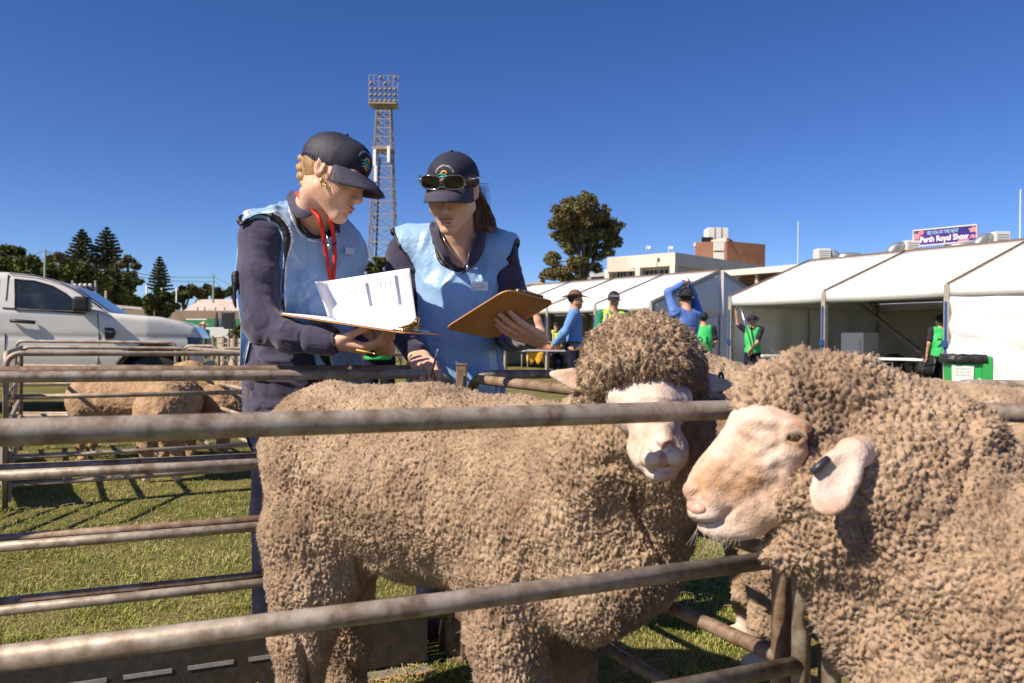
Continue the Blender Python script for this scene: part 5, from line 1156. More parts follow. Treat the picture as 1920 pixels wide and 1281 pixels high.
# ================================================================ white pickup
mat('car_paint', (.62, .60, .56), (.68, .66, .62), .28, 3, coat=.6, spec=.5); mat('plastic_black', (.015, .015, .016), None, .45); mat('glass_dark', (.012, .016, .018), (.05, .06, .06), .05, 1.5, spec=.9, c3=(.02, .025, .025)); mat('lamp_glass', (.10, .11, .12), None, .25, spec=.5)
def pickup():
    ang = math.radians(17); Q0 = P(290, 640, 10.9); Q0.z = 0; ua = Vector((math.cos(ang), math.sin(ang), 0)); na = Vector((-ua.y, ua.x, 0)); Y0 = 0.0
    t = thing('pickup_truck', Q0, 'white double cab pickup parked behind the left pens, front to the right', 'pickup truck', rz=ang); ORG[t.name] = np.zeros(3)
    def SI(px, py):
        v = P(px, py, 1.0) - CO; k = (Q0 - CO).dot(na) / v.dot(na); p = CO + v * k; return ((p - Q0).dot(ua), p.z)
    C_ = lambda px, py: SI(px, py)
    prof = [C_(-420, 560), C_(-215, 560), C_(-150, 512), C_(-60, 506), C_(0, 507), C_(55, 513), C_(100, 524), C_(132, 537), C_(204, 586), C_(250, 590), C_(300, 594), C_(340, 603), C_(364, 613), C_(377, 632), C_(381, 668), (C_(378, 690)[0], .45), (C_(240, 690)[0], .36), (-3.9, .36), (-4.35, .5)]
    pp = np.array(prof)
    def poly(p):
        q = p[:, [0, 2]]; d = np.full(len(q), 1e9); ins = np.zeros(len(q), bool); n = len(pp)
        for i in range(n):
            a = pp[i - 1]; b = pp[i]; e = b - a; w_ = q - a; tt = np.clip((w_ @ e) / (e @ e), 0, 1); d = np.minimum(d, ((w_ - tt[:, None] * e) ** 2).sum(1))
            c1 = (a[1] > q[:, 1]) != (b[1] > q[:, 1]); xx = (b[0] - a[0]) * (q[:, 1] - a[1]) / (b[1] - a[1] + 1e-12) + a[0]; ins ^= c1 & (q[:, 0] < xx)
        return np.sqrt(d) * np.where(ins, -1, 1)
    yc = Y0 + .93
    def wid(z, x): return .93 - np.clip(z - 1.33, 0, 1) * .34 - np.clip(.75 - z, 0, 1) * .12 - .012 * np.exp(-((z - 1.02) / .035) ** 2) - np.clip(x + .1, 0, 1) * .16
    def body(p): return np.maximum(poly(p) + .0, -9) 
    f = S(); f._add(body, np.array((-5.2, Y0 - .02, .3)), np.array((.9, Y0 + 1.9, 2.0)), .001, 0)
    f.fun(lambda p: np.abs(p[:, 1] - yc) - wid(p[:, 2], p[:, 0]), k=.10, op=2)
    wx = [0.0, -3.22]
    for x in wx: f.cone((x, Y0 - .3, .42), (x, Y0 + .42, .42), .49, .49, k=.02, op=1); f.cone((x, Y0 + 1.5, .42), (x, Y0 + 2.2, .42), .49, .49, k=.02, op=1)
    f.box((-4.1, yc, 1.45), (.75, .78, .5), k=.02, op=1)
    V, Q = f.mesh(.022); V = smooth(V, Q, 2); part('body', V, Q, 'car_paint', t)
    sy = lambda x, z, o=.006: yc - float(wid(np.array([z]), np.array([x]))[0]) - o
    S3 = lambda px, py, o=.006: Vector((SI(px, py)[0], sy(SI(px, py)[0], SI(px, py)[1], o), SI(px, py)[1]))
    def pane(pts, name, m_, o=.004, solid=.006): return MB().raw([S3(x, y, o) for x, y in pts], [tuple(range(len(pts)))[::-1]]).build(name, m_, t, sm=False, solid=solid)
    w_ = pane([(22, 522), (60, 526), (95, 536), (122, 551), (146, 571), (150, 584), (28, 579)], 'side_window', 'glass_dark', .012)
    MB().tube([S3(x, y, .018) for x, y in ((22, 522), (60, 526), (95, 536), (122, 551), (146, 571), (150, 585), (28, 580), (22, 522))], .010, 5).build('window_seal', 'plastic_black', w_)
    pane([(-10, 521), (-62, 519), (-140, 530), (-150, 570), (-8, 577)], 'rear_side_window', 'glass_dark', .012)
    # interior glimpses: seat back and wheel are behind tinted glass, only the seam lines matter
    for pts in ([(8, 513), (9, 560), (10, 640), (8, 690)], [(150, 588), (170, 570)], [(183, 588), (186, 630), (184, 680), (176, 692)], [(10, 692), (176, 692)], [(-150, 640), (-150, 560)]):
        MB().tube([S3(x, y, .002) for x, y in pts], .0075, 5).build('panel_gap', 'plastic_black', t)
    MB().tube([S3(x, y, .008) for x, y in ((4, 577), (80, 582), (160, 588))], .010, 6).build('belt_moulding', 'plastic_black', t)
    MB().tube([S3(x, y, .004) for x, y in ((10, 511), (60, 516), (104, 527), (136, 541), (190, 578))], .008, 5).build('roof_rail_trim', 'plastic_black', t)
    hd = MB().tube([S3(22, 602, .03), S3(30, 602, .055), S3(58, 604, .055), S3(67, 605, .03)], .024, 8).build('door_handle', 'plastic_black', t)
    c = S3(158, 580); mo = S(); mo.box(c + Vector((0, -.15, .06)), (.10, .12, .10), rd=.04); mo.cone(c + Vector((-.05, -.02, .0)), c + Vector((0, -.12, .0)), .03, .035, k=.02)
    part('door_mirror', *mo.mesh(.014), 'plastic_black', t)
    ve = MB().raw([S3(x, y, .012) for x, y in ((197, 614), (214, 616), (217, 626), (213, 634), (197, 637))], [(4, 3, 2, 1, 0)]).build('fender_vent', 'plastic_black', t, sm=False, solid=.015)
    lettering('Ranger', lambda u, v: S3(206, 623, .024) + Vector((u, 0, v)), 0, .035, 'lettering', 'white', ve)
    for x in wx:
        for yy, sg in ((Y0 + .02, 1), (Y0 + 1.84, -1)):
            wh = MB().tube([(x, yy + .02 * sg, .40), (x, yy + .20 * sg, .40)], .27, 28).build('wheel', 'steel', t)
            prof_ = [(.27, .0), (.34, -.012), (.385, .03), (.395, .10), (.395, .17), (.385, .22), (.30, .24)]
            MB().grid([(x + r_ * math.cos(a), yy + (o_ + .0) * sg, .40 + r_ * math.sin(a)) for a in np.linspace(0, 2 * math.pi, 41) for (r_, o_) in prof_], 41, 7).build('tyre', 'rubber', wh)
            MB().tube([(x, yy + .25 * sg, .42), (x, yy + .27 * sg, .42)], .50, 28).build('wheel_well', 'plastic_black', t)
        ar = MB(); 
        for k in range(20): pass
        MB().tube([Vector((x + .52 * math.cos(a), sy(x, .42 + .52 * math.sin(a), .01), .42 + .52 * math.sin(a))) for a in np.linspace(.0, math.pi, 21)], .028, 8).build('arch_trim', 'plastic_black', t)
    fx = SI(379, 630)[0]
    hl = MB().prism([(fx - .20, Y0 + .02, 1.04), (fx + .0, Y0 + .12, 1.03), (fx + .005, Y0 + .12, .80), (fx - .17, Y0 + .0, .82)], (0, 0, 0), (.012, .30, 0)).build('headlight', 'lamp_glass', t, sm=False)
    MB().box((fx + .01, Y0 + .93, .88), (.02, .50, .14)).build('grille', 'plastic_black', t, sm=False)
    MB().box((fx - .02, Y0 + .93, .58), (.06, .82, .09)).build('bumper', 'plastic_black', t, sm=False, bev=.03)
    (xa, za), (xb, zb) = SI(136, 540), SI(202, 585)
    MB().raw([(xa, yc - .66, za + .012), (xb, yc - .74, zb + .012), (xb, yc + .74, zb + .012), (xa, yc + .66, za + .012)], [(0, 1, 2, 3)]).build('windscreen', 'glass_dark', t, sm=False, solid=.01)
    return t
pickup()

# ================================================================ marquees
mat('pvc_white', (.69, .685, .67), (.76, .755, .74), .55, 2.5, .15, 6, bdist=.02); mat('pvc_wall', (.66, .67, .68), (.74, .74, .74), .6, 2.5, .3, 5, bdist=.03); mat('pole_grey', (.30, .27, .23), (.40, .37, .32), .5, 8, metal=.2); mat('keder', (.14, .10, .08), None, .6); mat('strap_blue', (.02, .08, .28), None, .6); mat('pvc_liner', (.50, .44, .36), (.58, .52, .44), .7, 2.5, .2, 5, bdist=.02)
def marquee(K, u, v, bl, n, width, eave, ridge, label, front, gables=(True, False), seam='keder'):
    K = Vector((K[0], K[1], 0)); u = Vector((*u, 0)).normalized(); v = Vector((*v, 0)).normalized(); v = (v - u * v.dot(u)).normalized(); Z = Vector((0, 0, 1))
    t = thing('marquee', K, label, 'marquee'); val = .22
    pt_ = lambda a, b, z: K + u * a + v * b + Z * z
    for side in (0, 1):
        for i in range(n):
            P_ = []
            for a in range(9):
                for b in range(9):
                    fa = a / 8; fb = b / 8; bb = width / 2 * fb; z = eave + val + (ridge - eave - val) * fb - .05 * math.sin(math.pi * fa) * math.sin(math.pi * min(fb * 1.2, 1)) * (1 if side == 0 else 1)
                    P_.append(pt_((i + fa) * bl, bb if side == 0 else width - bb, z))
            MB().grid(P_, 9, 9).build('roof_panel', 'pvc_white', t, solid=.01)
            P_ = [pt_((i + a / 8) * bl, (0 if side == 0 else width) + (-.02 if side == 0 else .02), eave + val * b - .015 * math.sin(math.pi * a / 8) * (1 - b)) for a in range(9) for b in range(2)]
            MB().grid(P_, 9, 2).build('valance', 'pvc_white', t, solid=.008)
    for i in range(n + 1):
        for b in (0, width):
            MB().bar(pt_(i * bl, b, 0), pt_(i * bl, b, eave + val), .10, .10, up=u).build('leg', 'pole_grey', t, sm=False)
            MB().bar(pt_(i * bl, b + (.05 if b == 0 else -.05), eave + val - .02), pt_(i * bl, width / 2, ridge - .04), .09, .10).build('rafter', 'pole_grey', t, sm=False)
        MB().tube([pt_(i * bl, -.03, eave - .02), pt_(i * bl, -.03, eave + val + .015), pt_(i * bl, width / 2, ridge + .02)], .022, 6).build('seam', seam, t)
    MB().bar(pt_(0, width / 2, ridge + .01), pt_(n * bl, width / 2, ridge + .01), .08, .05).build('ridge_cap', 'keder' if seam == 'keder' else 'pvc_wall', t, sm=False)
    MB().bar(pt_(0, .05, eave), pt_(n * bl, .05, eave), .06, .06).build('eave_beam', 'pole_grey', t, sm=False)
    for i in range(n + 1):
        for b in (0,):
            st = MB().box(pt_(i * bl, b - .07, eave * .62), (.014, .014, eave * .33)).build('ratchet_strap', 'strap_blue', t, sm=False); MB().box(pt_(i * bl, b - .09, eave * .55), (.035, .03, .06)).build('ratchet', 'strap_blue', st, sm=False)
    def wall(a0, b0, a1, b1, name='wall_sheet', m_='pvc_wall', diag=0.0, seed=0):
        r = np.random.default_rng(seed); P_ = []; nu, nn = 25, 19; A = pt_(a0, b0, 0); B_ = pt_(a1, b1, 0); w_ = (B_ - A); nn_ = Z.cross(w_.normalized())
        for i in range(nu):
            for j in range(nn):
                s_ = i / (nu - 1); z = j / (nn - 1); q = 8 * s_ * w_.length / 2.7 - z * 6 * diag
                P_.append(A + w_ * s_ + Z * (z * (eave + .02)) + nn_ * ((.060 * math.sin(z * 26 + s_ * 7 * diag + seed) * (.4 + .6 * abs(math.sin(s_ * 4 + seed))) * (diag) + .03 * math.sin(q * 2.1 + seed) * (1 - diag * .6)) * math.sin(math.pi * min(max(z, .03), .97)) ** .4))
        return MB().grid(P_, nu, nn).build(name, m_, t, solid=.008)
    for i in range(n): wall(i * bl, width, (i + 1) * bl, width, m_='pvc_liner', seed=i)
    for i, dg in front: wall(i * bl, 0, (i + 1) * bl, 0, diag=dg, seed=i + 3)
    for g, a in zip(gables, (0, n * bl)):
        if g:
            m_ = 'pvc_wall'; wall(a, 0, a, width / 2, seed=7, m_=m_); wall(a, width / 2, a, width, seed=8, m_=m_)
            P_ = []
            for i in range(17):
                s_ = i / 16; top = eave + val + (ridge - eave - val) * (1 - abs(2 * s_ - 1))
                for j in range(7):
                    P_.append(pt_(a, s_ * width, eave - .06 + (top - eave + .06) * j / 6) + u * (-.02 + .012 * math.sin(s_ * 40 + j)))
            MB().grid(P_, 17, 7).build('gable_sheet', m_, t, solid=.008)
            for b in (width / 2,): MB().bar(pt_(a, b, 0) - u * .05, pt_(a, b, ridge) - u * .05, .10, .08).build('gable_pole', 'pole_grey' if m_ == 'pvc_liner' else 'pvc_wall', t, sm=False)
    return t, pt_
t, mp = marquee((5.3, 19.3), (.504, -.864), (.864, .504), 2.69, 5, 5.6, 1.93, 3.18, 'white marquee at right with two open bays and wrinkled front sheets further right', [(2, 1.0), (3, .9), (4, .9)], (True, False))
a = mp(2.69 * 1.0, 5.2, 1.85); b_ = mp(2.69 * 2.0, 3.6, .15); MB().bar(P(1610, 570, 18.6), P(1738, 670, 16.4), .07).build('brace', 'keder', t, sm=False)
marquee((3.92, 22.4), (-.60, .80), (.80, .60), 2.3, 5, 6.0, 1.93, 3.22, 'white marquee at centre with closed gable end and open long side', [(4, .8)], (True, True))
# tent furniture
def table(px, d, L_, label, ang=0.0, z=.74, top='white'):
    c = P(px, 640, d); t = thing('folding_table', (c.x, c.y, 0), label, 'table'); R = np.array(Matrix.Rotation(ang, 3, 'Z'))
    MB().box((c.x, c.y, z), (L_ / 2, .36, .02), R).build('table_top', top, t, sm=False)
    for q in (-1, 1):
        for e in (-1, 1):
            p = Vector((c.x, c.y, 0)) + Vector(R @ np.array((q * (L_ / 2 - .12), e * .28, 0))); MB().tube([p, p + Vector((0, 0, z))], .014, 6).build('leg', 'pole_grey', t)
    return t, c
mat('chair_black', (.012, .012, .013), None, .5)
def chair(px, d, label, ang=0):
    c = P(px, 640, d); t = thing('plastic_chair', (c.x, c.y, 0), label, 'chair'); R = Matrix.Rotation(ang, 3, 'Z'); W = lambda x, y, z: Vector((c.x, c.y, 0)) + R @ Vector((x, y, z))
    MB().grid([W(-.22 + .44 * i / 4, -.20 + .42 * j / 4, .43 + .02 * abs(i - 2) / 2) for i in range(5) for j in range(5)], 5, 5).build('seat', 'chair_black', t, solid=.02)
    MB().grid([W(-.22 + .44 * i / 6, .21 + .05 * j / 3 - .05 * (abs(i - 3) / 3) ** 2, .45 + (.38 - .06 * (abs(i - 3) / 3) ** 2) * j / 3) for i in range(7) for j in range(4)], 7, 4).build('backrest', 'chair_black', t, solid=.02)
    for q in (-1, 1):
        MB().tube([W(q * .25, .22, .66), W(q * .26, -.15, .64), W(q * .25, -.19, .43)], .018, 6).build('armrest', 'chair_black', t)
        for e in (-1, 1): MB().tube([W(q * .19, e * .18, .43), W(q * .24, e * .24, 0)], [.022, .016], 6).build('leg', 'chair_black', t)
table(1675, 16.2, 1.5, 'white folding table in the open bay of the right marquee', -.6); table(1445, 18.6, .9, 'small white table behind the person pulling the pole', .3)
chair(1632, 17.0, 'black plastic chair at the left end of the white folding table', .5); chair(1688, 17.2, 'black plastic chair behind the white folding table', .1); chair(1722, 15.4, 'black plastic chair at the right end of the folding table', -1.2); chair(1740, 16.3, 'black plastic chair behind the person with number 22', -.5)
cp = P(1612, 640, 18.6)
t = thing('refrigerator', (cp.x, cp.y, 0), 'tall white refrigerator cabinet at the back of the right marquee', 'refrigerator'); R = np.array(Matrix.Rotation(-1.04, 3, 'Z'))
MB().box((cp.x, cp.y, .66), (.30, .28, .64), R).build('cabinet', 'white', t, sm=False, bev=.02); MB().bar(cp + Vector((-.12, -.32, -.25)), cp + Vector((-.12, -.32, .05)), .03).build('handle', 'plastic_black', t, sm=False)
cp = P(1643, 640, 18.9)
t = thing('appliance_cabinet', (cp.x, cp.y, 0), 'lower pale appliance with dark controls beside the refrigerator', 'appliance'); MB().box((cp.x, cp.y, .60), (.28, .28, .58), R).build('cabinet', 'pvc_liner', t, sm=False, bev=.02); MB().box(cp + Vector((-.20, -.24, -.02)), (.10, .05, .10), R).build('control_panel', 'plastic_black', t, sm=False)
t, c = table(1022, 23.6, 1.5, 'folding table with folded vests in the shade of the left marquee', .3)
mat('orange_cloth', (.85, .28, .03), (.8, .55, .03), .8, 9); mat('red_cloth', (.16, .025, .02), (.06, .015, .012), .8, 14)
P_ = [c + Vector((-.55 + .5 * i / 8, -.40 - .02 * math.sin(i * 1.4), -.32 - .30 * j / 5 + .02 * math.sin(i * 2.0) * j)) for i in range(9) for j in range(6)]
o = MB().grid(P_, 9, 6).build('safety_vest', 'orange_cloth', None, solid=.02); tag(o, 'bright orange and yellow cloth hanging off the table edge in the left marquee', 'cloth')
o = MB().box(c + Vector((.10, .1, -.18)), (.34, .20, .12)).build('display_crate', 'red_cloth', None, sm=False, bev=.03); tag(o, 'dark red crate standing on the table in the left marquee', 'crate')

# recycling bin
mat('bin_green', (.03, .42, .09), (.04, .48, .11), .4, 3); mat('bag_black', (.012, .012, .014), (.05, .05, .055), .25, 9, .8, 25, bdist=.03); mat('bin_text', (.10, .35, .18), None, .6); mat('bin_pale', (.55, .72, .35), None, .6)
cb = P(1806, 640, 12.0); cb.z = 0; t = thing('recycling_bin', cb, 'green recycling bin with white notice panel and black liner bag beside the right marquee', 'bin')
an = -.25; Rz = Matrix.Rotation(an, 3, 'Z'); W = lambda x, y, z: cb + Rz @ Vector((x, y, z)); Rn = np.array(Rz)
b_ = []; 
for z, s_ in ((0.05, .80), (.78, 1.0)):
    b_ += [W(x * s_, y * s_, z) for x, y in ((-.22, -.24), (.22, -.24), (.22, .24), (-.22, .24))]
MB().raw(b_, [(3, 2, 1, 0), (4, 5, 6, 7), (0, 1, 5, 4), (1, 2, 6, 5), (2, 3, 7, 6), (3, 0, 4, 7)]).build('bin_body', 'bin_green', t, sm=False, bev=.03)
sg = MB().raw([W(-.20, -.232, .20), W(.07, -.232, .20), W(.08, -.248, .74), (W(-.215, -.248, .74))], [(0, 1, 2, 3)]).build('notice_panel', 'white', t, sm=False, solid=.01)
for k, tx in enumerate(('PLEASE RECYCLE', 'BOTTLES CANS', 'CARTONS GLASS')): lettering(tx, lambda u, v: W(-.07 + u, -.258, .68 - .045 * k + v), 0, .030, 'lettering', 'bin_text', sg)
for k in range(5): MB().box(W(-.17 + .052 * k, -.254, .40 + .02 * (k % 2)), (.015, .004, .07 + .015 * (k % 3)), Rn).build('bottle_icon', 'bin_pale', sg, sm=False)
for k in range(3):
    a0 = k * 2.094 + .3; MB().tube([W(.150 + .045 * math.cos(a), -.242, .50 + .045 * math.sin(a)) for a in np.linspace(a0, a0 + 1.5, 6)], .008, 5).build('recycling_arrow', 'white', t)
P_ = []
for i in range(25):
    a = 2 * math.pi * i / 24; q = max(abs(math.cos(a)) / .245, abs(math.sin(a)) / .265); ca, sa = math.cos(a) / q, math.sin(a) / q
    for z, k in ((.88 + .015 * math.sin(i * 2.1), .80), (.90 + .01 * math.sin(i * 3), 1.0), (.86, 1.06), (.80 - .04 * abs(math.sin(i * 1.7)), 1.07)): P_.append(W(ca * k, sa * k, z))
MB().grid(P_, 25, 4).build('liner_bag', 'bag_black', t, solid=.01); MB().box(W(0, 0, .86), (.20, .21, .01), Rn).build('lid_well', 'bag_black', t, sm=False)
for q in (-1, 1): MB().tube([W(q * .19 - .03, .22, .10), W(q * .19 + .03, .22, .10)], .10, 14).build('wheel', 'rubber', t)
MB().tube([W(-.19, .275, .80), W(.19, .275, .80)], .02, 8).build('handle', 'bin_green', t)
cb2 = P(1833, 640, 13.0); o = MB().box((cb2.x, cb2.y, .45), (.16, .2, .42)).build('wheelie_bin', 'bin_green', None, sm=False, bev=.04); tag(o, 'plain green wheelie bin just behind the recycling bin', 'bin')
# purple board lying behind the right rail
mat('purple_board', (.10, .10, .24), (.13, .13, .30), .5, 3); pa = P(1780, 722, 4.6); o = MB().box((pa.x + .35, 4.6, .62), (.36, .02, .18)).build('plastic_tub_panel', 'purple_board', None, sm=False, bev=.004); tag(o, 'dull purple panel below the rail behind the right ram', 'panel')

# ================================================================ buildings
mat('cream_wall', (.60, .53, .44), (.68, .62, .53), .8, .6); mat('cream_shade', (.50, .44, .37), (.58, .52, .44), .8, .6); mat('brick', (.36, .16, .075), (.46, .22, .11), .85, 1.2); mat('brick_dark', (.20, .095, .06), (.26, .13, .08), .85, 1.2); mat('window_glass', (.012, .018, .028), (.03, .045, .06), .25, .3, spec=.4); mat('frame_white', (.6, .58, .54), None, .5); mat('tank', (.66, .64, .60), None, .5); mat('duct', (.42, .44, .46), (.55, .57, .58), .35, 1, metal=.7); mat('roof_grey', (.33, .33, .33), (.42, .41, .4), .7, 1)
def wallbox(t, p, q, z0, z1, depth, name, m_):
    """solid wall volume between ground points p and q, going back from the camera"""
    p = Vector((*p, 0)); q = Vector((*q, 0)); u = (q - p).normalized(); n = Vector((-u.y, u.x, 0)); n = n if n.y > 0 else -n
    return MB().prism([p + Vector((0, 0, z0)), q + Vector((0, 0, z0)), q + n * depth + Vector((0, 0, z0)), p + n * depth + Vector((0, 0, z0))], (0, 0, 0), (0, 0, z1 - z0)).build(name, m_, t, sm=False), u, n
xy = lambda px, d: (P(px, 640, d).x, P(px, 640, d).y); zz = lambda px, py, d: P(px, py, d).z
d0 = 60; A0 = xy(1137, 64.5); A1 = xy(1264, d0); A2 = xy(1420, 74)
t = thing('office_building', (A1[0], A1[1], 0), 'cream flat roofed building with a strip of windows behind the centre marquee', 'building')
ztop = zz(1264, 473, d0)
wallbox(t, A0, A1, ztop - 1.0, ztop, 14, 'roof_parapet', 'cream_wall'); 
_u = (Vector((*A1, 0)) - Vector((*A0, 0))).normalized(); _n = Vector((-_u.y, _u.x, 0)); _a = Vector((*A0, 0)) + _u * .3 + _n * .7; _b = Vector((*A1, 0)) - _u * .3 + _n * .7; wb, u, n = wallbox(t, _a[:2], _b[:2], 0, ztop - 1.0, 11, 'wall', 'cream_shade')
p = Vector((*A0, 0)); L = (Vector((*A1, 0)) - p).length
for f_ in (.02, .49, .985): MB().bar(p + u * L * f_ + Vector((0, 0, 0)), p + u * L * f_ + Vector((0, 0, ztop - .98)), .45, .45, up=u).build('column', 'cream_wall', t, sm=False)
pw = _a; L = (_b - _a).length
for i, (f0, f1) in enumerate(((.04, .20), (.24, .47), (.52, .72), (.75, .96))):
    z0, z1 = ztop - 3.0, ztop - 1.08; q0 = pw + u * L * f0 - n * .05; q1 = pw + u * L * f1 - n * .05
    w_ = MB().raw([q0 + Vector((0, 0, z0)), q1 + Vector((0, 0, z0)), q1 + Vector((0, 0, z1)), q0 + Vector((0, 0, z1))], [(0, 1, 2, 3)]).build('window', 'window_glass', t, sm=False, solid=.05)
    for k in range(4):
        x = q0.lerp(q1, k / 3) - n * .06; MB().bar(x + Vector((0, 0, z0)), x + Vector((0, 0, z1)), .07).build('mullion', 'frame_white', w_, sm=False)
    MB().bar(q0 - n * .06 + Vector((0, 0, z0 + .5)), q1 - n * .06 + Vector((0, 0, z0 + .5)), .06).build('transom', 'frame_white', w_, sm=False)
MB().bar(pw - n * .9 + Vector((0, 0, ztop - 2.1)), pw + u * L - n * .9 + Vector((0, 0, ztop - 2.1)), .05).build('balcony_rail', 'frame_white', t, sm=False)
# right face wing
B0, B1 = xy(1266, 60.5), xy(1560, 100)
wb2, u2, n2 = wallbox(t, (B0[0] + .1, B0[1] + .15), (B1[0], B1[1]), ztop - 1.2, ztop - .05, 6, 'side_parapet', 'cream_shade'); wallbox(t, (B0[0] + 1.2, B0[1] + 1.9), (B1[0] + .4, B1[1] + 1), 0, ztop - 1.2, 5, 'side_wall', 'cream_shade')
for i in range(2):
    q0 = Vector((*B0, 0)).lerp(Vector((*B1, 0)), .06 + .1 * i) + Vector((.6, .9, 0)); q1 = q0 + u2 * 3
    MB().raw([q0 + Vector((0, 0, ztop - 3.0)), q1 + Vector((0, 0, ztop - 3.0)), q1 + Vector((0, 0, ztop - 1.7)), q0 + Vector((0, 0, ztop - 1.7))], [(0, 1, 2, 3)]).build('window', 'window_glass', t, sm=False, solid=.05)
for px in (1212, 1254):
    c = P(px, 474, 60.5); c.z = ztop; tt = thing('security_camera', c, 'white dome camera on a roof pole, %s of the pair on the cream building' % ('left' if px == 1212 else 'right'), 'camera'); MB().tube([c, c + Vector((0, 0, .42)), c + Vector((.1, 0, .5)), c + Vector((.24, 0, .46))], .035, 6).build('pole', 'white', tt); MB().ell(c + Vector((.26, 0, .34)), .14, 10, 8).build('dome', 'white', tt)
# brick tower with tank
t = thing('brick_tower_block', (*xy(1345, 78), 0), 'orange brick plant block with a white rooftop tank behind the cream building', 'building')
D = 78; C0, C1_, C2_ = xy(1301, 80), xy(1361, 76), xy(1386, 83); z1 = zz(1361, 452, 76); z0 = 0
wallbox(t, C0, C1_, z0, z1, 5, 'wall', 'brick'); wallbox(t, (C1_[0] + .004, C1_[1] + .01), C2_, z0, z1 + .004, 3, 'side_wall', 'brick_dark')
MB().bar(Vector((*C0, z1 + .1)), Vector((*C1_, z1 + .1)), .3, .35).build('coping', 'cream_wall', t, sm=False); MB().bar(Vector((*C1_, z1 + .11)), Vector((*C2_, z1 + .11)), .3, .36).build('coping', 'brick_dark', t, sm=False)
w0 = P(1326, 470, 77.8); MB().box(w0 + Vector((0, 0, .2)), (.55, .1, 1.1)).build('louvre_window', 'plastic_black', t, sm=False); w0 = P(1349, 474, 76.4)
for k in (-.4, .6): MB().box(w0 + Vector((0, 0, k)), (.55, .3, .42)).build('air_conditioner', 'tank', t, sm=False)
tk = P(1347, 444, 78); tt = thing('water_tank', (tk.x, tk.y, z1), 'boxy white water tank on top of the orange brick block', 'tank')
MB().box((tk.x, tk.y + 1, z1 + .95), (1.0, .9, .62)).build('tank_body', 'tank', tt, sm=False, bev=.05)
for q in (-.55, .55): MB().bar((tk.x + q * .6, tk.y + .07, z1 + .34), (tk.x + q * .6, tk.y + .07, z1 + 1.56), .05).build('strap', 'keder', tt, sm=False)
for q in (-.8, .8): MB().bar((tk.x + q, tk.y + 1, z1), (tk.x + q, tk.y + 1, z1 + .34), .15).build('support', 'brick_dark', tt, sm=False)
# long low building behind the right marquee
E0, E1 = xy(1352, 47), xy(2150, 30)
t = thing('low_building', (*E0, 0), 'long low building with pale roof edge and balcony windows behind the right marquee', 'building'); zr = zz(1497, 497, 42.5)
E0v, E1v = Vector((*E0, 0)), Vector((*E1, 0)); u = (E1v - E0v).normalized(); n = Vector((-u.y, u.x, 0))
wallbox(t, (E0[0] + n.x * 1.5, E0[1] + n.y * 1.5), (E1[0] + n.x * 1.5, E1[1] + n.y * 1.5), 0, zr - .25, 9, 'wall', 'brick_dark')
MB().prism([E0v + Vector((0, 0, zr - .25)), E1v + Vector((0, 0, zr - .25)), E1v + n * 12 + Vector((0, 0, zr)), E0v + n * 12 + Vector((0, 0, zr))], (0, 0, 0), (0, 0, .28)).build('roof', 'roof_grey', t, sm=False)
MB().bar(E0v - n * .05 + Vector((0, 0, zr - .12)), E1v - n * .05 + Vector((0, 0, zr - .12)), .08, .34).build('fascia', 'frame_white', t, sm=False)
for i in range(9):
    q = E0v.lerp(E1v, i / 9) + n * .3; MB().bar(q, q + Vector((0, 0, zr - .25)), .14).build('post', 'frame_white', t, sm=False)
    for k in range(2):
        a = E0v.lerp(E1v, (i + .08 + .46 * k) / 9) + n * 1.44; b_ = E0v.lerp(E1v, (i + .42 + .46 * k) / 9) + n * 1.44; MB().raw([a + Vector((0, 0, zr - 2.0)), b_ + Vector((0, 0, zr - 2.0)), b_ + Vector((0, 0, zr - .7)), a + Vector((0, 0, zr - .7))], [(0, 1, 2, 3)]).build('window', 'window_glass', t, sm=False, solid=.06)
MB().bar(E0v + n * .25 + Vector((0, 0, zr - 1.7)), E1v + n * .25 + Vector((0, 0, zr - 1.7)), .06).build('railing', 'frame_white', t, sm=False)
# roof plant
def roof_unit(px, py, d, s, label, dirn=1):
    c = P(px, py, d); t = thing('roof_air_unit', c, label, 'air conditioner')
    MB().box(c, (.50 * s, .5 * s, .52 * s)).build('housing', 'tank', t, sm=False, bev=.03)
    for k in range(5): MB().box(c + Vector((0, -.505 * s, (-.32 + .16 * k) * s)), (.36 * s, .012, .022 * s)).build('louvre', 'duct', t, sm=False)
    pts = [c + Vector((dirn * .5 * s, 0, .12 * s)), c + Vector((dirn * .95 * s, 0, .1 * s)), c + Vector((dirn * 1.3 * s, 0, -.2 * s)), c + Vector((dirn * 1.32 * s, 0, -.7 * s))]
    MB().tube(pts, .36 * s, 16).build('duct_elbow', 'duct', t); MB().box(c + Vector((0, 0, -.62 * s)), (.6 * s, .5 * s, .10 * s)).build('stand', 'keder', t, sm=False)
roof_unit(1541, 480, 38, .62, 'boxy air conditioner with silver duct on the roof left of the purple sign')
roof_unit(1706, 466, 34, .60, 'air unit with round silver elbow just left of the purple billboard', -1)
roof_unit(1872, 451, 30, .58, 'air unit with large silver elbow right of the purple billboard', -1)
dc = P(1590, 483, 38); o = MB().tube([dc + Vector((-.5, 0, -.1)), dc + Vector((0, 0, 0)), dc + Vector((.5, 0, -.03)), dc + Vector((.8, 0, -.3))], .26, 14).build('silver_duct', 'duct', None); tag(o, 'silver cylindrical duct lying on the roof right of the boxy air conditioner', 'duct')
dc = P(1825, 463, 31); o = MB().tube([dc + Vector((-.9, 0, -.1)), dc + Vector((0, 0, .02)), dc + Vector((.5, 0, .02))], .22, 14).build('silver_duct', 'duct', None); tag(o, 'low silver duct under the right end of the purple billboard', 'duct')
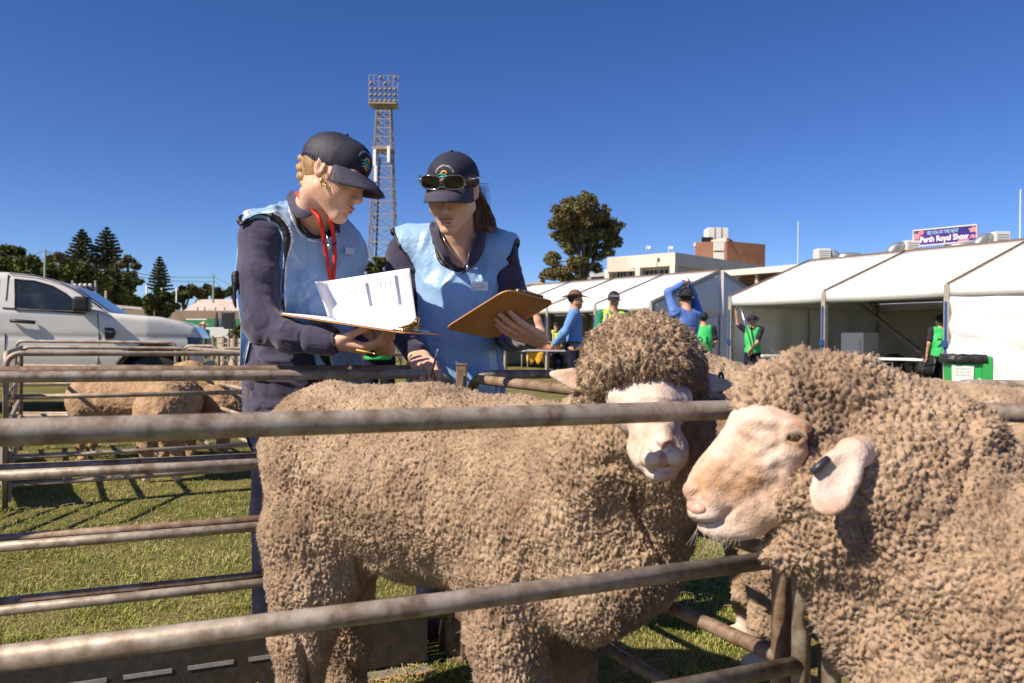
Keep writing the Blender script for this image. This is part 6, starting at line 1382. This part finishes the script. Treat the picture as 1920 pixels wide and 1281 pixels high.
# billboard
mat('sign_purple', (.045, .012, .16), (.10, .015, .22), .5, .8, c3=(.03, .02, .20)); mat('sign_cyan', (.30, .62, .85), None, .5); mat('sign_flower', (.62, .10, .22), (.25, .05, .45), .5, 6, c3=(.75, .30, .25))
S0, S1 = P(1714, 448, 34), P(1833, 441, 31.5); t = thing('billboard', (S0.x, S0.y, zr), 'purple rooftop billboard with white and light blue lettering', 'sign')
T0 = P(1714, 433, 34); T1 = P(1833, 421.5, 31.5); Bm0 = P(1714, 462.5, 34); Bm1 = P(1833, 451.5, 31.5); ex = (Bm1 - Bm0); wz = (T0 - Bm0).length; ux = Vector((ex.x, ex.y, 0)).normalized(); nrm_ = Vector((ux.y, -ux.x, 0)); 
def SB(u, v, o=0): return Bm0.lerp(Bm1, u).lerp(T0.lerp(T1, u), v) + nrm_ * o
face = MB().raw([SB(0, 0), SB(1, 0), SB(1, 1), SB(0, 1)], [(0, 1, 2, 3)]).build('sign_face', 'sign_purple', t, sm=False, solid=.08)
for a, b_ in (((0, 0), (1, 0)), ((1, 0), (1, 1)), ((0, 1), (1, 1)), ((0, 0), (0, 1))): MB().bar(SB(*a, .05), SB(*b_, .05), .05).build('sign_frame', 'frame_white', t, sm=False)
W_ = ex.length
def letter_line(txt, u0, u1, v0, v1, m_, seed=0, weight=0):
    def run(dx, dz, o): lettering(txt, lambda u, v: SB(u0 + (u1 - u0) * (u / wd_ if False else u), v0 + (v1 - v0) * v, o), 0, 1, 'lettering', m_, face, align='LEFT')
    cu = bpy.data.curves.new('tmp_text', 'FONT'); cu.body = txt; cu.size = 1; cu.offset = weight; oo = bpy.data.objects.new('tmp_text', cu); COL.objects.link(oo); dg = bpy.context.evaluated_depsgraph_get(); me = bpy.data.meshes.new_from_object(oo.evaluated_get(dg))
    co = np.zeros(len(me.vertices) * 3); me.vertices.foreach_get('co', co); co = co.reshape(-1, 3); fs = [tuple(q.vertices) for q in me.polygons]; bpy.data.objects.remove(oo); bpy.data.curves.remove(cu); bpy.data.meshes.remove(me)
    mn = co.min(0); mx = co.max(0); MB().raw([SB(u0 + (u1 - u0) * (x - mn[0]) / (mx[0] - mn[0]), v0 + (v1 - v0) * (y - 0) / .72, .055) for x, y, z in co], fs).build('lettering', m_, face, sm=False)
letter_line('SEE YOU AT THE NEXT', .23, .73, .66, .88, 'sign_cyan', weight=.015); letter_line('Perth Royal Show', .12, .88, .20, .56, 'white', weight=.025)
for (u_, v_, r_) in ((.05, .6, .22), (.13, .82, .16), (.95, .72, .2), (.84, .14, .16), (.94, .3, .14), (.05, .2, .12), (.76, .10, .12)):
    pts = [SB(u_ + r_ * .30 * math.cos(a) * (1 + .25 * math.sin(5 * a)), v_ + r_ * .8 * math.sin(a) * (1 + .25 * math.sin(5 * a)), .052) for a in np.linspace(0, 6.283, 31)[:-1]]
    pts = [SB(min(max(u_ + r_ * .30 * math.cos(a) * (1 + .25 * math.sin(5 * a)), .01), .99), min(max(v_ + r_ * .8 * math.sin(a) * (1 + .25 * math.sin(5 * a)), .03), .97), .052) for a in np.linspace(0, 6.283, 31)[:-1]]
    MB().raw(pts, [tuple(range(30))]).build('flower_print', 'sign_flower', face, sm=False)
for u_ in (.06, .5, .96): q = SB(u_, 0, -.1); MB().bar((q.x, q.y, zr - .1), q, .09).build('sign_post', 'frame_white', t, sm=False)
# small far roofs in the middle
mat('roof_tan', (.52, .42, .30), (.60, .50, .38), .8, .8); mat('far_grey', (.20, .22, .26), None, .8)
t = thing('gable_hall', (*xy(1000, 62), 0), 'low tan gabled roof left of the gum tree', 'building'); a = P(955, 560, 62); b_ = P(1010, 527, 62); c = P(1052, 545, 62)
MB().prism([(a.x, a.y, 0), (c.x, a.y, 0), (c.x, c.y, c.z), (b_.x, b_.y, b_.z), (a.x, a.y, c.z)], (0, 0, 0), (0, 12, 0)).build('wall', 'roof_tan', t, sm=False)
t = thing('grey_block', (*xy(1118, 70), 0), 'small dark grey flat roofed block between the gum tree and the cream building', 'building'); z_ = zz(1118, 514, 70); wallbox(t, xy(1088, 72), xy(1136, 70), 0, z_, 8, 'wall', 'far_grey'); wallbox(t, xy(1103, 71), xy(1137, 69.5), z_ - .2, z_ + .15, 9, 'roof', 'roof_grey')

# ================================================================ light tower
mat('steel_pale', (.19, .17, .17), (.27, .25, .24), .5, .5, metal=.3); mat('steel_tan', (.30, .23, .16), (.38, .30, .22), .6, .5); mat('lamp_face', (.16, .13, .11), (.10, .08, .07), .4, 1)
def light_tower():
    d = 150; b0 = P(716, 640, d); b0.z = 0; t = thing('floodlight_tower', b0, 'tall steel lattice tower with a bank of floodlights standing behind the two women', 'light tower')
    H_ = P(722, 196, d).z; w_at = lambda z: 3.1 + (1.2 - 3.1) * (z / H_)
    cn = [(-1, -1), (1, -1), (1, 1), (-1, 1)]; top = lambda q, z: b0 + Vector((q[0] * w_at(z) + .012 * z * 0, q[1] * w_at(z), z))
    for q in cn: MB().bar(top(q, 0), top(q, H_), .26).build('leg', 'steel_pale', t, sm=False)
    lv = [0]; 
    while lv[-1] < H_ - 1.2: lv.append(lv[-1] + w_at(lv[-1]) * 1.15)
    lv.append(H_)
    for a, b_ in zip(lv[:-1], lv[1:]):
        for i in range(4):
            p_, q_ = cn[i], cn[(i + 1) % 4]; mb_ = MB(); 
            for (s0, s1) in ((top(p_, a), top(q_, b_)), (top(q_, a), top(p_, b_))): MB().bar(s0, s1, .10).build('brace', 'steel_pale', t, sm=False)
            MB().bar(top(p_, b_), top(q_, b_), .15).build('strut', 'steel_tan', t, sm=False)
    z0 = P(722, 200, d).z; z1 = P(722, 146, d).z
    MB().box(b0 + Vector((0, 0, z0 + .1)), (2.5, 2.0, .12)).build('platform', 'steel_tan', t, sm=False)
    rows, cols = 5, 6
    for k in range(cols + 1): x = -2.7 + 5.4 * k / cols; MB().bar(b0 + Vector((x, -1.2, z0)), b0 + Vector((x, -1.2, z1)), .11).build('rack_upright', 'steel_tan', t, sm=False)
    for k in range(rows + 1): z = z0 + (z1 - z0) * k / rows; MB().bar(b0 + Vector((-2.8, -1.2, z)), b0 + Vector((2.8, -1.2, z)), .11).build('rack_rail', 'steel_pale', t, sm=False)
    for i in range(cols):
        for k in range(rows):
            if k >= 3 and (i + k) % 3: continue
            c = b0 + Vector((-2.25 + .9 * i, -1.55, z0 + (z1 - z0) * (k + .5) / rows)); MB().tube([c, c + Vector((0, .35, .12))], [.31, .18], 10).build('floodlight', 'lamp_face', t)
    za = P(722, 300, d).z
    for x, dz in ((-1.4, 0), (1.2, .6), (-1.2, -3)): MB().box(b0 + Vector((x, -1.9, za + dz)), (.26, .15, 1.5)).build('antenna_panel', 'white', t, sm=False)
    MB().box(b0 + Vector((0, 0, P(722, 282, d).z)), (1.9, 1.9, .2)).build('platform', 'steel_tan', t, sm=False)
    MB().bar(b0 + Vector((-1.2, -2.2, 3)), b0 + Vector((-.5, -1.6, za)), .35).build('cable_tray', 'plastic_black', t, sm=False)
light_tower()

# ================================================================ trees
mat('leaf_gum', (.075, .098, .030), (.20, .150, .065), .7, .6, c3=(.14, .13, .050), spec=.3, det=3); mat('leaf_dark', (.045, .065, .018), (.24, .25, .05), .8, .25, c3=(.11, .13, .03), spec=.2, det=3); mat('leaf_pine', (.045, .065, .035), (.13, .12, .055), .8, .5, c3=(.08, .09, .045), spec=.2); mat('leaf_bush', (.05, .06, .018), (.16, .15, .05), .8, .4, c3=(.09, .095, .03), spec=.2); mat('bark', (.10, .07, .045), (.20, .15, .11), .9, 3)
def leaf_quads(C_, R_, n, size, seed, flat=.6):
    r = np.random.default_rng(seed); C_ = np.array(C_); R_ = np.array(R_); wt = R_.prod(1) ** .8; k = r.choice(len(C_), n, p=wt / wt.sum())
    v = r.normal(size=(n, 3)); v /= np.linalg.norm(v, axis=1)[:, None]; rad = r.random(n) ** .38; p = C_[k] + v * R_[k] * rad[:, None] * (1 + .28 * vecnoise(v * 2.2 + k[:, None] * 3.1, seed))
    a = r.normal(size=(n, 3)); a[:, 2] *= flat; a /= np.linalg.norm(a, axis=1)[:, None]; b = np.cross(a, r.normal(size=(n, 3))); b /= np.linalg.norm(b, axis=1)[:, None]; s_ = (size * (.5 + r.random(n)))[:, None]
    V = np.stack([p - a * s_, p + b * s_ * .45, p + a * s_, p - b * s_ * .45], 1).reshape(-1, 3); return V, np.arange(n)[:, None] * 4 + np.array([[0, 1, 2, 3]])
def tree(px, py_base, d, clumps, n, size, m_, name, label, cat='tree', trunk=None, limbs=(), group=None, seed=1, sub=5, sq=.8):
    b0 = P(px, py_base, d); b0.z = 0; t = thing(name, b0, label, cat, group); r = np.random.default_rng(seed); C_ = []; R_ = []
    for (x, y, rr) in clumps:
        c = nv(P(x, y, d + r.normal() * rp(rr, d) * .5)); R = rp(rr, d); C_.append(c); R_.append((R * .62, R * .8, R * sq * .66))
        for k in range(sub):
            v = r.normal(size=3); v /= np.linalg.norm(v); C_.append(c + v * np.array((R * .70, R * .9, R * .62 * sq + .05))); q = R * (.22 + .20 * r.random()); R_.append((q, q, q * .8))
    V, Q = leaf_quads(C_, R_, n, size, seed); MB().raw(V, Q).build('crown', m_, t, sm=False)
    m = MB(); tw = trunk or .4; T = [b0]; top = Vector(C_[0]); 
    pts = [b0, b0.lerp(Vector((top.x, top.y, b0.z)), .5) + Vector((0, 0, top.z * .35)), Vector((top.x, top.y, top.z * .7)), top]; m.tube(pts, [tw, tw * .75, tw * .5, tw * .25], 8)
    for i in range(0, len(clumps)):
        c = Vector(C_[i * (sub + 1)]); s0 = pts[1].lerp(pts[2], r.random() * .9); m.tube([s0, s0.lerp(c, .5) + Vector((0, 0, .1 * (c - s0).length)), c], [tw * .4, tw * .25, tw * .08], 6)
    m.build('trunk', 'bark', t); return t
gum = [(1095, 395, 40), (1060, 405, 34), (1040, 420, 22), (1120, 420, 40), (1145, 440, 28), (1150, 425, 22), (1085, 440, 36), (1062, 455, 24), (1105, 470, 24), (1125, 480, 18), (1035, 490, 22), (1048, 510, 26), (1075, 500, 22), (1078, 525, 22), (1100, 378, 26), (1072, 380, 22), (1140, 460, 18), (1095, 520, 12)]
gum += [(1110, 445, 30), (1090, 415, 34), (1130, 400, 24), (1050, 440, 20), (1085, 490, 20), (1070, 470, 20), (1120, 500, 16), (1140, 475, 14), (1028, 515, 16), (1060, 520, 18), (1155, 455, 16), (1095, 505, 16)]
tree(1082, 640, 52, gum, 46000, .095, 'leaf_gum', 'gum_tree', 'tall brownish gum tree with several crown masses above the centre marquee', trunk=.20, seed=4, sub=6, sq=.75)
def pine(px, py_top, py_base, wpx, d, label, seed):
    b0 = P(px, py_base, d); top = P(px, py_top, d); g0 = Vector((b0.x, b0.y, 0)); t = thing('norfolk_pine', g0, label, 'pine tree', 'norfolk pines above the dark trees' if d > 75 else None); r = np.random.default_rng(seed); H_ = top.z - b0.z; W_ = rp(wpx, d)
    MB().tube([g0, b0, top], [.45, .35, .04], 7).build('trunk', 'bark', t); m = MB(); C_ = []; R_ = []; nt_ = 12
    for i in range(nt_):
        f_ = i / (nt_ - 1); z = b0.z + H_ * (f_ ** .92) * .97; rad = W_ * (1 - f_) ** .8 * (.85 + .3 * r.random()) + .12
        for k in range(7):
            a = k * .898 + r.random() * .5; e = Vector((math.cos(a) * rad, math.sin(a) * rad, rad * .16 + .1 * H_ / nt_)); p0 = Vector((b0.x, b0.y, z)); m.tube([p0, p0 + e * .6 - Vector((0, 0, rad * .06)), p0 + e], [.07, .05, .02], 4, cap=False)
            for q in (.35, .55, .75, .95): C_.append(nv(p0 + e * q + Vector((0, 0, .02)))); R_.append((rad * .10 + .10, rad * .10 + .10, .07 + .01 * rad))
    m.build('branches', 'bark', t); V, Q = leaf_quads(C_, R_, 8000, .17, seed, flat=.5); MB().raw(V, Q).build('crown', 'leaf_pine', t, sm=False)
pine(153, 431, 500, 32, 95, 'norfolk pine, left one of the two tall ones above the dark trees', 11); pine(200, 427, 505, 33, 97, 'norfolk pine, right one of the two tall ones above the dark trees', 12); pine(299, 482, 545, 19, 110, 'small lone norfolk pine right of the dark tree mass', 13)
gr = 'trees along the far left side'
tree(20, 640, 70, [(10, 480, 30), (-30, 475, 34), (40, 495, 30), (66, 500, 24), (10, 520, 34), (50, 530, 34), (-20, 530, 40)], 15000, .30, 'leaf_dark', 'leafy_tree', 'dense dark tree behind the pickup at the far left edge', seed=21, group=gr)
tree(110, 640, 66, [(100, 512, 28), (130, 516, 26), (80, 530, 30), (120, 545, 34), (150, 540, 30)], 13000, .28, 'leaf_dark', 'leafy_tree', 'dark tree above the pickup roof below the left tall pine', seed=22, group=gr)
tree(165, 640, 64, [(155, 505, 24), (175, 520, 28), (190, 545, 34), (150, 560, 30), (205, 565, 32)], 13000, .28, 'leaf_dark', 'leafy_tree', 'yellow green topped tree between the two tall pines', seed=23, group=gr)
tree(225, 640, 66, [(215, 520, 24), (235, 535, 26), (230, 560, 30), (250, 570, 24), (200, 545, 28)], 12000, .28, 'leaf_dark', 'leafy_tree', 'dark rounded tree at the right end of the tree mass', seed=24, group=gr)
tree(242, 640, 80, [(240, 487, 14), (228, 498, 12), (252, 500, 12), (244, 515, 14), (258, 530, 12)], 3200, .22, 'leaf_gum', 'spreading_tree', 'thin flat topped tree right of the tall pines', seed=25, group=gr, sq=.5)
tree(300, 640, 45, [(290, 562, 20), (305, 556, 20), (318, 572, 18), (285, 580, 20), (305, 585, 22)], 7000, .13, 'leaf_bush', 'round_bush_tree', 'small round olive tree in front of the far low roofs', trunk=.12, seed=26, group=gr)
tree(350, 640, 90, [(345, 548, 16), (362, 545, 16), (375, 552, 14), (335, 556, 14)], 5000, .26, 'leaf_bush', 'leafy_tree', 'brownish tree clump behind the far pale roof', seed=27, group=gr)
tree(395, 640, 92, [(388, 540, 12), (402, 548, 14), (412, 555, 12), (380, 556, 12)], 4000, .26, 'leaf_bush', 'leafy_tree', 'low olive tree clump beside the far green pole', seed=28, group=gr)
tree(440, 640, 80, [(436, 546, 11), (447, 550, 12)], 2500, .22, 'leaf_dark', 'leafy_tree', 'small dark tree left of the woman\'s sleeve', seed=29, group=gr)
tree(112, 640, 88, [(95, 486, 13), (112, 482, 13), (125, 492, 12)], 3500, .24, 'leaf_gum', 'leafy_tree', 'brown topped tree left of the tall pines', seed=30, group=gr)
tree(700, 640, 90, [(690, 498, 14), (715, 492, 15), (708, 508, 16), (730, 505, 12)], 5500, .24, 'leaf_bush', 'leafy_tree', 'olive tree at the foot of the floodlight tower', seed=31)
tree(1020, 640, 75, [(1018, 520, 9), (1014, 530, 8)], 500, .14, 'bark', 'bare_tree', 'small bare tree left of the gum tree', seed=32, trunk=.08)
# ================================================================ far left structures
def lamp_pole(px, top, base, d, label, r=.09, m_='pole_green'):
    a = P(px, base, d); b = P(px, top, d); t = tag(MB().tube([(a.x, a.y, 0), (a.x, a.y, b.z)], [r * 1.2, r * .7], 8).build('utility_pole', m_, None), label, 'pole'); return t
mat('pole_green', (.16, .20, .15), None, .7); mat('pole_white', (.6, .58, .55), None, .6); mat('pole_wood', (.30, .22, .16), None, .8)
lamp_pole(83, 468, 640, 40, 'grey green pole rising behind the pickup roof', .07); lamp_pole(399, 514, 640, 60, 'thin dark green pole in front of the far trees'); lamp_pole(445, 536, 640, 62, 'thin green pole just left of the woman\'s sleeve', .06)
lamp_pole(274, 534, 640, 55, 'pale post left of the small round tree', .09, 'pole_white'); lamp_pole(302, 540, 640, 58, 'pale post behind the small round tree', .07, 'pole_white'); lamp_pole(330, 540, 640, 60, 'pale post right of the small round tree', .07, 'pole_white'); lamp_pole(198, 545, 640, 45, 'wooden cross armed pole left of the pale far roof', .10, 'pole_wood')
lamp_pole(1494, 415, 640, 80, 'thin white mast behind the right marquee', .045, 'pole_white'); lamp_pole(1910, 355, 640, 60, 'thin mast at the right edge above the marquee ridge', .05, 'pole_white')
c = P(197, 549, 45); MB().bar(c + Vector((-.4, 0, 0)), c + Vector((.35, 0, .1)), .08)
m = MB()
for (a, b) in (((0, 469, 60), (83, 470, 40)), ((83, 470, 40), (399, 520, 60)), ((83, 474, 40), (399, 528, 60)), ((399, 517, 60), (470, 528, 70)), ((399, 522, 60), (445, 540, 62))):
    p, q = P(*a), P(*b); pts = [p.lerp(q, k / 10) - Vector((0, 0, .5 * math.sin(math.pi * k / 10))) for k in range(11)]
    tag(MB().tube(pts, .014, 4).build('power_line', 'plastic_black', None), 'thin overhead wire strung between the far left poles', 'wire', 'overhead wires at the far left')
mat('far_roof_pink', (.55, .45, .38), (.62, .52, .46), .8, .6); mat('far_brown', (.24, .17, .12), (.30, .22, .16), .85, .8); mat('far_white', (.65, .64, .62), None, .7); mat('far_green', (.03, .20, .09), None, .7)
t = thing('far_hall', (*xy(410, 55), 0), 'long hall with pale pink roof above the far terrace', 'building'); a = P(345, 585, 55); b_ = P(375, 563, 62); c = P(470, 562, 62); e = P(475, 585, 55)
MB().raw([a, e, (e.x, 62, c.z), (b_.x, 62, b_.z), (a.x, 75, a.z)], [(0, 1, 2, 3), (0, 3, 4)]).build('roof', 'far_roof_pink', t, sm=False, solid=.2); MB().prism([(a.x, 55.4, 0), (e.x, 55.4, 0), (e.x, 66, 0), (a.x, 66, 0)], (0, 0, 0), (0, 0, a.z - .15)).build('wall', 'far_brown', t, sm=False)
for px in (375, 388, 408, 425): q = P(px, 577, 55); MB().tube([(q.x, 54.6, a.z - .6), (q.x, 54.6, a.z + .35)], .05, 6).build('vent_pipe', 'far_brown', t)
t = thing('far_terrace', (*xy(350, 50), 0), 'brown long flat roofed terrace in front of the pale pink roof', 'building'); a = P(205, 583, 50); e = P(480, 583, 50); MB().prism([(a.x, 50, 2.0), (e.x, 50, 2.0), (e.x, 54, 2.0), (a.x, 54, 2.0)], (0, 0, 0), (0, 0, P(400, 583, 50).z - 2.0)).build('roof', 'far_brown', t, sm=False); MB().prism([(a.x, 51, 0), (e.x, 51, 0), (e.x, 53, 0), (a.x, 53, 0)], (0, 0, 0), (0, 0, 1.99)).build('wall', 'far_brown', t, sm=False)
for px in range(220, 480, 26): q = P(px, 640, 50.2); MB().bar((q.x, 50.1, 0), (q.x, 50.1, 2.0), .12).build('post', 'pole_wood', t, sm=False)
t = thing('far_cottage', (*xy(215, 58), 0), 'low cottage roof seen over the pickup bonnet', 'building'); a = P(188, 582, 58); b_ = P(205, 571, 58); c = P(228, 578, 58); MB().prism([(a.x, 58, 0), (c.x, 58, 0), (c.x, 58, c.z), (b_.x, 58, b_.z), (a.x, 58, a.z)], (0, 0, 0), (0, 8, 0)).build('wall', 'far_roof_pink', t, sm=False)
t = thing('far_kiosk', (*xy(365, 40), 0), 'white kiosk with green band far behind the pickup bonnet', 'kiosk'); a = P(348, 600, 40); e = P(388, 600, 40); MB().prism([(a.x, 40, 0), (e.x, 40, 0), (e.x, 43, 0), (a.x, 43, 0)], (0, 0, 0), (0, 0, P(370, 598, 40).z)).build('wall', 'far_white', t, sm=False, bev=.03); MB().box(((a.x + e.x) / 2, 39.9, P(370, 606, 40).z), ((e.x - a.x) / 2 + .05, .06, .16)).build('band', 'far_green', t, sm=False)
# green fence, white low wall, timber fence
a = P(388, 604, 38); e = P(470, 604, 38); t = thing('green_hoarding', (a.x, 38, 0), 'dark green fence band below the closed umbrellas', 'fence'); MB().box(((a.x + e.x) / 2, 38, .9 + .6), ((e.x - a.x) / 2, .04, .40)).build('screen', 'far_green', t, sm=False)
for k in range(5): x = a.x + (e.x - a.x) * k / 4; MB().bar((x, 38.06, 0), (x, 38.06, 1.9), .06).build('post', 'pole_grey', t, sm=False)
a = P(384, 612, 34); e = P(470, 612, 34); o = MB().box(((a.x + e.x) / 2, 34, .72), ((e.x - a.x) / 2, .15, .72)).build('low_wall', 'far_white', None, sm=False, bev=.02); tag(o, 'low white wall in front of the green fence band', 'wall')
a = P(380, 628, 27); e = P(480, 628, 27); t = thing('timber_fence', (a.x, 27, 0), 'pale timber board fence right of the pickup bumper', 'fence')
for k in range(5): MB().box(((a.x + e.x) / 2, 27, .16 + .19 * k), ((e.x - a.x) / 2, .025, .082)).build('board', 'roof_tan', t, sm=False)
for k in range(6): x = a.x + (e.x - a.x) * k / 5; MB().bar((x, 26.94, 0), (x, 26.94, 1.08), .06).build('post', 'pole_wood', t, sm=False)
for i, px in enumerate((406, 417, 423, 438)):
    c = P(px, 605, 36.5); t = thing('closed_umbrella', (c.x, c.y, 0), 'closed dark patio umbrella, %s from the left of the row by the green fence' % ('first', 'second', 'third', 'fourth')[i], 'umbrella', 'closed patio umbrellas'); MB().tube([(c.x, c.y, 0), (c.x, c.y, 2.25)], .03, 6).build('pole', 'pole_grey', t); MB().tube([(c.x, c.y, .95), (c.x, c.y, 1.3), (c.x, c.y, 2.2)], [.12, .15, .03], 8).build('canopy', 'cap_navy', t)
c = P(404, 613, 33); t = thing('green_bin', (c.x, c.y, 0), 'small green and white bin in front of the low white wall', 'bin'); MB().box((c.x, c.y, .5), (.28, .28, .45)).build('bin_body', 'bin_green', t, sm=False, bev=.03); MB().box((c.x, c.y, .98), (.31, .31, .04)).build('lid', 'rubber', t, sm=False)
c = P(448, 610, 32); t = thing('potted_shrub', (c.x, c.y, 0), 'green shrub in a grey planter box at the end of the low wall', 'plant'); MB().box((c.x, c.y, .45), (.45, .25, .28)).build('planter', 'roof_grey', t, sm=False); V, Q = leaf_quads([(c.x, c.y, 1.1), (c.x + .2, c.y, 1.35)], [(.35, .3, .4), (.25, .2, .3)], 900, .09, 3); MB().raw(V, Q).build('foliage', 'leaf_bush', t, sm=False)
c = P(430, 625, 25); t = thing('speaker_stand', (c.x, c.y, 0), 'black speaker on a tripod in front of the timber fence', 'speaker')
MB().tube([(c.x, c.y, .3), (c.x, c.y, 1.5)], .02, 6).build('pole', 'plastic_black', t); MB().box((c.x, c.y, 1.55), (.14, .14, .26)).build('speaker', 'plastic_black', t, sm=False, bev=.02)
for k in range(3): MB().tube([(c.x, c.y, .5), (c.x + .35 * math.cos(k * 2.1), c.y + .35 * math.sin(k * 2.1), 0)], .015, 5).build('leg', 'plastic_black', t)
# blue scaffold structure
t = thing('event_rack', (*xy(157, 30), 0), 'blue framed event rack with lamps standing behind the pickup windscreen', 'rack'); mat('rack_blue', (.03, .03, .30), (.06, .05, .36), .6, 3)
a = P(136, 530, 30); e = P(179, 530, 30)
for x in (a.x, e.x): MB().bar((x, 30, 0), (x, 30, P(157, 526, 30).z), .06).build('post', 'pole_grey', t, sm=False); MB().bar((x + .0, 30.06, 1), (x, 30.06, P(157, 534, 30).z), .14, .03).build('drape', 'rack_blue', t, sm=False)
for py in (540, 548, 556, 564): z = P(157, py, 30).z; MB().bar((a.x, 30, z), (e.x, 30, z), .05, .09).build('shelf', 'rack_blue', t, sm=False)
for k in range(4): MB().ell(P(141 + k * 9.5, 535, 29.9), .07, 8, 6).build('lamp', 'tank', t)
